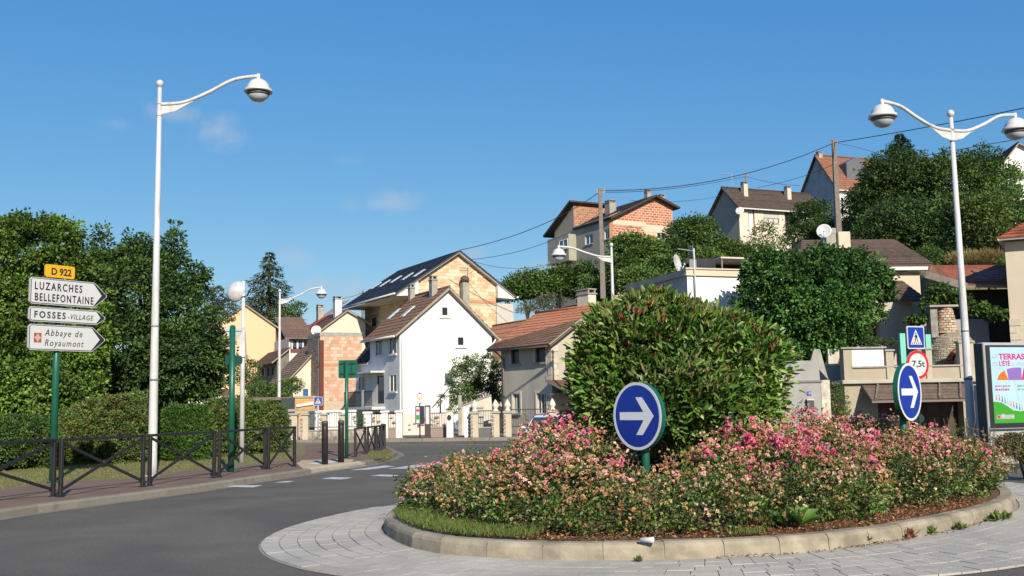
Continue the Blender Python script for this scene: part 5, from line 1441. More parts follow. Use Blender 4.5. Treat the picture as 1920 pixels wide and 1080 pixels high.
q = MB(); q.cbox(a0[0] + .45, a1[0], -.4, .6, zE - 1, a1[1], .02); chm = obj('chimney', q, M['cream'], root)
q = MB(); q.cbox(a0[0] - .1, a0[0] + .44, -.2, .6, zE - 1, a1[1] - .05, .02); q.box(a0[0] + .2, a0[0] + .5, 0, .4, a1[1], a1[1] + .25); obj('chimney_flank', q, M['concrete'], chm)
cdp = fr.g(1545, 434, -.8)
t = dish(None, fr.R @ Vector((cdp[0], -.8, 0)) + Vector((fr.o.x, fr.o.y, cdp[1])), .36, (rad(78), 0, rad(-20)), M['lamp_grey'], 'round satellite dish on a short mast beside the big cream chimney')
q = MB(); q.tube([(0, .1, -1.0), (0, .1, .1)], .03, 8); obj('mast', q, M['lamp_white'], t)

# ---- red roofed building to the right, dark shaded front
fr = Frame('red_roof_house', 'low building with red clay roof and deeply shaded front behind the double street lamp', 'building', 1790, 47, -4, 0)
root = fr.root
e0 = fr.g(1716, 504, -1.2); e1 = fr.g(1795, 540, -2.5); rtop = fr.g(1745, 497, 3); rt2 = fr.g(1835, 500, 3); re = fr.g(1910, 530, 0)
zr_ = fr.g(1790, 496, 3)[1]; ze_ = fr.g(1790, 535, -1.0)[1]
roof(root, (0.2, -1.2, ze_), (6.5, -1.2, ze_ - .25), (4.2, 3, zr_ - .1), (fr.g(1748, 497, 3)[0], 3, zr_), 0, tilec(.27, .085, .045, .25, .1), 12, 34, M['soffit'], .12, M['tile'])
roof(root, (-1.1, -.9, ze_ + .2 + .35), (.2, -1.2, ze_), (fr.g(1748, 497, 3)[0], 3, zr_), (fr.g(1742, 496, 3)[0] , 3, zr_ + .02), 0, tilec(.2, .08, .05), 10, 4, M['soffit'], .12, M['tile'])
q = MB(); q.prism([(-1.3, .35), (-1.2, .52), (.1, .05), (3.2, -.75), (3.2, -1.0), (0, -.2)], (0, -1.5, ze_ - .02), (1, 0, 0), (0, 0, 1), (0, .12, 0)) if False else q.bar((-1.35, -1.3, ze_ + .5), (.35, -1.45, ze_ - .12), .1, .32); obj('verge_board', q, M['wood_grey'], root)
q = MB(); q.box(-.2, 6.4, .2, 3.2, -.2, ze_ - .1); obj('wall', q, mat('painted_shade_wall', (.055, .048, .042), (.035, .03, .028), .95, 2, bump=.4), root)  # brown darkened so the wall colour itself carries the deep shade under the roof
q = MB(); q.box(-1.6, 1.6, -.3, .15, 2.0, fr.g(1790, 600)[1]); obj('grey_panel_wall', q, mat('panel_grey', (.30, .31, .34), (.25, .26, .28), .8, 2), root)
for k in range(5):
    q = MB(); q.bar((.2 + k * 1.5, -1.15, ze_ - .15), (.2 + k * 1.5, 1.5, ze_ + .9), .1, .14); obj('rafter', q, M['gutter_brown'], root)

# ---- house cut by the right photo edge
fr = Frame('edge_house', 'beige house corner with red tiled eave cut by the right photo edge', 'house', 1905, 44, -29, 0)
root = fr.root
ez = fr.g(1869, 452, -.6)[1]; xe = fr.g(1869, 449, -.6)[0]
mb = MB(); wall_to(mb, MG_, [(0, ez), (7, ez)], -.2, []); mb.add([(0, 0, -.2), (0, 6, -.2), (0, 6, ez), (0, 0, ez)], [(0, 1, 2, 3)]); mb.add([(7, 0, -.2), (7, 6, -.2), (7, 6, ez), (7, 0, ez)], [(0, 1, 2, 3)]); mb.add([(0, 6, -.2), (7, 6, -.2), (7, 6, ez), (0, 6, ez)], [(0, 1, 2, 3)])
obj('wall', mb, M['cream'], root)
k = 0; z = 0
while z < fr.g(1908, 600)[1]:
    w_ = .4 if k % 2 else .25
    q = MB(); q.box(-.03, w_, -.03, 0, z, z + .28); obj('corner_stone', q, mat('corner_stone', (.56, .50, .40)), root); z += .3; k += 1
tr_ = tilec(.36, .10, .055, .35, .15); rx = xe + 3.2; rz = ez + 2.35
roof(root, (xe, -.6, ez + .1), (8, -.6, ez + .1), (8, 3, rz), (rx, 3, rz), 0, tr_, 14, 34, M['white_paint'], .1, M['tile'], lip=.07)
roof(root, (8, 6.6, ez + .1), (xe, 6.6, ez + .1), (rx, 3.01, rz), (8, 3.01, rz), 0, tr_, 14, 34, M['white_paint'], .1, M['tile'], lip=.07)
roof(root, (xe, 6.6, ez + .1), (xe, -.6, ez + .1), (rx, 2.99, rz), (rx, 3.0, rz), 0, tr_, 14, 20, M['white_paint'], .1, M['tile'], lip=.06)
# ================================================================ terraced garage compound on the right
fr = Frame('garage_terrace', 'beige garage with roof terrace, tiled canopy and dark wooden doors', 'garage', 1585, 40, -1.0, 0)
root = fr.root; GT = fr
xR = fr.g(1842, 720)[0]
zs = fr.g(1700, 711)[1]; zs0 = fr.g(1700, 717.5)[1]
dr = fr.grect(1650, 835, 1805, 741)
M['beige_wall'] = mat('beige_wall', (.38, .335, .255), (.32, .28, .21), .92, 1.2, bump=.2, bscale=20, stain=((.28, .24, .19), 1.3, (1, 1, .35), .5))
mb = MB(); wall_to(mb, MG_, [(0, zs0), (xR, zs0)], -.3, [(dr[0], dr[1], -.3, dr[3])], depth=.9)
mb.add([(0, 0, -.3), (0, 9, -.3), (0, 9, zs0), (0, 0, zs0)], [(0, 1, 2, 3)]); mb.add([(xR, 0, -.3), (xR, 9, -.3), (xR, 9, zs0), (xR, 0, zs0)], [(0, 1, 2, 3)])
obj('wall', mb, M['beige_wall'], root)
q = MB(); q.cbox(-.12, xR + .1, -.18, 9, zs0, zs, .02); obj('terrace_slab', q, mat('slab_concrete', (.42, .39, .33), (.33, .31, .26), .9, 2, bump=.2), root)
wd = mat('dark_door_wood', (.045, .024, .018), (.03, .016, .012), .6, 5)
nD = 5; w_ = (dr[1] - dr[0]) / nD
for k in range(nD):
    x = dr[0] + k * w_
    q = MB(); q.box(x + .01, x + w_ - .01, .55, .6, -.3, dr[3]); d = obj('garage_door', q, wd, root)
    q = MB(); 
    for zz in (.25, 1.0): q.box(x + .12, x + w_ - .12, .535, .549, zz, zz + .55)
    obj('door_panel', q, mat('door_panel', (.07, .045, .035), (.05, .03, .022), .6, 5), d)
q = MB(); q.prism([(.18 * math.cos(k * .5236), .18 * math.sin(k * .5236)) for k in range(12)], (fr.g(1734, 785)[0], .50, fr.g(1734, 785)[1]), (1, 0, 0), (0, 0, 1), (0, .03, 0)); obj('round_plaque', q, M['sign_back'], root)
# terrace parapet
zt = fr.g(1600, 651)[1]; zt2 = fr.g(1670, 656)[1]; zl_ = fr.g(1600, 690)[1]
xa, xb, xc, xd = fr.g(1600, 670)[0], fr.g(1615, 670)[0], fr.g(1657, 670)[0], fr.g(1678, 670)[0]
q = MB(); q.box(0.02, .35, -.02, .5, zs, zt - .06); obj('parapet_pier', q, M['beige_wall'], root)
q = MB(); q.box(.35, xc, .0, .15, zl_, zt - .06); obj('white_panel', q, M['white_render'], root)
q = MB(); q.cbox(-.08, xc + .1, -.10, .55, zt - .06, zt, .01); obj('coping', q, M['concrete'], root)
xe_ = fr.g(1880, 690)[0]
q = MB(); q.box(.3, xR, .02, .2, zs, zl_); obj('low_parapet', q, M['beige_wall'], root)
q = MB(); q.cbox(.3, xR + .05, -.05, .25, zl_, zl_ + .06, .01); obj('parapet_coping', q, M['concrete'], root)
for (p0, p1, pt) in ((1662, 1676, 656), (1737, 1747, 653), (1800, 1827, 640)):
    a, b = fr.g(p0, 690)[0], fr.g(p1, 690)[0]; z1 = fr.g((p0 + p1) / 2, pt)[1]
    q = MB(); q.box(a, b, -.04, .3, zs + .001, z1 - .05); pi = obj('pier', q, mat('pier_render', (.45, .395, .30), (.38, .335, .26), .9, 3, stain=((.2, .17, .13), 2, (1, 1, .4), .5)), root)
    q = MB(); q.cbox(a - .05, b + .05, -.09, .35, z1 - .05, z1 + .02, .01); obj('pier_cap', q, M['concrete'], pi)
# tiled canopy over the doors
cx0, cx1 = fr.g(1616, 740)[0], fr.g(1812, 740)[0]
roof(root, (cx0, -1.1, zs0 - .62), (cx1, -1.1, zs0 - .62), (cx1, -.02, zs0 - .06), (cx0, -.02, zs0 - .06), 0, tilec(.14, .10, .075, .25), 5, 34, M['gutter_brown'], .05, M['tile'], lip=.03)
k = 0; x = cx0 + .15
while x < cx1:
    q = MB(); q.bar((x, -1.15, zs0 - .60), (x + .45, -.1, zs0 - .04), .06, .08); obj('rafter', q, M['wood_grey'], root); x += .78
q = MB(); q.box(cx0, cx1, -1.16, -1.08, zs0 - .74, zs0 - .66); obj('front_beam', q, M['gutter_brown'], root)
# turquoise frame standing on the terrace
t = thing('turquoise_frame', 'turquoise painted upright frame on the terrace behind the signs', 'frame', fr.o + fr.R @ Vector((0, .6, zs)), fr.az)
tq = mat('turquoise_paint', (.16, .50, .40), (.13, .44, .35), .5, 3)
a, b = fr.g(1687, 640, .6), fr.g(1696, 625, .6); c, d = fr.g(1735, 640, .6), fr.g(1744, 627, .6)
for x0, x1, z1 in ((a[0], b[0], b[1]), (c[0], d[0], d[1])):
    q = MB(); q.box(x0, x1, -.05, .15, 0, z1 - zs); obj('upright', q, tq, t)
q = MB(); q.box(b[0], c[0], 0, .1, (b[1] - zs) * .3, (b[1] - zs) * .42); obj('crosspiece', q, tq, t)
# stone barbecue oven
cx = fr.g(1790, 660, 2.0)[0]; zb_ = zs; zc_ = fr.g(1790, 618, 2.0)[1]; ztp = fr.g(1778, 576, 2.0)[1]
ov = thing('barbecue_oven', 'domed stone barbecue oven with tapered stone chimney and red brick arch', 'oven', fr.o + fr.R @ Vector((cx, 2.2, zb_)), fr.az)
def stone_ring(prof, n, cols, mname, parent, cxy, name='stone', arc=(0, 360), lim=150):
    rr = random.Random(len(prof)); mt = [mat('%s_%d' % (mname, k), c_, tuple(v * .8 for v in c_), .9, 7, bump=.4, bscale=20) for k, c_ in enumerate(cols)]
    rest = [MB() for _ in mt]; cnt = 0
    for i, ((r0, z0), (r1, z1)) in enumerate(zip(prof, prof[1:])):
        for k in range(n):
            t0 = rad(arc[0] + (arc[1] - arc[0]) * (k + .5 * (i % 2)) / n); t1 = t0 + rad((arc[1] - arc[0]) / n) * .9
            bump_ = rr.uniform(.01, .04); g = (z1 - z0) * .08
            vs = []
            for t_, r_, z_ in ((t0, r0, z0 + g), (t1, r0, z0 + g), (t1, r1, z1 - g), (t0, r1, z1 - g)):
                vs.append((cxy[0] + r_ * math.cos(t_), cxy[1] + r_ * math.sin(t_), z_))
            vo = []
            for t_, r_, z_ in ((t0 + .015, r0, z0 + g * 1.5), (t1 - .015, r0, z0 + g * 1.5), (t1 - .015, r1, z1 - g * 1.5), (t0 + .015, r1, z1 - g * 1.5)):
                vo.append((cxy[0] + (r_ + bump_) * math.cos(t_), cxy[1] + (r_ + bump_) * math.sin(t_), z_))
            m_ = rr.randrange(len(mt)); fs = [(4, 5, 6, 7), (0, 1, 5, 4), (1, 2, 6, 5), (2, 3, 7, 6), (3, 0, 4, 7)]
            if cnt < lim and math.sin((t0 + t1) / 2) < .25:
                q = MB(); q.add(vs + vo, fs); obj(name, q, mt[m_], parent); cnt += 1
            else: rest[m_].add(vs + vo, fs)
    for q, m_ in zip(rest, mt):
        if q.v: obj(name + 's', q, m_, parent, kind='stuff')
H_ = zc_ - zb_; Hc = ztp - zc_
R_ = 1.05
dp = [(R_, 0), (R_ * 1.0, H_ * .25), (R_ * .97, H_ * .45), (R_ * .88, H_ * .62), (R_ * .72, H_ * .78), (R_ * .5, H_ * .91), (R_ * .30, H_)]
q = MB(); q.lathe(dp, n=28); dome = obj('dome', q, mat('oven_mortar', (.34, .29, .22), (.28, .24, .18), .95, 6, bump=.4), ov)
dpf = []
for a, b in zip(dp, dp[1:]):
    m_ = max(1, round((b[1] - a[1] + abs(b[0] - a[0])) / .11))
    for k in range(m_): dpf.append((a[0] + (b[0] - a[0]) * k / m_, a[1] + (b[1] - a[1]) * k / m_))
dpf.append(dp[-1])
STO = [(.40, .34, .26), (.33, .28, .21), (.46, .40, .31), (.30, .25, .19)]
stone_ring(dpf, 26, STO, 'oven_stone', dome, (0, 0), 'stone', lim=110)
ocx = fr.g(1777, 600, 2.0)[0] - cx
q = MB(); q.lathe([(.42, H_ * .93), (.33, H_ + Hc * .3), (.25, H_ + Hc)], (ocx, 0, 0), 20); cn = obj('chimney', q, mat('oven_mortar', (.34, .29, .22)), ov)
cpf = [(.42 + (.25 - .42) * k / 10, H_ * .93 + (H_ + Hc - H_ * .93) * k / 10) for k in range(11)]
stone_ring(cpf, 13, [(.52, .36, .24), (.46, .40, .30), (.40, .24, .16), (.58, .46, .33)], 'chimney_stone', cn, (ocx, 0), 'stone', lim=80)
q = MB(); q.cbox(ocx - .75, ocx + .42, -.35, .4, H_ + Hc + .01, H_ + Hc + .09, .02); obj('cap_slab', q, M['concrete'], ov)
q = MB(); q.box(ocx - .68, ocx - .40, -.2, .3, H_ * .85, H_ + Hc); fl = obj('stone_flank', q, mat('dark_stone', (.16, .15, .14), (.3, .28, .25), .9, 6), ov)
# arch with red brick edge, open fire mouth
ax = fr.g(1811, 660, 1.1)[0] - cx; az0 = fr.g(1811, 684, 1.1)[1] - zb_; ar = .62
br = mat('red_oven_brick', (.40, .09, .05), (.30, .06, .035), .8, 6)
for k in range(13):
    t0, t1 = math.pi * k / 13 + .02, math.pi * (k + 1) / 13 - .02
    q = MB(); q.prism([(ax + ar * math.cos(t0), az0 + ar * 1.05 * math.sin(t0)), (ax + (ar + .1) * math.cos(t0), az0 + (ar + .1) * 1.05 * math.sin(t0)), (ax + (ar + .1) * math.cos(t1), az0 + (ar + .1) * 1.05 * math.sin(t1)), (ax + ar * math.cos(t1), az0 + ar * 1.05 * math.sin(t1))], (0, -1.16, 0), (1, 0, 0), (0, 0, 1), (0, .25, 0)); obj('arch_brick', q, br, ov)
q = MB(); q.prism([(ax + ar * math.cos(math.pi * k / 12), az0 + ar * math.sin(math.pi * k / 12)) for k in range(13)], (0, -1.08, 0), (1, 0, 0), (0, 0, 1), (0, .2, 0)); obj('fire_mouth', q, M['dark_int'], ov)
q = MB(); q.box(ax - .95, ax + .75, -1.35, -1.0, az0 - .12, az0 - .02); q.box(ax - .95, ax - .55, -1.3, -1.0, az0 + .05, az0 + .15); obj('brick_shelf', q, br, ov)
q = MB(); q.box(ax - .55, ax - .45, -1.25, -1.0, 0, az0 - .12); q.box(ax + .6, ax + .7, -1.25, -1.0, 0, az0 - .12); obj('brick_leg', q, br, ov)
q = MB(); q.tube([(ax - .6, -1.2, az0), (ax + .7, -1.2, az0)], .02, 6); q.lathe([(.001, 0), (.12, 0), (.13, .12), (.001, .14)], (ax - .15, -1.15, az0), 12); obj('grill_pot', q, M['lamp_grey'], ov)

# grey wall with letter box and number, stair opening
fr2 = Frame('letterbox_wall', 'grey rendered street wall with letter box and blue number plate left of the garage', 'wall', 1541, 38.5, -3, 0)
root = fr2.root
xl = fr2.g(1470, 700)[0]; zA = fr2.g(1520, 712)[1]; zB = fr2.g(1520, 676)[1]
M['grey_wall'] = mat('grey_wall', (.33, .325, .31), (.28, .275, .265), .9, 1.2, bump=.2, bscale=20, stain=((.18, .175, .165), 1.5, (1, 1, .5), .4))
q = MB(); q.box(xl - 3, 0, 0, .3, -.3, zA - .1); obj('lower_wall', q, M['grey_wall'], root)
q = MB(); q.cbox(xl - 3, .05, -.05, .4, zA - .1, zA - .02, .01); obj('coping', q, mat('dark_coping', (.16, .155, .15), (.2, .195, .19), .9, 4), root)
q = MB(); q.box(xl - 3, -.02, .05, .3, zA - .02, zB); obj('upper_wall', q, M['grey_wall'], root)
q = MB(); q.box(.002, .32, -.02, .35, -.3, zA - .02); pr = obj('gate_pier', q, mat('pale_pier', (.62, .56, .44), (.35, .31, .25), .95, 5, bump=.5, bscale=9), root)
q = MB(); q.prism([(-.28, zB), (.0, zB), (.35, zA), (.35, zA - .02), (-.02, zA - .02)], (0, 0, 0), (1, 0, 0), (0, 0, 1), (0, .3, 0)) if False else q.prism([(-.3, zB), (-.17, zB + .42), (.05, zB + .42), (.3, zA)], (0, .06, 0), (1, 0, 0), (0, 0, 1), (0, .22, 0)); obj('sloped_cheek', q, M['concrete'], root)
a = fr2.grect(1514, 757, 1525, 749, -.15)
q = MB(); q.box(a[0], a[1] + .02, -.16, 0, a[2] - .25, a[3] - .04); lb = obj('letter_box', q, mat('box_dark', (.05, .055, .05), rough=.5), root)
q = MB(); q.box(a[0] - .01, a[1] + .03, -.18, 0, a[3] - .03, a[3] + .02); obj('lid', q, M['lamp_white'], lb)
a = fr2.grect(1513, 741.5, 1521, 734, -.02)
q = MB(); q.box(a[0], a[1], -.02, 0, a[2], a[3]); nb_ = obj('number_plate', q, M['sign_blue'], root)
fit_text('183', a[0] + .02, a[1] - .02, a[2] + .04, (a[3] - a[2]) * .75, M['sign_white'], nb_, y=-.022) 
# stair recess between
fr3 = Frame('stair_recess_wall', 'shaded retaining wall behind the climbing plant, between letter box wall and garage', 'wall', 1553, 41.5, -2, 0)
q = MB(); q.box(-1.5, 1.4, 0, .3, -.3, fr3.g(1560, 686)[1]); obj('lower_wall', q, M['grey_wall'], fr3.root)
q = MB(); q.box(.1, .75, .02, .3, fr3.g(1560, 686)[1], fr3.g(1570, 654)[1]); q.prism([(.45, 0), (.8, 0), (.8, .5), (.62, .5)], (0, -.1, fr3.g(1560, 686)[1]), (1, 0, 0), (0, 0, 1), (0, .12, 0)); obj('pale_upper_wall', q, mat('pale_garden_wall', (.55, .5, .42), (.4, .36, .3), .9, 2), fr3.root)
q = MB(); q.lathe([(.001, 0), (.09, 0), (.13, .2), (.10, .27), (.001, .25)], n=14); 
pt_ = fr3.g(1570, 684, -.15); pot = obj('plant_pot', q, M['sign_black'], None, fr3.o + fr3.R @ Vector((pt_[0], -.0, fr3.g(1560, 686)[1])), label='small black pot standing on the shaded stair wall', category='plant pot'); pot.location.y += .15
# wooden trellis under the fig tree
t = Frame('wooden_trellis', 'weathered wooden slat screen below the fig tree crown', 'fence', 1505, 43, -3, 0)
a = t.grect(1505, 672, 1537, 622)
for k in range(9):
    x = a[0] + (a[1] - a[0]) * k / 8
    q = MB(); q.box(x, x + .07, 0, .03, a[2] - .3, a[3]); obj('slat', q, M['wood_grey'], t.root)
for z in (a[2] + .1, a[3] - .25):
    q = MB(); q.box(a[0] - .02, a[1] + .1, .035, .07, z, z + .07); obj('rail', q, M['wood_grey'], t.root)

# ================================================================ advertising panel
fr = Frame('poster_panel', 'freestanding street poster panel with summer terrace poster, cut by the right photo edge', 'poster panel', 1851, 22.6, 20, 0.1)
root = fr.root
x0 = 0; x1 = 1.38; zt = fr.g(1851, 642)[1]; zbm = fr.g(1860, 803)[1]
dkg = mat('dark_cabinet', (.035, .042, .045), (.03, .036, .04), .35, 4)
gr = mat('grey_cabinet', (.36, .37, .37), (.31, .32, .32), .4, 3)
q = MB(); q.cbox(x0, x1, 0, .24, -.1 + .12, zt, .03); cab = obj('cabinet', q, gr, root)
q = MB(); q.box(x0 - .03, x0 - .002, .012, .25, -.1, zt - .02); obj('side_cabinet', q, dkg, root)
q = MB(); q.prism(rrect(x0 + .045, x1 - .045, zbm + .0, zt - .06, .03), (0, -.012, 0), (1, 0, 0), (0, 0, 1), (0, .011, 0)); bz = obj('bezel', q, M['sign_black'], cab)
pz0, pz1 = fr.g(1862, 794)[1], fr.g(1860, 651)[1]; px0 = fr.g(1858, 700)[0]; px1 = px0 + 1.20
Y_ = -.014
q = MB(); q.box(px0, px1, Y_, -.0125, pz0, pz1); po = obj('poster', q, mat('poster_sky', (.30, .48, .58), (.38, .54, .60), .25, .8), root)
hP = pz1 - pz0; wP = px1 - px0
def pp(u, v): return (px0 + u * wP, pz0 + v * hP)
def pposter(name, pts, m_, y=Y_ - .003, par=po):
    q = MB(); q.prism([pp(*a) for a in pts], (0, y, 0), (1, 0, 0), (0, 0, 1), (0, .002, 0)); return obj(name, q, m_, par)
gm_ = mat('poster_green', (.04, .27, .02), rough=.3)
pposter('green_hill', [(0, 0), (1, 0), (1, .20), (.80, .165), (.62, .15), (.45, .165), (.32, .22), (.20, .265), (.10, .28), (0, .285)], gm_)
cxu, cyv, ru, rv = .60, .565, .47, .165
cols_u = [mat('poster_orange', (.75, .13, .02), rough=.3), mat('poster_violet', (.20, .12, .38), rough=.3), mat('poster_crimson', (.52, .02, .13), rough=.3), mat('poster_magenta', (.65, .03, .25), rough=.3)]
segs = [(math.pi, 2.25, -1.0, -.45, 0), (2.25, 1.35, -.45, .20, 1), (1.35, .6, .2, .65, 2), (.6, 0, .65, 1.0, 3)]
for a0, a1, b0, b1, ci in segs:
    arc_ = [(cxu + ru * math.cos(a0 + (a1 - a0) * k / 6), cyv + rv * math.sin(a0 + (a1 - a0) * k / 6)) for k in range(7)]
    pposter('umbrella_segment', [(cxu + b0 * ru, cyv)] + arc_[1:-1] + [(cxu + math.cos(a1) * ru, cyv + rv * math.sin(a1))] + [(cxu + b1 * ru, cyv)], cols_u[ci])
pposter('umbrella_pole', [(.515, .565), (.525, .565), (.635, .16), (.625, .16)], M['sign_back'])
mg = mat('poster_text_magenta', (.50, .01, .17), rough=.3)
def ptext(body, u0, u1, v, s, m_, **k): return fit_text(body, px0 + u0 * wP, px0 + u1 * wP, pz0 + v * hP, s, m_, po, y=Y_ - .004, **k)
ptext('LA', .04, .16, .855, .135, M['sign_back']); ptext('TERRASSE', .19, .97, .84, .175, mg, bold=.004)
ptext('DE', .04, .15, .755, .125, M['sign_back']); ptext("L'ÉTÉ", .19, .44, .755, .135, mg, bold=.003); ptext('à Plaine', .48, .92, .76, .09, M['sign_back'], shear=.3)
ptext('JEUDI 6 JUILLET', .06, .42, .475, .05, mg); ptext('DE 16 H À 20 H', .06, .38, .43, .05, mg, bold=.003)
ptext('JEUDI 13 JUILLET', .58, .92, .475, .05, gm_); ptext('DE 16 H À 20 H', .58, .90, .43, .05, gm_)
pc = [cols_u[0], cols_u[2], M['sign_blue'], cols_u[1], M['sign_back']]
for k in range(14):
    u = .06 + k * .065; v = (.30 - max(0, (u - .1)) * .28) if u < .58 else .165
    q = MB(); q.prism([pp(u, v), pp(u + .008, v), pp(u + .014, v + .035), pp(u + .024, v), pp(u + .032, v), pp(u + .02, v + .055), pp(u + .012, v + .055)], (0, Y_ - .005, 0), (1, 0, 0), (0, 0, 1), (0, .002, 0))
    q.prism([(pp(u + .016, v + .068)[0] + .012 * math.cos(t), pp(u + .016, v + .068)[1] + .014 * math.sin(t)) for t in (0, 1.05, 2.1, 3.14, 4.2, 5.2)], (0, Y_ - .005, 0), (1, 0, 0), (0, 0, 1), (0, .002, 0))
    obj('printed_figure', q, pc[k % 5], po)
pposter('logo_strip', [(.05, .055), (.46, .055), (.46, .11), (.05, .11)], M['sign_white'])
pposter('logo_mark', [(.07, .065), (.13, .065), (.13, .10), (.07, .10)], cols_u[2], Y_ - .005); pposter('logo_mark', [(.17, .065), (.23, .065), (.23, .12), (.17, .12)], M['sign_back'], Y_ - .005)
q = MB(); q.box(px0 - .01, px1 + .01, Y_ - .010, Y_ - .0075, pz0 - .01, pz1 + .01) if False else q.box(x0 + .02, x1 - .02, -.02, -.001, zbm - .06, zbm - .02); obj('lower_trim', q, dkg, cab)
q = MB(); q.cbox(x0 + .1, x1 - .1, .03, .13, -.1, .02, .01); obj('plinth', q, dkg, cab)

# pipe post next to the lamp
p = at(1838, 800, 24.2)
t = thing('pale_post', 'thin pale post standing close behind the double armed street lamp', 'post', (p.x, p.y, .1))
q = MB(); q.cbox(-.07, .07, -.07, .07, 0, at(1838, 722, 24.2).z - .1, .01); q.box(-.085, .085, -.085, .085, 0, .02); obj('shaft', q, mat('pale_pink_post', (.56, .50, .48), (.48, .43, .41), .7, 4), t)

# ================================================================ street front in front of the houses
def pillar(px, pyt, pyb, Y, w, label, finial=False, stone=True, white=False, group=None):
    p = at(px, pyb, Y); zt_ = at(px, pyt, Y).z
    t = thing('gate_pillar', label, 'pillar', (p.x, Y, .1), 0, group)
    m_ = M['white_paint'] if white else mat('pillar_cream', (.50, .435, .33), (.42, .365, .275), .9, 5)
    h = zt_ - .1
    q = MB(); q.box(-w / 2, w / 2, -w / 2, w / 2, 0, h - .06); sh = obj('shaft', q, m_, t)
    q = MB(); q.cbox(-w / 2 - .06, w / 2 + .06, -w / 2 - .06, w / 2 + .06, h - .06, h + .03, .02); obj('cap', q, m_ if white else M['concrete'], t)
    if stone:
        z = .04; k = 0
        while z < h - .2:
            q = MB(); q.cbox(-w / 2 - .035, -w / 2 + .09, -w / 2 - .035, w / 2 + .03, z, z + .11, .02); q2 = MB()
            obj('stone', q, mat('rubble_stone', (.20, .17, .14), (.32, .27, .21), .95, 8, bump=.5, objrand=.25), sh); z += .17; k += 1
    if finial:
        q = MB(); q.lathe([(.001, .03), (.13, .03), (.15, .07), (.09, .12), (.08, .15), (.15, .24), (.155, .30), (.10, .42), (.04, .52), (.001, .57)], (0, 0, h), 14); obj('finial', q, mat('pale_finial', (.66, .62, .52), (.55, .5, .42), .8, 5), t)
    return t
for (px, pt, pb, w, lb, kw) in [(551, 776, 817, .36, 'stone trimmed pillar at the far left of the white boundary wall', {}),
                                (572, 776, 816, .34, 'stone trimmed pillar left of the small crossing sign', {}),
                                (607, 776, 816, .30, 'stone trimmed pillar seen over the left bollard', {}),
                                (643, 776, 816, .28, 'stone trimmed pillar beside the green signpost', {}),
                                (690, 773, 822, .34, 'white pillar with stones below the balcony', dict(white=True, stone=True)),
                                (722, 771, 822, .30, 'plain white gate pillar under the balcony end', dict(white=True, stone=False)),
                                (749, 771, 824, .30, 'plain white gate pillar below the white house corner', dict(white=True, stone=False)),
                                (890, 770, 826, .0, '', None)]:
    if kw is None: continue
    pillar(px, pt, pb, 48.6, w, lb, group='gate pillars along the street front', **kw)
for px, lb in ((890.5, 'finial topped pillar against the grey boundary wall end'), (930, 'finial topped stone pillar in the middle of the three'), (952.5, 'finial topped stone pillar left of the parked white car'), (1037, 'finial topped pillar directly above the parked white car roof')):
    pillar(px, 773 - (px - 890) * .02, 826, 47.6, .34, lb, finial=True, group='pillars with pointed finials')
def railing(x0, x1, Y, z0, z1, label, step=.11, wall=None, wallm=None):
    t = thing('iron_railing', label, 'railing', (x0, Y, .1), 0)
    q = MB(); q.box(0, x1 - x0, -.02, .02, z1 - .04, z1); q.box(0, x1 - x0, -.02, .02, z0, z0 + .04); obj('rail', q, M['black_iron'], t)
    q = MB(); x = .05
    while x < x1 - x0: q.box(x, x + .016, -.008, .008, z0, z1 + .04); x += step
    obj('bar', q, M['black_iron'], t, kind='stuff')
    if wall:
        q = MB(); q.box(0, x1 - x0, -.1, .1, -.1, wall); lw = obj('low_wall', q, wallm, t)
        q = MB(); q.cbox(0, x1 - x0, -.13, .13, wall, wall + .06, .01); obj('coping', q, M['concrete'], lw)
    return t
X = lambda px, Y, py=780: at(px, py, Y).x
Z = lambda py, Y, px=780: at(px, py, Y).z
stw = mat('rubble_wall', (.50, .44, .35), (.12, .10, .09), .95, 3.2, bump=.7, bscale=8)
pinkw = mat('pink_grey_wall', (.30, .22, .19), (.24, .18, .155), .9, 2)
railing(X(576, 48.6), X(604, 48.6), 48.6, .55, 1.25, 'iron railing between the stone pillars behind the crossing sign', wall=.4, wallm=stw)
railing(X(611, 48.6), X(640, 48.6), 48.6, .55, 1.25, 'iron railing on a rubble wall seen between the two bollards', wall=.42, wallm=stw)
railing(X(648, 48.6), X(686, 48.6), 48.6, .55, 1.25, 'iron railing on a rubble wall right of the green signpost', wall=.42, wallm=stw)
railing(X(695, 48.6), X(718, 48.6), 48.6, .45, 1.25, 'iron gate railing between the white pillars below the balcony', wall=.38, wallm=pinkw)
railing(X(726, 48.6), X(746, 48.6), 48.6, .45, 1.2, 'iron railing between two plain white pillars', wall=.45, wallm=pinkw)
railing(X(808, 48.6), X(838, 48.6), 48.6, .45, 1.15, 'iron railing right of the brown bus stop totem', wall=.45, wallm=pinkw)
railing(X(895, 47.6), X(926, 47.6), 47.6, .6, 1.22, 'iron railing in front of the parked dark car', wall=.42, wallm=mat('slate_wall', (.13, .13, .14), (.1, .1, .11), .8, 3))
railing(X(934, 47.6), X(949, 47.6), 47.6, .2, 1.28, 'narrow iron gate between the two finial pillars')
railing(X(956, 47.6), X(1034, 47.6), 47.6, .45, 1.25, 'long iron railing behind the parked white car')
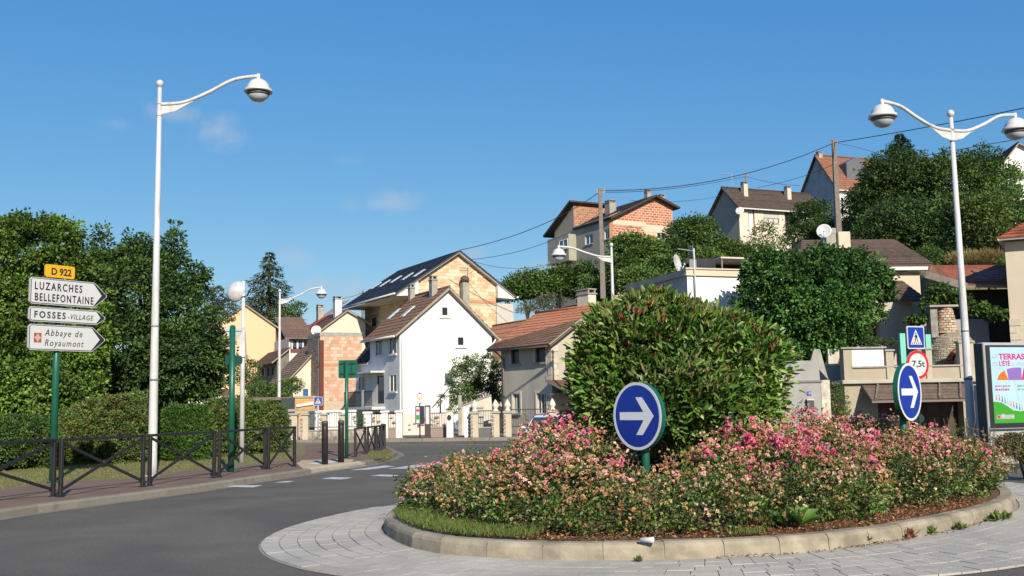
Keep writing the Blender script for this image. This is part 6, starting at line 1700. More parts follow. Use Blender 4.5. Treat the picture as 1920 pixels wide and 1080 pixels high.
# white boundary walls and pink stone-studded wall behind
def plainwall(name, x0, x1, Y, z0, z1, m_, label, studs=0, th=.2, cope=None):
    t = thing(name, label, 'wall', (x0, Y, 0))
    q = MB(); q.box(0, x1 - x0, 0, th, z0, z1); w = obj('wall_face', q, m_, t)
    if cope: q = MB(); q.cbox(-.03, x1 - x0 + .03, -.04, th + .04, z1 + .001, z1 + .07, .01); obj('coping', q, cope, t)
    rr = random.Random(int(x0 * 100))
    for k in range(studs):
        x = rr.uniform(.1, x1 - x0 - .2); z = rr.uniform(z0 + .4, z1 - .15); s = rr.uniform(.06, .13)
        q = MB(); q.lathe([(.001, -s * .6), (s, -s * .2), (s * .9, s * .3), (.001, s * .6)], (x, 0, z), 7); obj('stone', q, mat('rubble_stone', (.20, .17, .14)), t)
    return t
plainwall('boundary_wall', X(590, 52), X(668, 52), 52, -.1, Z(769, 52, 630), M['white_render'], 'bright white boundary wall left of the white house balcony')
plainwall('studded_wall', X(692, 53), X(850, 53), 53, -.1, Z(785, 53, 780) + .25, mat('pink_render', (.62, .55, .49), (.55, .49, .44), .9, 2), 'pale pink garden wall studded with dark stones behind the bus stop', studs=34)
t = plainwall('boundary_wall', X(870.5, 47.8), X(880, 47.8), 47.8, 0, Z(764, 47.8, 875), M['white_render'], 'narrow bright white wall end right of the bus stop', th=.3)
t = plainwall('boundary_wall', X(880.2, 48.1), X(906, 48.1), 48.1, 0, Z(766, 48.1, 890), mat('grey_render', (.50, .48, .43)), 'grey rendered wall between the white wall end and the first finial pillar', th=.2, cope=M['concrete'])
# sloping garden wall in front of the shrubs
fr = Frame('sloping_wall', 'pale garden wall with a rising sloped top in front of the dark shrubs', 'wall', 866, 51, 4, 0)
a, b, c = fr.g(866, 762), fr.g(921, 742), fr.g(926, 775)
q = MB(); q.prism([(a[0], -.1), (c[0], -.1), (b[0], b[1]), (a[0], a[1])], (0, 0, 0), (1, 0, 0), (0, 0, 1), (0, .2, 0)); obj('wall_face', q, mat('pale_rough', (.56, .52, .44), (.46, .42, .35), .9, 2.5, bump=.3), fr.root)
q = MB(); q.bar((a[0], .1, a[1] + .04), (b[0], .1, b[1] + .04), .3, .08); obj('coping', q, mat('brown_coping', (.22, .18, .15), (.3, .26, .22), .9, 4), fr.root)
q = MB(); q.box(a[0] - .18, a[0] - .005, -.05, .25, -.1, fr.g(866, 741)[1]); obj('end_post', q, M['concrete'], fr.root)
# low wall and steps behind the bus stop
t = thing('garden_steps', 'stair flank with handrail rising right beside the white house', 'steps', (X(811, 55), 55, 0))
q = MB(); w_ = X(842, 55) - X(811, 55); q.prism([(0, -.1), (w_, -.1), (w_, Z(745, 55)), (w_ * .9, Z(745, 55)), (0, Z(768, 55) - .3)], (0, 0, 0), (1, 0, 0), (0, 0, 1), (0, .3, 0)); obj('flank', q, M['white_render'], t)
q = MB(); q.tube([(0, -.1, Z(765, 55)), (w_, -.1, Z(733, 55) + .1)], .03, 6); q.tube([(w_ * .5, -.1, 1.2), (w_ * .5, -.1, Z(750, 55) + .1)], .03, 6); obj('handrail', q, M['black_iron'], t)

# bus stop
t = thing('bus_timetable', 'dark framed bus timetable panel with a small sign plate above it', 'bus stop', (X(787, 47.4), 47.4, .12))
zz = lambda py: Z(py, 47.4, 787) - .12
w_ = X(795.5, 47.4) - X(779, 47.4)
navy = mat('navy_frame', (.03, .028, .06), rough=.4)
q = MB(); q.tube([(0, .05, 0), (0, .05, zz(736))], .03, 8); obj('post', q, navy, t)
q = MB(); q.cbox(-w_ / 2, w_ / 2, -.02, .04, zz(795), zz(761), .01); fm = obj('frame', q, navy, t)
q = MB(); q.box(-w_ / 2 + .04, -w_ * .02, -.03, -.021, zz(793.5), zz(763)); obj('paper', q, M['sign_white'], fm)
q = MB(); q.box(0, w_ / 2 - .04, -.03, -.021, zz(793), zz(769)); obj('dark_pane', q, mat('night_blue', (.03, .035, .06), rough=.3), fm)
for k, (c_, a_, b_) in enumerate(((M['sign_red'], .72, .86), (gm_, .22, .5))):
    q = MB(); H2_ = zz(763) - zz(793.5); q.box(-w_ / 2 + .05, -w_ * .05, -.034, -.031, zz(793.5) + H2_ * a_, zz(793.5) + H2_ * b_); obj('print_block', q, c_, fm)
q = MB(); q.cbox(-.12, .12, -.02, .03, zz(756.5), zz(738), .01); sp = obj('sign_plate', q, navy, t)
q = MB(); q.box(-.10, .10, -.028, -.021, zz(755.5), zz(739)); obj('plate_face', q, mat('plate_cream', (.66, .64, .56), rough=.4), sp)
q = MB(); q.box(-.05, .05, -.032, -.029, zz(750), zz(744)); obj('print_block', q, mat('plate_ochre', (.55, .36, .18), rough=.4), sp)
t = thing('bus_stop_totem', 'tall brown totem with a white vertical timetable strip', 'bus stop', (X(801.5, 47.2), 47.2, .12))
w_ = X(807, 47.2) - X(796, 47.2); zz = lambda py: Z(py, 47.2, 800) - .12
q = MB(); q.cbox(-w_ / 2, w_ / 2, 0, .12, 0, zz(760), .01); b_ = obj('body', q, mat('totem_brown', (.06, .042, .036), (.045, .032, .028), .5, 4), t)
q = MB(); q.box(-w_ / 2 + .05, w_ / 2 - .05, -.008, -.001, zz(795), zz(763)); obj('timetable', q, M['sign_white'], b_)
# utility cabinet with post box
t = thing('utility_cabinet', 'tall white utility cabinet with dark hatch right of the bus stop', 'cabinet', (X(843, 47.9), 47.9, .12))
w_ = X(848, 47.9) - X(835, 47.9); zz = lambda py: Z(py, 47.9, 842) - .12
q = MB(); q.cbox(-w_ / 2, w_ / 2, 0, .35, 0, zz(772), .02); b_ = obj('body', q, M['white_paint'], t)
q = MB(); q.cbox(-w_ / 2 - .05, w_ / 2 + .05, -.05, .4, zz(772) + .001, zz(770), .01); obj('cap', q, M['cream'], b_)
q = MB(); q.prism([(.1 * math.cos(k * .6283), .1 * 1.3 * math.sin(k * .6283)) for k in range(10)], (-.02, -.02, zz(783)), (1, 0, 0), (0, 0, 1), (0, .02, 0)); obj('hatch', q, M['sign_black'], b_)

# carport, corrugated fence and orange wall at the far left of the street
fr = Frame('carport', 'flat black carport roof over a pale back wall left of the corrugated fence', 'carport', 470, 56, 0, 0)
root = fr.root
a, b = fr.g(400, 752), fr.g(550, 747)
q = MB(); q.box(a[0], b[0], -.5, 3, a[1] - .02, a[1] + .14); obj('canopy', q, M['gutter_brown'], root)
a2, b2 = fr.g(486, 775), fr.g(530, 757); q = MB(); q.box(fr.g(410, 780)[0], b[0], 2.6, 2.8, -.1, a[1] - .02); obj('back_wall', q, mat('olive_wall', (.17, .17, .13), (.12, .12, .10), .9, 1.5), root)
q = MB(); q.box(a2[0], fr.g(531, 760)[0], .5, .6, 1.0, fr.g(500, 757)[1]); obj('white_sheet', q, M['white_paint'], root)
for px in (473, 520): 
    x = fr.g(px, 760)[0]; q = MB(); q.box(x - .07, x + .07, 0, .14, -.1, a[1] - .02); obj('post', q, M['gutter_brown'], root)
fr = Frame('long_white_wall', 'long low white wall running behind the left hedges', 'wall', 345, 60, 0, 0)
q = MB(); a = fr.g(345, 770); b = fr.g(430, 741); q.box(a[0] + 0, b[0], 0, .2, -.1, b[1]); obj('wall_face', q, M['white_render'], fr.root)
q = MB(); q.box(a[0] + 0, b[0], -.06, .26, b[1] + .001, b[1] + .35); obj('brown_coping', q, tm_ridge(tilec(.17, .1, .07)), fr.root)
fr = Frame('corrugated_fence', 'grey green corrugated metal fence left of the orange block wall', 'fence', 527, 52, 4, 0)
zt = fr.g(540, 746)[1]; x1 = fr.g(553, 780)[0]
cm = mat('corrugated_metal', (.24, .31, .28), (.19, .25, .23), .45, 2, metal=.3)
for k in range(9):
    q = MB(); x = k * x1 / 9
    for j in range(4): q.prism([(x + j * x1 / 36, 0), (x + (j + .5) * x1 / 36, -.05), (x + (j + 1) * x1 / 36, 0), (x + (j + 1) * x1 / 36, .02), (x + j * x1 / 36, .02)], (0, 0, -.1), (1, 0, 0), (0, 1, 0), (0, 0, zt + .1))
    obj('panel', q, cm, fr.root)
fr = Frame('orange_block_wall', 'unrendered orange block wall with a slanted white trim near the crossing sign', 'wall', 553, 54, 8, 0)
zt = fr.g(580, 746)[1]; x1 = fr.g(590, 780)[0]
q = MB(); q.box(0, x1, .02, .3, -.1, zt); obj('wall_core', q, M['block_mortar'], fr.root)
block_courses(fr.root, lambda s, z, d: (s, d + .02, z), [(0, zt), (x1, zt)], .9, .45, .21, [(.62, .34, .11), (.66, .38, .15), (.56, .28, .09)], 'bright_block', limit=60)
q = MB(); q.cbox(-.05, x1 + .1, -.05, .4, zt + .001, zt + .1, .02); obj('coping', q, M['concrete'], fr.root)
a, b = fr.g(556, 761), fr.g(588, 756); q = MB(); q.bar((a[0], -.06, a[1]), (b[0], -.06, b[1]), .08, .14); obj('slanted_trim', q, M['white_paint'], fr.root)
fr = Frame('blue_bin', 'blue box standing above the orange block wall at the foot of the block tower', 'box', 568, 60, 5, 0)
a = fr.grect(568, 745, 575, 729); q = MB(); q.cbox(a[0], a[1] + .05, 0, .3, a[2], a[3], .02); q.box(a[0] + .02, a[1] + .03, -.01, 0, a[3] - .1, a[3] - .05); obj('bin_body', q, mat('bin_blue', (.03, .08, .25), rough=.5), fr.root); q = MB(); q.box(a[0], a[1], .05, .25, -.1, a[2]); obj('stand', q, M['concrete'], fr.root)
fr = Frame('grey_garage_door_wall', 'dark grey gate in the low wall behind the small crossing sign', 'gate', 579, 51, 3, 0)
a = fr.grect(579, 815, 590, 771); q = MB(); q.box(0, a[1], 0, .1, 0, a[3]); obj('gate_leaf', q, mat('slate_gate', (.09, .11, .12), (.07, .085, .095), .6, 3), fr.root)
q = MB(); q.box(-1.0, a[1] + .1, -.05, .3, a[3] + .002, a[3] + .12); obj('lintel', q, M['concrete'], fr.root)

# ================================================================ parked cars
def car(label, loc, rz, paint, glassm, k=1.0):
    t = thing('parked_car', label, 'car', loc, rz, 'parked cars')
    Wd = .84
    prof = [(-1.95, .28), (-1.98, .62), (-1.85, .80), (-1.0, .95), (-.35, 1.36), (.1, 1.46), (.9, 1.46), (1.55, 1.30), (1.85, .95), (1.95, .55), (1.92, .28)]
    q = MB(); n = len(prof)
    def wid(z): return Wd if z < .97 else Wd - (z - .97) * .45
    secs = []
    for sgn in (-1, 1):
        secs.append([(sgn * wid(z), x, z) for x, z in prof])
    vs = secs[0] + secs[1]
    fs = [tuple(range(n)), tuple(range(2 * n - 1, n - 1, -1))] + [(i, n + i, n + (i + 1) % n, (i + 1) % n) for i in range(n)]
    q.add(vs, fs); body = obj('body', q, paint, t)
    bv = body.modifiers.new('bevel', 'BEVEL'); bv.width = .06; bv.segments = 3; bv.limit_method = 'ANGLE'
    q = MB(); q.add([(-.72, -1.0 + .04, .985), (.72, -1.0 + .04, .985), (.60, -.36, 1.372), (-.60, -.36, 1.372)], [(0, 1, 2, 3)])
    for v in range(len(q.v)): q.v[v] = (q.v[v][0], q.v[v][1] - .03, q.v[v][2] + .02)
    obj('windscreen', q, glassm, body)
    for sgn in (-1, 1):
        q = MB(); x = lambda z: sgn * (wid(z) + .008)
        q.add([(x(1.0), -.75, 1.0), (x(1.34), -.22, 1.34), (x(1.40), .25, 1.40), (x(1.0), .25, 1.0)], [(0, 1, 2, 3)]); q.add([(x(1.0), .32, 1.0), (x(1.40), .32, 1.40), (x(1.36), 1.0, 1.36), (x(1.0), 1.45, 1.0)], [(0, 1, 2, 3)]); obj('side_window', q, glassm, body)
        q = MB(); q.cbox(sgn * .66 - .15, sgn * .66 + .15, -2.0, -1.85, .60, .75, .04); obj('headlight', q, M['bowl'], body)
        q = MB(); q.cbox(sgn * .95 - .08, sgn * .95 + .08, -.75, -.62, .95, 1.08, .03); obj('wing_mirror', q, paint, body)
        for yy in (-1.25, 1.25):
            q = MB(); q.tube([(sgn * .72, yy, .31), (sgn * .86, yy, .31)], .31, 20); w = obj('wheel', q, M['sign_black'], t)
            q = MB(); q.tube([(sgn * .861, yy, .31), (sgn * .87, yy, .31)], .19, 14); obj('rim', q, M['lamp_grey'], w)
    q = MB(); q.box(-.5, .5, -2.0, -1.975, .38, .55); obj('grille', q, M['sign_black'], body)
    q = MB(); q.box(-.26, .26, -2.02, -2.002, .40, .51); obj('number_plate', q, M['sign_white'], body)
    return t
M['car_white'] = mat('car_paint_white', (.66, .68, .70), rough=.2, spec=.6)
pc_ = at(1016, 800, 33)
wc = car('white car parked behind the rose bed, windscreen showing above the pink blooms', (pc_.x + .35, 34.5, -.08), rad(-8), M['car_white'], mat('blue_glass_dark', (.03, .045, .06), rough=.05, spec=.9)); wc.scale = (.9, .9, .88)
pc_ = at(910, 800, 52)
car('dark car parked behind the iron railing between the finial pillars', (pc_.x, 53, .05), rad(-10), mat('car_paint_dark', (.03, .035, .04), rough=.25, spec=.6), M['glass'])

# ================================================================ utility poles and wires
def upole(px, pyt, pyb, Y, w, label, arm=True):
    a = at(px + (pyb - pyt) * .028, pyb, Y); b = at(px, pyt, Y)
    t = thing('utility_pole', label, 'utility pole', (b.x, Y, a.z), 0, 'grey utility poles')
    h = b.z - a.z
    q = MB(); q.hexa([(-w / 2, -w / 2, 0), (w / 2, -w / 2, 0), (w / 2, w / 2, 0), (-w / 2, w / 2, 0)], [(-w * .32, -w * .32, h), (w * .32, -w * .32, h), (w * .32, w * .32, h), (-w * .32, w * .32, h)]); obj('shaft', q, M['wood_grey'], t)
    if arm:
        q = MB(); q.box(-.5 * arm, .6 * arm, -.05, .05, h - .35, h - .25)
        for x in (-.4 * arm, .1, .5 * arm): q.lathe([(.001, 0), (.05, .02), (.06, .1), (.03, .15), (.001, .16)], (x, 0, h - .25), 8)
        obj('crossarm', q, M['concrete'], t)
    return t
upole(1125, 353, 560, 75, .38, 'grey utility pole in front of the brick hill house', .6)
upole(1563, 262, 440, 90, .48, 'tall grey utility pole in front of the highest grey gable', .6)
upole(1398.5, 325, 362, 135, .3, 'short dark utility pole behind the cream hill house roof', .6)
upole(680, 545, 625, 105, .3, 'small utility pole behind the eaves of the block house', .8)
wire_m = mat('wire_black', (.03, .03, .03), rough=.6)
def wire(a, b, mid, label, r=.028):
    A = at(*a); B = at(*b); C = at(*mid)
    pts = []
    for k in range(17):
        t = k / 16
        # parabola through the three surveyed points
        p = A * ((1 - t) * (1 - 2 * t)) + C * (4 * t * (1 - t)) + B * (t * (2 * t - 1))
        pts.append(p)
    q = MB(); q.tube(pts, r, 5); o = obj('overhead_wire', q, wire_m, None, label=label, category='wire', group='overhead wires')
wire((862, 469, 82), (1124, 360, 75), (1003, 427, 78.5), 'upper wire from the block house roof to the first utility pole')
wire((880, 487, 84), (1124, 400, 75), (1010, 460, 79), 'lower wire running from the block house to the first utility pole', .02)
wire((880, 487, 84), (1050, 490, 100), (965, 503, 92), 'thin wire dropping from the block house towards the hill shrubs', .018)
wire((1126, 357, 75), (1563, 268, 90), (1362, 334, 82), 'long heavy wire between the first pole and the tall pole', .035)
wire((1126, 360, 75), (1398, 331, 135), (1275, 352, 100), 'thin wire from the first pole to the short dark pole', .025)
wire((1563, 268, 90), (1960, 194, 62), (1740, 238, 76), 'heavy wire from the tall pole to the top right edge', .035)
wire((1420, 352, 120), (1563, 308, 90), (1495, 334, 105), 'thin wire rising from the cream hill house to the tall pole', .025)
wire((1400, 331, 135), (1500, 348, 130), (1450, 343, 132), 'thin wire from the short dark pole to the highest house', .025)
wire((1690, 300, 80), (1960, 252, 70), (1800, 280, 75), 'wire passing behind the double street lamp above the hill trees', .025)
wire((1566, 268, 90), (1720, 318, 95), (1640, 286, 92), 'thin wire falling from the tall pole into the hill trees', .018)
wire((1180, 375, 110), (1350, 368, 120), (1265, 378, 115), 'thin wire from the brick hill house to the cream hill house', .02)
wire((640, 560, 100), (682, 548, 105), (660, 556, 102), 'short wire left of the small pole behind the block house', .02)
# ================================================================ vegetation
def leaf_mesh(name, P, D, Nn, length, width, cols, fold=.25, shape=4):
    """P base points, D leaf direction, Nn leaf normal; one folded leaf each"""
    n = len(P)
    D = D / np.linalg.norm(D, axis=1, keepdims=True)
    S = np.cross(D, Nn); S /= (np.linalg.norm(S, axis=1, keepdims=True) + 1e-9)
    U = np.cross(S, D)
    L = length[:, None]; Wd = width[:, None]
    if shape == 4:
        v = np.stack([P, P + D * L * .45 + S * Wd * .5 + U * Wd * fold, P + D * L - U * Wd * .1, P + D * L * .45 - S * Wd * .5 + U * Wd * fold], 1).reshape(-1, 3)
        k = 4; tri = np.array([[0, 1, 2], [0, 2, 3]])
    else:
        v = np.stack([P, P + D * L * .28 + S * Wd * .42 + U * Wd * fold, P + D * L * .68 + S * Wd * .45 + U * Wd * fold, P + D * L - U * Wd * .3,
                      P + D * L * .68 - S * Wd * .45 + U * Wd * fold, P + D * L * .28 - S * Wd * .42 + U * Wd * fold], 1).reshape(-1, 3)
        k = 6; tri = np.array([[0, 1, 2], [0, 2, 3], [0, 3, 4], [0, 4, 5]])
    idx = (np.arange(n)[:, None, None] * k + tri[None]).reshape(-1)
    nf = len(idx) // 3
    me = bpy.data.meshes.new(name)
    me.vertices.add(len(v)); me.vertices.foreach_set('co', v.astype(np.float32).ravel())
    me.loops.add(len(idx)); me.loops.foreach_set('vertex_index', idx.astype(np.int32))
    me.polygons.add(nf); me.polygons.foreach_set('loop_start', np.arange(0, nf * 3, 3, dtype=np.int32))
    ca = me.color_attributes.new('Col', 'FLOAT_COLOR', 'POINT')
    c = np.concatenate([np.repeat(cols, k, axis=0), np.ones((n * k, 1))], 1)
    ca.data.foreach_set('color', c.astype(np.float32).ravel())
    me.update(calc_edges=True)
    return me
M['leaf'] = mat('leaf', (.05, .1, .03), rough=.55, vcol=True, spec=.35, trans=.28)
M['leaf_gloss'] = mat('leaf_glossy', (.05, .1, .03), rough=.40, vcol=True, spec=.5, trans=.2)
M['petal'] = mat('petal', (.5, .1, .2), rough=.6, vcol=True, spec=.3, trans=.35)
M['bark'] = mat('bark', (.09, .07, .05), (.05, .04, .03), .95, 8, bump=.6)
def unit(n):
    v = NP.normal(size=(n, 3)); return v / np.linalg.norm(v, axis=1, keepdims=True)
def pal(cols, idx, var=.18):
    c = np.array(cols)[idx]
    return np.clip(c * (1 + NP.uniform(-var, var, size=(len(c), 1))) * (1 + NP.uniform(-.06, .06, size=c.shape)), 0.002, 1)
def crown(lobes, ncl, per, cr, ll, lw, cols, shell=.35, up=.35, jag=.22, wts=None, hang=0.0, front=None, shape=4, tilt=.75):
    """lobes: (cx,cy,cz,rx,ry,rz); returns P,D,N,L,W,C arrays"""
    lb = np.array(lobes, float)
    A = (lb[:, 3] * lb[:, 4] + lb[:, 4] * lb[:, 5] + lb[:, 3] * lb[:, 5]); A /= A.sum()
    li = NP.choice(len(lb), size=ncl, p=A)
    d = unit(ncl)
    if front: d[:, 1] = np.where((d[:, 1] > .25) & (NP.rand(ncl) < front), -d[:, 1], d[:, 1])
    c0 = lb[li, :3]; r0 = lb[li, 3:]
    rad_ = 1 - shell * NP.rand(ncl) ** 1.5 + jag * (NP.rand(ncl) - .5)
    C = c0 + d * r0 * rad_[:, None]
    # drop clusters buried well inside another lobe
    keep = np.ones(ncl, bool)
    for l in lb:
        q = (((C - l[:3]) / l[3:]) ** 2).sum(1); keep &= ~(q < .38)
    C = C[keep]; d = d[keep]; li = li[keep]; m = len(C)
    ci = NP.choice(len(cols), size=m)
    scale = NP.uniform(.6, 1.25, size=m)
    P = np.repeat(C, per, 0); out = np.repeat(d, per, 0); ns = np.repeat(scale, per)
    o = unit(m * per) * (NP.rand(m * per, 1) ** .45) * cr * ns[:, None]
    o[:, 2] *= .6
    P = P + o
    lead = o / (np.linalg.norm(o, axis=1, keepdims=True) + 1e-6)
    D = out * .5 + lead * .7 + unit(m * per) * .55 + np.array([0, 0, -hang])
    N = np.array([0, 0, up]) + out * .5 + unit(m * per) * tilt
    L = ll * NP.uniform(.65, 1.25, size=m * per); W = lw * NP.uniform(.7, 1.2, size=m * per)
    lt = NP.uniform(.72, 1.25, len(lb)); ct = NP.uniform(.68, 1.38, m)
    cc = np.clip(pal(cols, np.repeat(ci, per)) * np.repeat(lt[li] * ct, per)[:, None], .002, 1)
    return P, D, N, L, W, cc
def leaves(name, arr, parent, m_, shape=4, **props):
    me = leaf_mesh(name, *arr, shape=shape)
    return link(name, me, parent, None, None, m_, **props)
def px_lobes(L):
    """(px,py,rx,ry,Y[,depth ratio]) in photo pixels -> world ellipsoids"""
    out = []
    for l in L:
        p = at(l[0], l[1], l[4]); k = mpp(l[4]); dr = l[5] if len(l) > 5 else 1.0
        out.append((p.x, p.y, p.z, l[2] * k, l[2] * k * dr, l[3] * k))
    return out
def plant(name, label, cat, lobes, ncl, per, cr, ll, lw, cols, trunk=None, m_='leaf', base=None, group=None, kind=None, **k):
    lb = px_lobes(lobes) if len(lobes[0]) < 6 or lobes[0][0] > 60 else lobes
    bx = sum(l[0] for l in lb) / len(lb); by = sum(l[1] for l in lb) / len(lb)
    bz = base if base is not None else hill(bx, by)
    t = thing(name, label, cat, (bx, by, bz), 0, group)
    shape = k.pop('shape', 4); nostem = k.pop('nostem', False)
    arr = crown(lb, ncl, per, cr, ll, lw, cols, **k)
    arr = (arr[0] - np.array([bx, by, bz]),) + arr[1:]
    leaves('crown' if trunk else 'foliage', arr, t, M[m_], shape=shape)
    q = MB(); rr = random.Random(len(label))
    r = trunk or .04
    fork = min(l[2] - l[5] * .3 for l in lb) - bz
    fork = max(.15, fork * .8)
    if trunk:
        q.tube([(0, 0, -.1), (.03, 0, fork * .5), (0, .02, fork)], [r * 1.3, r, r * .85], 10)
    for l in lb:
        c = Vector((l[0] - bx, l[1] - by, l[2] - bz))
        for j in range(2 if trunk else 1):
            e = c + Vector((rr.uniform(-.5, .5) * l[3], rr.uniform(-.5, .5) * l[4], rr.uniform(0, .6) * l[5]))
            mid = Vector((e.x * .35, e.y * .35, fork + (e.z - fork) * .5))
            q.tube([(0, 0, fork * .9 if trunk else -.05), mid, e], [r * .6, r * .4, r * .12], 6)
    if not nostem: obj('trunk' if trunk else 'stem', q, M['bark'], t)
    return t

GR_L = [(0.124, 0.213, 0.03), (0.098, 0.178, 0.026), (0.156, 0.247, 0.042), (0.078, 0.144, 0.024), (0.137, 0.213, 0.042)]
GR_D = [(0.053, 0.106, 0.026), (0.073, 0.138, 0.031), (0.042, 0.085, 0.024), (0.105, 0.175, 0.036), (0.059, 0.115, 0.034)]
GR_M = [(0.085, 0.156, 0.031), (0.104, 0.18, 0.038), (0.068, 0.126, 0.026), (0.127, 0.198, 0.043)]
GR_O = [(0.132, 0.165, 0.039), (0.109, 0.143, 0.035), (0.161, 0.182, 0.05), (0.092, 0.127, 0.039)]

plant('maple_tree', 'tall light green broadleaf tree at the left edge behind the direction signs', 'tree',
      [(70, 470, 85, 62, 34), (10, 500, 70, 80, 34), (120, 530, 70, 80, 34.5), (40, 600, 90, 90, 33.5), (130, 640, 75, 80, 33.5), (-60, 560, 80, 110, 34), (30, 710, 90, 60, 33), (120, 725, 60, 45, 33), (30, 445, 40, 28, 34), (110, 445, 38, 28, 34), (80, 760, 110, 50, 33.5), (0, 760, 90, 60, 34)],
      2700, 40, .34, .14, .095, GR_L, trunk=.22, up=.6, jag=.42, front=.55, tilt=.6)
plant('dark_tree', 'dark green tree with pointed upright tops behind the tall near street lamp', 'tree',
      [(262, 560, 95, 90, 38), (200, 560, 60, 90, 38), (320, 590, 70, 75, 38), (240, 660, 110, 70, 37.5), (340, 680, 85, 60, 37.5), (192, 465, 11, 45, 38), (245, 478, 15, 42, 38), (327, 462, 13, 45, 38), (318, 500, 26, 40, 38), (285, 500, 28, 40, 38), (365, 518, 20, 22, 38), (268, 475, 10, 30, 38), (385, 640, 42, 50, 38), (190, 700, 70, 60, 37), (300, 730, 70, 38, 37.5), (385, 710, 35, 35, 38), (215, 750, 80, 40, 37.5), (300, 700, 90, 50, 37.5)],
      2900, 38, .32, .14, .095, GR_D, trunk=.22, up=.55, jag=.42, front=.5, tilt=.6)
plant('pale_tree', 'small pale grey green tree beyond the dark tree, left of the cream gable', 'tree', [(405, 560, 20, 26, 70), (425, 580, 18, 22, 70), (385, 570, 22, 30, 70)], 200, 16, .35, .16, .1, [(.09, .12, .07), (.07, .10, .055)], trunk=.12)
# hedge row at left
plant('hedge_bush', 'dark clipped bush at the left edge below the maple', 'hedge', [(20, 830, 60, 50, 27.5), (-40, 840, 60, 50, 27), (70, 845, 40, 42, 28), (50, 810, 50, 30, 28)], 2100, 22, .14, .075, .046, GR_D + GR_M, up=.5, jag=.12, front=.4, base=PZ)
plant('hedge_bush', 'broad mottled hedge with reddish tips between the signpost and the tall lamp', 'hedge', [(165, 820, 55, 62, 30), (225, 812, 55, 70, 30), (195, 775, 52, 28, 30.5), (250, 795, 32, 60, 30.5), (130, 845, 35, 38, 29.5)], 3000, 22, .14, .075, .046, GR_M + GR_O + [(.10, .07, .03)], up=.4, jag=.16, front=.4, base=PZ)
plant('hedge_bush', 'bright green clipped hedge right behind the tall near street lamp', 'hedge', [(330, 818, 40, 56, 31), (365, 815, 34, 56, 31), (310, 830, 25, 45, 31)], 1900, 22, .13, .065, .042, [(.07, .15, .025), (.06, .13, .02), (.085, .165, .03)], up=.5, jag=.08, front=.4, base=PZ)
plant('hedge_bush', 'rounded olive green hedge behind the green pole and mirror pole', 'hedge', [(415, 808, 40, 60, 33), (455, 805, 40, 60, 34), (500, 811, 42, 58, 35.5), (400, 785, 30, 32, 34), (470, 785, 35, 25, 35)], 3000, 22, .14, .075, .046, [(.19, .235, .055), (.16, .21, .05), (.21, .24, .075)] + GR_M, up=.4, jag=.14, front=.4, base=PZ)
# small street side plants
plant('garden_shrub', 'dense dark evergreen shrub group between the white and the beige house', 'shrub', [(865, 715, 22, 38, 57), (885, 700, 22, 34, 57), (912, 705, 24, 40, 57), (935, 720, 16, 40, 57.5), (872, 745, 25, 22, 56.5), (905, 740, 30, 22, 57)], 900, 18, .22, .13, .06, GR_M + GR_D, up=.5, jag=.5, base=.1)
plant('garden_shrub', 'shaded grey green shrub beside the stair handrail of the white house', 'shrub', [(830, 752, 12, 12, 55.5), (838, 765, 10, 14, 55.5)], 110, 14, .15, .08, .04, GR_D, base=.1)
plant('garden_tree', 'small bright green tree in front of the brown roofed cottage', 'tree', [(535, 728, 20, 14, 66), (552, 722, 14, 12, 66), (520, 740, 12, 10, 66)], 200, 16, .25, .12, .06, GR_L, trunk=.08, base=0)
plant('garden_tree', 'leafy garden tree between the cream gable house and the grey cottage', 'tree', [(470, 705, 18, 30, 70), (450, 690, 14, 30, 70), (492, 735, 24, 18, 68)], 260, 16, .3, .14, .08, GR_M, trunk=.1, base=0)
plant('garden_shrub', 'little dark shrub behind the railing below the balcony', 'shrub', [(672, 785, 10, 12, 50), (680, 795, 10, 10, 50)], 70, 12, .12, .06, .04, GR_D, base=.1)
plant('garden_shrub', 'small flowering shrub beside the brown bus stop totem', 'shrub', [(815, 800, 7, 18, 49), (808, 812, 8, 8, 49)], 70, 10, .10, .05, .03, GR_L + [(.35, .12, .14)], base=.1)
plant('garden_shrub', 'yellow green shrub above the white wall end', 'shrub', [(851, 768, 9, 8, 50), (845, 772, 8, 8, 50)], 60, 12, .12, .06, .04, GR_L + [(.2, .15, .03)], base=.1)

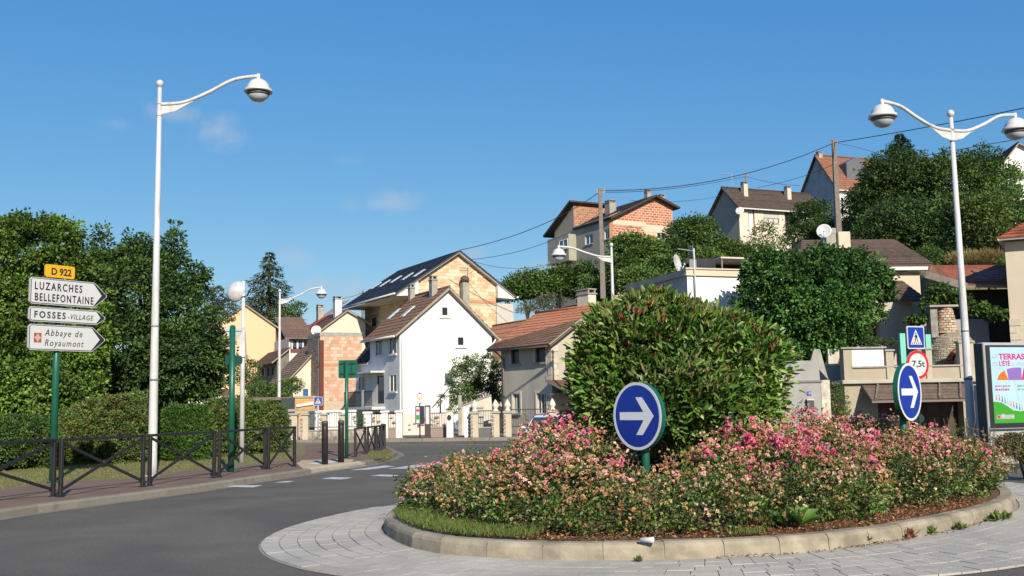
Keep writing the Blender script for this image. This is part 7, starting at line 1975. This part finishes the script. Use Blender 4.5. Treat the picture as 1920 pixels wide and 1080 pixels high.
# spruce
def conifer(name, label, px, pyt, pyb, Y, wb, cols, n=26, base=None):
    top = at(px, pyt, Y); bot = at(px, pyb, Y); H = top.z - bot.z; k = mpp(Y)
    t = thing(name, label, 'tree', (top.x, Y, bot.z))
    q = MB(); q.tube([(0, 0, -3), (0, 0, H * .5), (0, 0, H * .98)], [.3, .18, .03], 8); obj('trunk', q, M['bark'], t)
    P = []; D = []; N = []; C = []
    for i in range(n):
        f = (i + .5) / n; z = H * (1 - f ** .9) ; R = wb * k * (f ** .8) * NP.uniform(.75, 1.15) + .15
        nb = int(7 + 9 * f)
        for j in range(nb):
            a = NP.uniform(0, 2 * math.pi); Rb = R * NP.uniform(.65, 1.15)
            ns = int(16 + 38 * f)
            s = NP.rand(ns) ** .7
            x = s * Rb * math.cos(a) + NP.normal(size=ns) * .10 * Rb * .5; y = s * Rb * math.sin(a) + NP.normal(size=ns) * .10 * Rb * .5
            zz = z - s * Rb * .28 - NP.rand(ns) * .35 * s + (s ** 3) * Rb * .12
            P.append(np.stack([x, y, zz], 1)); dd = np.stack([np.full(ns, math.cos(a)), np.full(ns, math.sin(a)), np.full(ns, -.55)], 1) + unit(ns) * .5
            D.append(dd); N.append(np.array([0, 0, 1.0]) + unit(ns) * .5)
            C.append(pal(cols, NP.choice(len(cols), size=ns)))
    P = np.concatenate(P); D = np.concatenate(D); N = np.concatenate(N); C = np.concatenate(C)
    leaves('crown', (P, D, N, np.full(len(P), .34), np.full(len(P), .11), C), t, M['leaf'])
conifer('spruce_tree', 'tall spruce rising behind the cream gable house', 505, 468, 625, 100, 88, [(.065, .10, .03), (.09, .12, .035), (.05, .08, .03), (.10, .10, .04)])
plant('garden_tree', 'sparse tree right of the spruce behind the roofs', 'tree', [(550, 585, 14, 14, 98), (562, 578, 10, 12, 98), (535, 600, 18, 16, 98)], 130, 12, .4, .2, .12, GR_M, trunk=.12, base=2)

# hillside
H_ = 'trees and bushes on the hillside'
def htree(label, lobes, n, cols, cr=.75, ll=.26, lw=.17, nm='hill_tree', tr=.15, per=26, **k):
    k.setdefault('jag', .45)
    plant(nm, label, 'tree', lobes, n, per, cr, ll, lw, cols, trunk=tr, group=None, **k)
htree('round green tree left of the brick hill house foot', [(985, 535, 30, 22, 92), (1020, 530, 30, 24, 92), (960, 545, 22, 18, 92)], 330, GR_M)
htree('low dark tree clump below the grey side of the brick hill house', [(1060, 530, 30, 26, 92), (1095, 520, 26, 24, 92), (1115, 545, 26, 26, 90)], 380, GR_D + GR_M)
plant('olive_shrub', 'feathery grey green shrub behind the beige house ridge', 'shrub', [(1035, 566, 24, 11, 84), (1010, 572, 16, 8, 84), (985, 577, 14, 8, 84)], 180, 16, .35, .28, .06, [(.15, .17, .11), (.12, .14, .08)], up=.3)
htree('broad tree directly in front of the red brick wall', [(1180, 470, 34, 30, 88), (1215, 480, 32, 34, 88), (1165, 510, 30, 30, 86), (1200, 530, 40, 25, 84)], 700, GR_M)
htree('leafy tree right of the red brick wall', [(1290, 440, 34, 28, 92), (1265, 475, 30, 26, 90), (1318, 430, 18, 22, 94), (1250, 505, 36, 22, 86)], 620, GR_D + GR_M)
htree('bushy tree in front of the grey gable of the cream hill house', [(1340, 468, 34, 22, 96), (1375, 478, 36, 20, 95), (1320, 490, 30, 20, 90)], 480, GR_M)
htree('loose tree in front of the cream hill house windows', [(1432, 445, 22, 26, 108), (1418, 470, 28, 18, 106), (1455, 465, 18, 14, 106)], 170, GR_M, per=12)
htree('tree right of the cream hill house front', [(1515, 410, 30, 28, 112), (1500, 440, 26, 22, 110), (1540, 430, 26, 30, 110), (1535, 390, 16, 18, 112)], 420, GR_D)
htree('yellow green tree behind the tall utility pole foot', [(1600, 400, 26, 36, 104), (1625, 370, 20, 26, 104), (1590, 445, 32, 22, 102), (1625, 430, 24, 34, 102)], 380, GR_O)
conifer('cypress_tree', 'pointed dark conifer above the hill trees', 1686, 248, 350, 100, 90, [(.03, .058, .02), (.04, .07, .022), (.025, .05, .018)], n=30)
htree('big dark conifer mass left of the double street lamp', [(1685, 340, 60, 55, 98), (1650, 370, 42, 42, 98), (1625, 385, 26, 30, 98), (1720, 350, 40, 60, 98), (1645, 330, 24, 34, 99)], 1150, GR_D, tr=.3)
htree('large dark tree right behind the double street lamp', [(1790, 350, 60, 60, 96), (1840, 330, 46, 50, 96), (1870, 350, 40, 44, 95), (1760, 340, 36, 40, 97)], 1150, GR_D + GR_M, tr=.3)
htree('dark thicket low on the hill left of the double lamp', [(1690, 430, 70, 50, 88), (1640, 450, 40, 34, 88), (1750, 440, 50, 60, 86)], 1000, GR_D, tr=.2)
htree('dark thicket low on the hill right of the double lamp', [(1830, 430, 60, 60, 84), (1880, 410, 50, 60, 84), (1800, 470, 50, 40, 82), (1890, 470, 46, 30, 80)], 1100, GR_D, tr=.2)
htree('light green maple like tree beside the right roof edge', [(1850, 400, 40, 40, 80), (1825, 430, 30, 24, 80), (1875, 440, 24, 24, 78)], 260, [(.07, .11, .02), (.09, .13, .025)], per=16)
plant('dry_grass_patch', 'tall dry yellow grass on the slope above the red roof', 'grass', [(1850, 490, 36, 12, 62), (1810, 488, 26, 8, 62)], 260, 16, .3, .45, .03, [(.32, .24, .09), (.25, .2, .08)], up=0, hang=-1.2, base=6)
plant('hill_shrub', 'green shrub at the end of the red clay roof', 'shrub', [(1740, 480, 26, 16, 64), (1890, 500, 14, 18, 60)], 160, 14, .3, .15, .09, GR_M, base=6)
# fig tree
plant('fig_tree', 'large dense fig tree with dark leaves in front of the brown roofed house', 'tree',
      [(1470, 530, 62, 52, 43), (1540, 508, 60, 40, 43), (1592, 515, 52, 40, 43), (1430, 500, 26, 22, 43), (1500, 590, 62, 46, 42.5), (1560, 570, 66, 46, 42.5), (1628, 528, 38, 28, 43), (1430, 560, 45, 48, 43), (1540, 632, 44, 30, 42.5), (1490, 640, 30, 34, 42.5), (1590, 620, 30, 24, 42.5), (1470, 660, 22, 26, 42.3), (1655, 545, 16, 14, 43), (1640, 585, 14, 14, 43), (1450, 610, 40, 32, 43)],
      2000, 28, .40, .155, .115, [(.060, .15, .032), (.080, .18, .038), (.048, .12, .028), (.11, .22, .05)], trunk=.2, m_='leaf', up=.55, jag=.45, front=.4, base=2.0, shape=6)
plant('grape_vine', 'bright green vine leaves hanging above the stone oven', 'vine', [(1762, 548, 18, 14, 44.3), (1790, 556, 18, 10, 44.3), (1742, 568, 12, 12, 44.3), (1832, 578, 20, 12, 44.3), (1862, 588, 18, 10, 44.3), (1808, 566, 14, 10, 44.3), (1722, 598, 16, 7, 42.5)], 300, 14, .2, .15, .12, [(.07, .14, .02), (.10, .17, .03), (.05, .1, .02)], base=2.2, hang=.6, nostem=True)
plant('climbing_rose', 'straggly climbing plant with faded blooms beside the garage left wall', 'climber', [(1570, 745, 12, 30, 39.2), (1562, 775, 12, 25, 39.2), (1578, 790, 14, 18, 39.2), (1585, 760, 8, 20, 39.3)], 230, 14, .12, .07, .04, GR_M + [(.45, .28, .2)], base=.1)
plant('terrace_plants', 'low dark greenery on the terrace left of the crossing sign', 'shrub', [(1640, 640, 20, 6, 41.5), (1665, 640, 14, 5, 41.5)], 80, 12, .12, .09, .04, GR_D, base=2.4)

# photinia on the island
CXb = at(1265, 700, 16.2).x
lob = [(1180, 665, 86, 82, 16.2), (1285, 660, 100, 78, 16.4), (1388, 690, 78, 76, 16.2), (1155, 740, 74, 80, 16), (1265, 752, 115, 80, 15.8), (1385, 758, 62, 70, 16), (1205, 602, 54, 40, 16.4), (1270, 598, 38, 32, 16.4), (1350, 628, 56, 36, 16.4), (1135, 620, 26, 40, 16.4), (1425, 655, 32, 30, 16.3), (1110, 690, 32, 40, 16.1), (1235, 575, 18, 26, 16.4), (1310, 605, 18, 26, 16.4)]
lb = px_lobes(lob)
t = plant('photinia_shrub', 'big rounded glossy green shrub with red young tips in the middle of the island', 'shrub', lob, 3700, 8, .18, .155, .056,
      [(.10, .20, .026), (.075, .165, .022), (.14, .24, .038), (.17, .24, .05), (.055, .125, .022), (.21, .25, .08)], m_='leaf_gloss', up=.4, jag=.42, shell=.35, front=.5, base=.4, shape=6, hang=-.25, tilt=1.0)
bx, by = sum(l[0] for l in lb) / len(lb), sum(l[1] for l in lb) / len(lb)
def tips(n, cols, zmin, per=7, spread=.07, ll=.11):
    l = np.array(lb); li = NP.choice(len(l), size=n * 6); d = unit(n * 6); d[:, 2] = abs(d[:, 2]) ** .7; d[:, 1] = np.where(d[:, 1] > .3, -d[:, 1], d[:, 1])
    C = l[li, :3] + d * l[li, 3:] * 1.04
    ok = C[:, 2] > zmin
    for q_ in l: ok &= ((((C - q_[:3]) / q_[3:]) ** 2).sum(1) > .98)
    C = C[ok][:n]; m = len(C)
    P = np.repeat(C, per, 0) + unit(m * per) * .025
    D = np.array([0, 0, 1.1]) + unit(m * per) * .55; N = unit(m * per)
    return P - np.array([bx, by, .4]), D, N, ll * NP.uniform(.6, 1.2, m * per), .032 * NP.uniform(.7, 1.2, m * per), pal(cols, NP.choice(len(cols), size=m * per), .25)
leaves('red_tips', tips(75, [(.28, .05, .03), (.22, .07, .035), (.32, .09, .05), (.16, .08, .04)], 2.2), t, M['leaf_gloss'], shape=6, kind='stuff')
leaves('young_shoots', tips(240, [(.14, .17, .035), (.17, .18, .05), (.11, .15, .03), (.2, .14, .06)], 1.2, per=8, ll=.13), t, M['leaf_gloss'], shape=6, kind='stuff')

# rose bed: lumpy bushes over the island
lobes = []
def inside(x, y, m):
    r = math.hypot(x - CX, y - CY); return r < rk(math.atan2(y - CY, x - CX)) - m
ring_n = 0
SG = [(at(1201, 780, 13).x, 13.0)]
for m_in, step, hz, rr_ in ((.82, .58, .42, .52), (1.6, .72, .62, .60), (2.4, .9, .88, .7)):
    th = 0
    while th < 2 * math.pi:
        R = rk(th) - m_in; x, y = CX + R * math.cos(th), CY + R * math.sin(th)
        R += rng.uniform(-.12, .12)
        r = rr_ * rng.uniform(.85, 1.15); h = hz * rng.uniform(.80, 1.24)
        # grass corner at the near left is left free, the bed rises beyond it
        if m_in < 1 and rad(195) < th < rad(240): R -= .22
        x, y = CX + R * math.cos(th), CY + R * math.sin(th)
        kx = 1 + .42 * sstep((x - 2.0) / 3.2) * (1.0 if m_in < 1 else .6 if m_in < 2 else .15); h *= kx; R += .10 * sstep((x - 3) / 3)
        if x < 1.0 and y > 14.2: h *= 1.04
        if abs(x - SG[0][0] * y / 13) < .4 and y < 13.6 and y > 11.2: h *= .8
        if abs(x - SG[0][0]) < .45 and 12.4 < y < 13.6: h *= .6
        if R > .3: lobes.append((x, y, .22 + h * .48, r, r, h * .55))
        th += step / max(R, .5)
RO = [(.070, .130, .022), (.090, .155, .026), (.12, .185, .035), (.055, .105, .02), (.15, .175, .045), (.10, .10, .035)]
rb = thing('rose_bed', 'mass of rose bushes with pink and faded blooms filling the roundabout island', 'rose bed', (CX, CY, .2))
oo = np.array([CX, CY, .2])
arr = crown(lobes, 7600, 22, .12, .048, .032, RO, shell=.3, up=.45, jag=.28, front=.55, tilt=.7)
leaves('rose_foliage', (arr[0] - oo,) + arr[1:], rb, M['leaf_gloss'], kind='stuff')
# taller weedy shoots poking out
l = np.array(lobes); n = 520
li = NP.choice(len(l), size=n); d = unit(n); d[:, 2] = abs(d[:, 2]); C = l[li, :3] + d * l[li, 3:] * .95
per = 14; s = NP.rand(n * per); bend = np.repeat(unit(n) * .25, per, 0)
P = np.repeat(C, per, 0) + np.stack([bend[:, 0] * s, bend[:, 1] * s, s * np.repeat(NP.uniform(.12, .34, n), per)], 1)
leaves('shoots', (P - oo, np.array([0, 0, .3]) + unit(n * per), unit(n * per), np.full(n * per, .055), np.full(n * per, .022), pal([(.09, .15, .03), (.07, .12, .03), (.13, .17, .05)], NP.choice(3, size=n * per))), rb, M['leaf'], kind='stuff')

def blooms(C, size, pet, cols):
    """ruffled little roses: petals set round each centre"""
    m = len(C); k = pet
    P = np.repeat(C, k, 0); a = NP.uniform(0, 2 * math.pi, m * k); e = NP.uniform(-.1, 1.3, m * k)
    face = np.repeat(np.stack([NP.normal(0, .5, m), NP.normal(-.5, .4, m), NP.uniform(.3, 1.1, m)], 1), k, 0)
    face /= np.linalg.norm(face, axis=1, keepdims=True)
    r1 = np.cross(face, np.array([0.3, .2, 1.0])); r1 /= np.linalg.norm(r1, axis=1, keepdims=True); r2 = np.cross(face, r1)
    D = r1 * (np.cos(a) * np.cos(e))[:, None] + r2 * (np.sin(a) * np.cos(e))[:, None] + face * np.sin(e)[:, None]
    N = face + D * .4
    sz = np.repeat(size, k)
    c = np.repeat(cols, k, 0) * NP.uniform(.75, 1.2, (m * k, 1))
    return P, D, N, sz * NP.uniform(.8, 1.1, m * k), sz * 1.0, np.clip(c, 0, 1)
LB = NP.uniform(.3, 1.0, len(lobes)) ** 1.2 * np.array([1.5 if l[0] < 1.2 else 1.0 for l in lobes])
def surf_pts(n, zb, frontw=.7, lim=None):
    l = np.array(lobes); A = l[:, 3] * l[:, 5] * LB; li = NP.choice(len(l), size=n * 5, p=A / A.sum()); d = unit(n * 5)
    d[:, 2] = np.where(d[:, 2] < -.2, -d[:, 2], d[:, 2]); d[:, 1] = np.where((d[:, 1] > .2) & (NP.rand(n * 5) < frontw), -d[:, 1], d[:, 1])
    C = l[li, :3] + d * l[li, 3:] * NP.uniform(1.0, 1.14, (n * 5, 1))
    ok = np.ones(len(C), bool)
    for q_ in l: ok &= ((((C - q_[:3]) / q_[3:]) ** 2).sum(1) > .9)
    w = np.clip((C[:, 2] - zb[0]) / (zb[1] - zb[0]), 0, 1) ** 1.2
    ok &= NP.rand(len(C)) < w
    return C[ok][:n]
# faded cream / apricot blooms and buds everywhere
def clusters(n, zb, per, spread, size, cols, pet, **k):
    C = surf_pts(n, zb, **k); m = len(C)
    P = np.repeat(C, per, 0) + NP.normal(0, spread, (m * per, 3))
    ci = NP.choice(len(cols), size=m); c = np.array(cols)[np.repeat(ci, per)] * NP.uniform(.8, 1.2, (m * per, 1))
    return blooms(P, size * NP.uniform(.7, 1.25, m * per), pet, c)
FADE = [(.68, .42, .24), (.62, .33, .16), (.76, .54, .38), (.54, .30, .12), (.74, .44, .34), (.62, .46, .20), (.44, .24, .10)]
a = clusters(1900, (.12, .85), 6, .055, .026, FADE + [(.32, .2, .1), (.4, .27, .14)], 8); leaves('faded_blooms', (a[0] - oo,) + a[1:], rb, M['petal'], kind='stuff')
a = clusters(330, (.6, .95), 7, .05, .032, [(.80, .40, .38), (.78, .32, .34), (.82, .54, .46)], 9); leaves('pale_pink_blooms', (a[0] - oo,) + a[1:], rb, M['petal'], kind='stuff')
# bright pink bloom clusters, one object each
PK = [(.84, .24, .36), (.80, .28, .39), (.84, .42, .50), (.76, .14, .28)]
C = surf_pts(230, (.68, 1.05), frontw=.8)
protos = []
for v in range(8):
    b_ = blooms(np.zeros((1, 3)), np.array([.042]), 22, np.array([PK[v % 4]]))
    me = leaf_mesh('bloom', *b_, shape=4); me.materials.append(M['petal']); protos.append(me)
order = sorted(range(len(C)), key=lambda i: C[i][1])
cnt = 0; RP = []; RC = []
for i in order:
    c = C[i]; nb_ = rng.randint(3, 8)
    for k in range(nb_):
        p = c + NP.normal(0, .06, 3)
        if cnt < 300 and c[1] < 15.5:
            o = link('bloom', protos[(i + k) % 8], rb, tuple(p - oo)); o.rotation_euler = (NP.uniform(-.3, .3), NP.uniform(-.3, .3), NP.uniform(-.6, .6)); o.scale = (NP.uniform(.75, 1.3),) * 3; cnt += 1
        else:
            RP.append(p); RC.append(PK[rng.randrange(4)])
b_ = blooms(np.array(RP), .042 * NP.uniform(.75, 1.25, len(RP)), 12, np.array(RC))
leaves('pink_blooms', (b_[0] - oo,) + b_[1:], rb, M['petal'], kind='stuff')
# canes
q = MB()
for i in range(260):
    l_ = lobes[rng.randrange(len(lobes))]; x, y = l_[0] + rng.uniform(-.3, .3), l_[1] + rng.uniform(-.3, .3)
    q.tube([(x - CX, y - CY, 0), (x - CX + rng.uniform(-.1, .1), y - CY + rng.uniform(-.1, .1), .35), (x - CX + rng.uniform(-.25, .25), y - CY + rng.uniform(-.25, .25), l_[2] + l_[5] * .6)], [.008, .006, .003], 4)
obj('canes', q, mat('cane', (.10, .09, .03), (.08, .05, .03), .8, 6), rb, kind='stuff')
# second rose clump beyond the island, in front of the poster panel
lob2 = [(1905, 835, 26, 22, 19.5), (1935, 850, 26, 22, 19.5), (1880, 835, 14, 14, 20), (1960, 840, 26, 26, 19.5)]
t = plant('rose_bush', 'separate dark pink rose bush at the right edge below the poster panel', 'rose bush', lob2, 420, 20, .1, .045, .03, RO, base=.0, m_='leaf_gloss')
l2 = px_lobes(lob2); q_ = np.array(l2); li = NP.choice(4, size=110); d = unit(110); d[:, 1] = -abs(d[:, 1]); C2 = q_[li, :3] + d * q_[li, 3:] * 1.02
a = blooms(C2, np.full(110, .04), 10, np.array([(.52, .12, .13), (.6, .2, .18), (.62, .10, .2)])[NP.choice(3, size=110)])
leaves('pink_blooms', (a[0] - np.array(t.location),) + a[1:], t, M['petal'], kind='stuff')

# leaf litter on the soil edge and on the apron foot
def scatter(name, n, fn, ll, lw, cols, flatn=.25, m_='leaf', label=None, cat=None, rise=0.0):
    P = np.array([fn() for _ in range(n)])
    D = unit(n); D[:, 2] = D[:, 2] * .25 + rise; N = np.array([0, 0, 1.0]) + unit(n) * flatn
    arr = (P, D, N, ll * NP.uniform(.5, 1.3, n), lw * NP.uniform(.5, 1.3, n), pal(cols, NP.choice(len(cols), size=n), .3))
    o = link(name, leaf_mesh(name, *arr), None, None, None, M[m_]); o['kind'] = 'stuff'
    if label: o['label'] = label; o['category'] = cat
    return o
def ed(a0, a1, m0, m1, z=None):
    def f():
        th = rad(NP.uniform(a0, a1)); m = NP.uniform(m0, m1); R = rk(th)
        zz = z if z is not None else (.20 + .10 * max(0, m - .25) + NP.uniform(0, .02))
        return (CX + (R - m) * math.cos(th), CY + (R - m) * math.sin(th), zz)
    return f
scatter('leaf_litter', 5200, ed(236, 345, .16, .85), .045, .024, [(.34, .15, .06), (.26, .10, .05), (.42, .22, .10), (.16, .07, .04), (.45, .28, .16)], .5, label='brown and orange leaf litter along the inside of the island kerb', cat='leaf litter')
scatter('petal_litter', 260, lambda: (lambda th: (CX + (rk(th) + abs(NP.normal(0, .05)) + .02) * math.cos(th), CY + (rk(th) + abs(NP.normal(0, .05)) + .02) * math.sin(th), .034))(rad(NP.choice([NP.uniform(285, 300), NP.uniform(262, 285), NP.uniform(305, 335)]))), .035, .02, [(.20, .08, .05), (.14, .06, .04), (.3, .16, .1)], .6, label='dark dead leaves gathered at the foot of the island kerb', cat='leaf litter')
# grass corner on the island
def blades(name, n, fn, h, w, cols, label, cat='grass'):
    P = np.array([fn() for _ in range(n)]); D = np.array([0, 0, 1.0]) + unit(n) * .55; N = unit(n)
    arr = (P, D, N, h * NP.uniform(.4, 1.3, n), w * NP.uniform(.7, 1.3, n), pal(cols, NP.choice(len(cols), size=n), .25))
    o = link(name, leaf_mesh(name, *arr), None, None, None, M['leaf']); o['kind'] = 'stuff'; o['label'] = label; o['category'] = cat
GC = [(.10, .17, .03), (.13, .19, .04), (.08, .14, .025), (.2, .2, .07)]
blades('grass_tuft', 11000, ed(182, 238, .16, .62), .075, .008, GC, 'bright grass corner at the left end of the island inside the kerb')
blades('grass_tuft', 260, ed(264, 270, .16, .36), .08, .008, GC, 'thin grass tufts along the front of the island soil')
# weeds at kerb foot
def weed(px, py, label, s=.12, cols=GC):
    p = G(px, py, .03); n = 60
    t = thing('kerb_weed', label, 'weed', p)
    P = NP.normal(0, s * .2, (n, 3)); P[:, 2] = abs(P[:, 2]) * .6
    leaves('leaf_tuft', (P, np.array([0, 0, .9]) + unit(n) * .9, unit(n), s * NP.uniform(.3, .8, n), s * .25 * NP.uniform(.5, 1, n), pal(cols, NP.choice(len(cols), size=n))), t, M['leaf'], kind='stuff')
weed(1197, 1052, 'smallest weed at the kerb foot below the left arrow sign', .08)
weed(1624, 1018, 'small weed at the kerb foot right of the middle joint', .14)
weed(1701, 1008, 'reddish dry weed leaning on the island kerb', .16, [(.22, .08, .05), (.28, .12, .07)])
weed(1745, 1000, 'green weed next to the reddish dry weed', .12)
weed(1800, 992, 'low spreading weed at the kerb foot near the right', .13)
weed(1866, 976, 'tall weed at the kerb joint near the right end', .18)
weed(1886, 972, 'rightmost bright weed tuft at the island kerb', .15)
# tall dry weeds at the right end of the bed
for (px, py, Y, lb_) in ((1795, 800, 15.6, 'tall dry seed heads standing right of the right arrow sign'), (1850, 815, 16.5, 'thin dry weeds in front of the double street lamp foot'), (1895, 835, 17.5, 'thin dry weeds at the far right end of the rose bed')):
    p = at(px, py, Y); n = 150
    t = thing('dry_weed', lb_, 'weed', (p.x, Y, .3)); hz_ = p.z - .3 + .12
    st_ = NP.normal(0, .10, (9, 2)); k_ = NP.choice(9, size=n); sx = NP.rand(n) ** .6
    P = np.stack([st_[k_, 0] * (.6 + 1.2 * sx), st_[k_, 1] * (.6 + 1.2 * sx), sx * hz_ * (1 - .03 * k_)], 1)
    leaves('leaf_tuft', (P, np.array([0, 0, .5]) + unit(n), unit(n), np.full(n, .05), np.full(n, .018), pal([(.30, .2, .1), (.2, .2, .07), (.38, .24, .15)], NP.choice(3, size=n))), t, M['leaf'], kind='stuff')
    q = MB()
    for a_, b_2 in st_: q.tube([(a_ * .6, b_2 * .6, 0), (a_ * 1.2, b_2 * 1.2, hz_ * .6), (a_ * 1.8, b_2 * 1.8, hz_)], .005, 4)
    obj('stem', q, mat('cane', (.10, .09, .03)), t, kind='stuff')
# broad leaved dock plants in the bed
def dock(px, py, z, label, n=9, s=.26):
    p = G(px, py, z); t = thing('dock_plant', label, 'plant', p)
    a = np.linspace(0, 6.28, n, endpoint=False); D = np.stack([np.cos(a), np.sin(a), NP.uniform(.5, 1.6, n)], 1)
    leaves('leaf', (np.zeros((n, 3)), D, np.array([0, -.4, 1.0]) + unit(n) * .2, np.full(n, s), np.full(n, s * .38), pal([(.09, .19, .03), (.12, .22, .04)], NP.choice(2, size=n))), t, M['leaf'], shape=6)
dock(1500, 985, .25, 'bright broad leaved plant low in the mulch near the island middle', 9, .28)
dock(1465, 985, .25, 'smaller broad leaved plant left of its bright twin in the mulch', 6, .2)
# white litter: crumpled cup on the kerb
p = G(1216, 1021, KH)
q = MB(); q.lathe([(.001, -.07), (.022, -.07), (.03, .03), (.034, .07), (.001, .075)], n=10); o = obj('crushed_cup', q, M['sign_white'], None, (p.x, p.y + .10, KH + .032), label='crushed white cup lying on the island kerb below the left arrow sign', category='litter'); o.rotation_euler = (rad(90), 0, rad(70))

# verge grass at left: short blades on the strip between footpath and hedges
fl = [(p.x, p.y) for p in far_line]
def verge():
    i = rng.randrange(len(fl) - 2); t = rng.random(); x = fl[i][0] + (fl[i + 1][0] - fl[i][0]) * t; y = fl[i][1] + (fl[i + 1][1] - fl[i][1]) * t
    w_ = rng.random() ** .8 * (5.5 if y > 24 else 4.5)
    return (x - w_ * .85, y + w_ * .5, PZ)
blades('verge_grass', 30000, verge, .055, .010, [(.16, .19, .05), (.20, .20, .07), (.12, .16, .04), (.24, .21, .09)], 'mown patchy grass strip between the red footpath and the hedges')
def tipgrass():
    p = G(rng.uniform(690, 735), rng.uniform(848, 862), PZ); return (p.x, p.y, PZ)
blades('tip_grass', 1500, tipgrass, .09, .012, [(.12, .17, .04), (.22, .17, .08)], 'rough grass and dry weeds on the rounded pavement tip')
q = MB(); pts = [gp(660, 866), gp(705, 862), gp(728, 856), gp(735, 851), gp(722, 846), gp(695, 849), gp(668, 858)]
obj('tip_soil', flat(pts, PZ + .006), M['earth'], kind='structure')
weed(523, 884, 'green weed tuft at the foot of the last long barrier', .2)
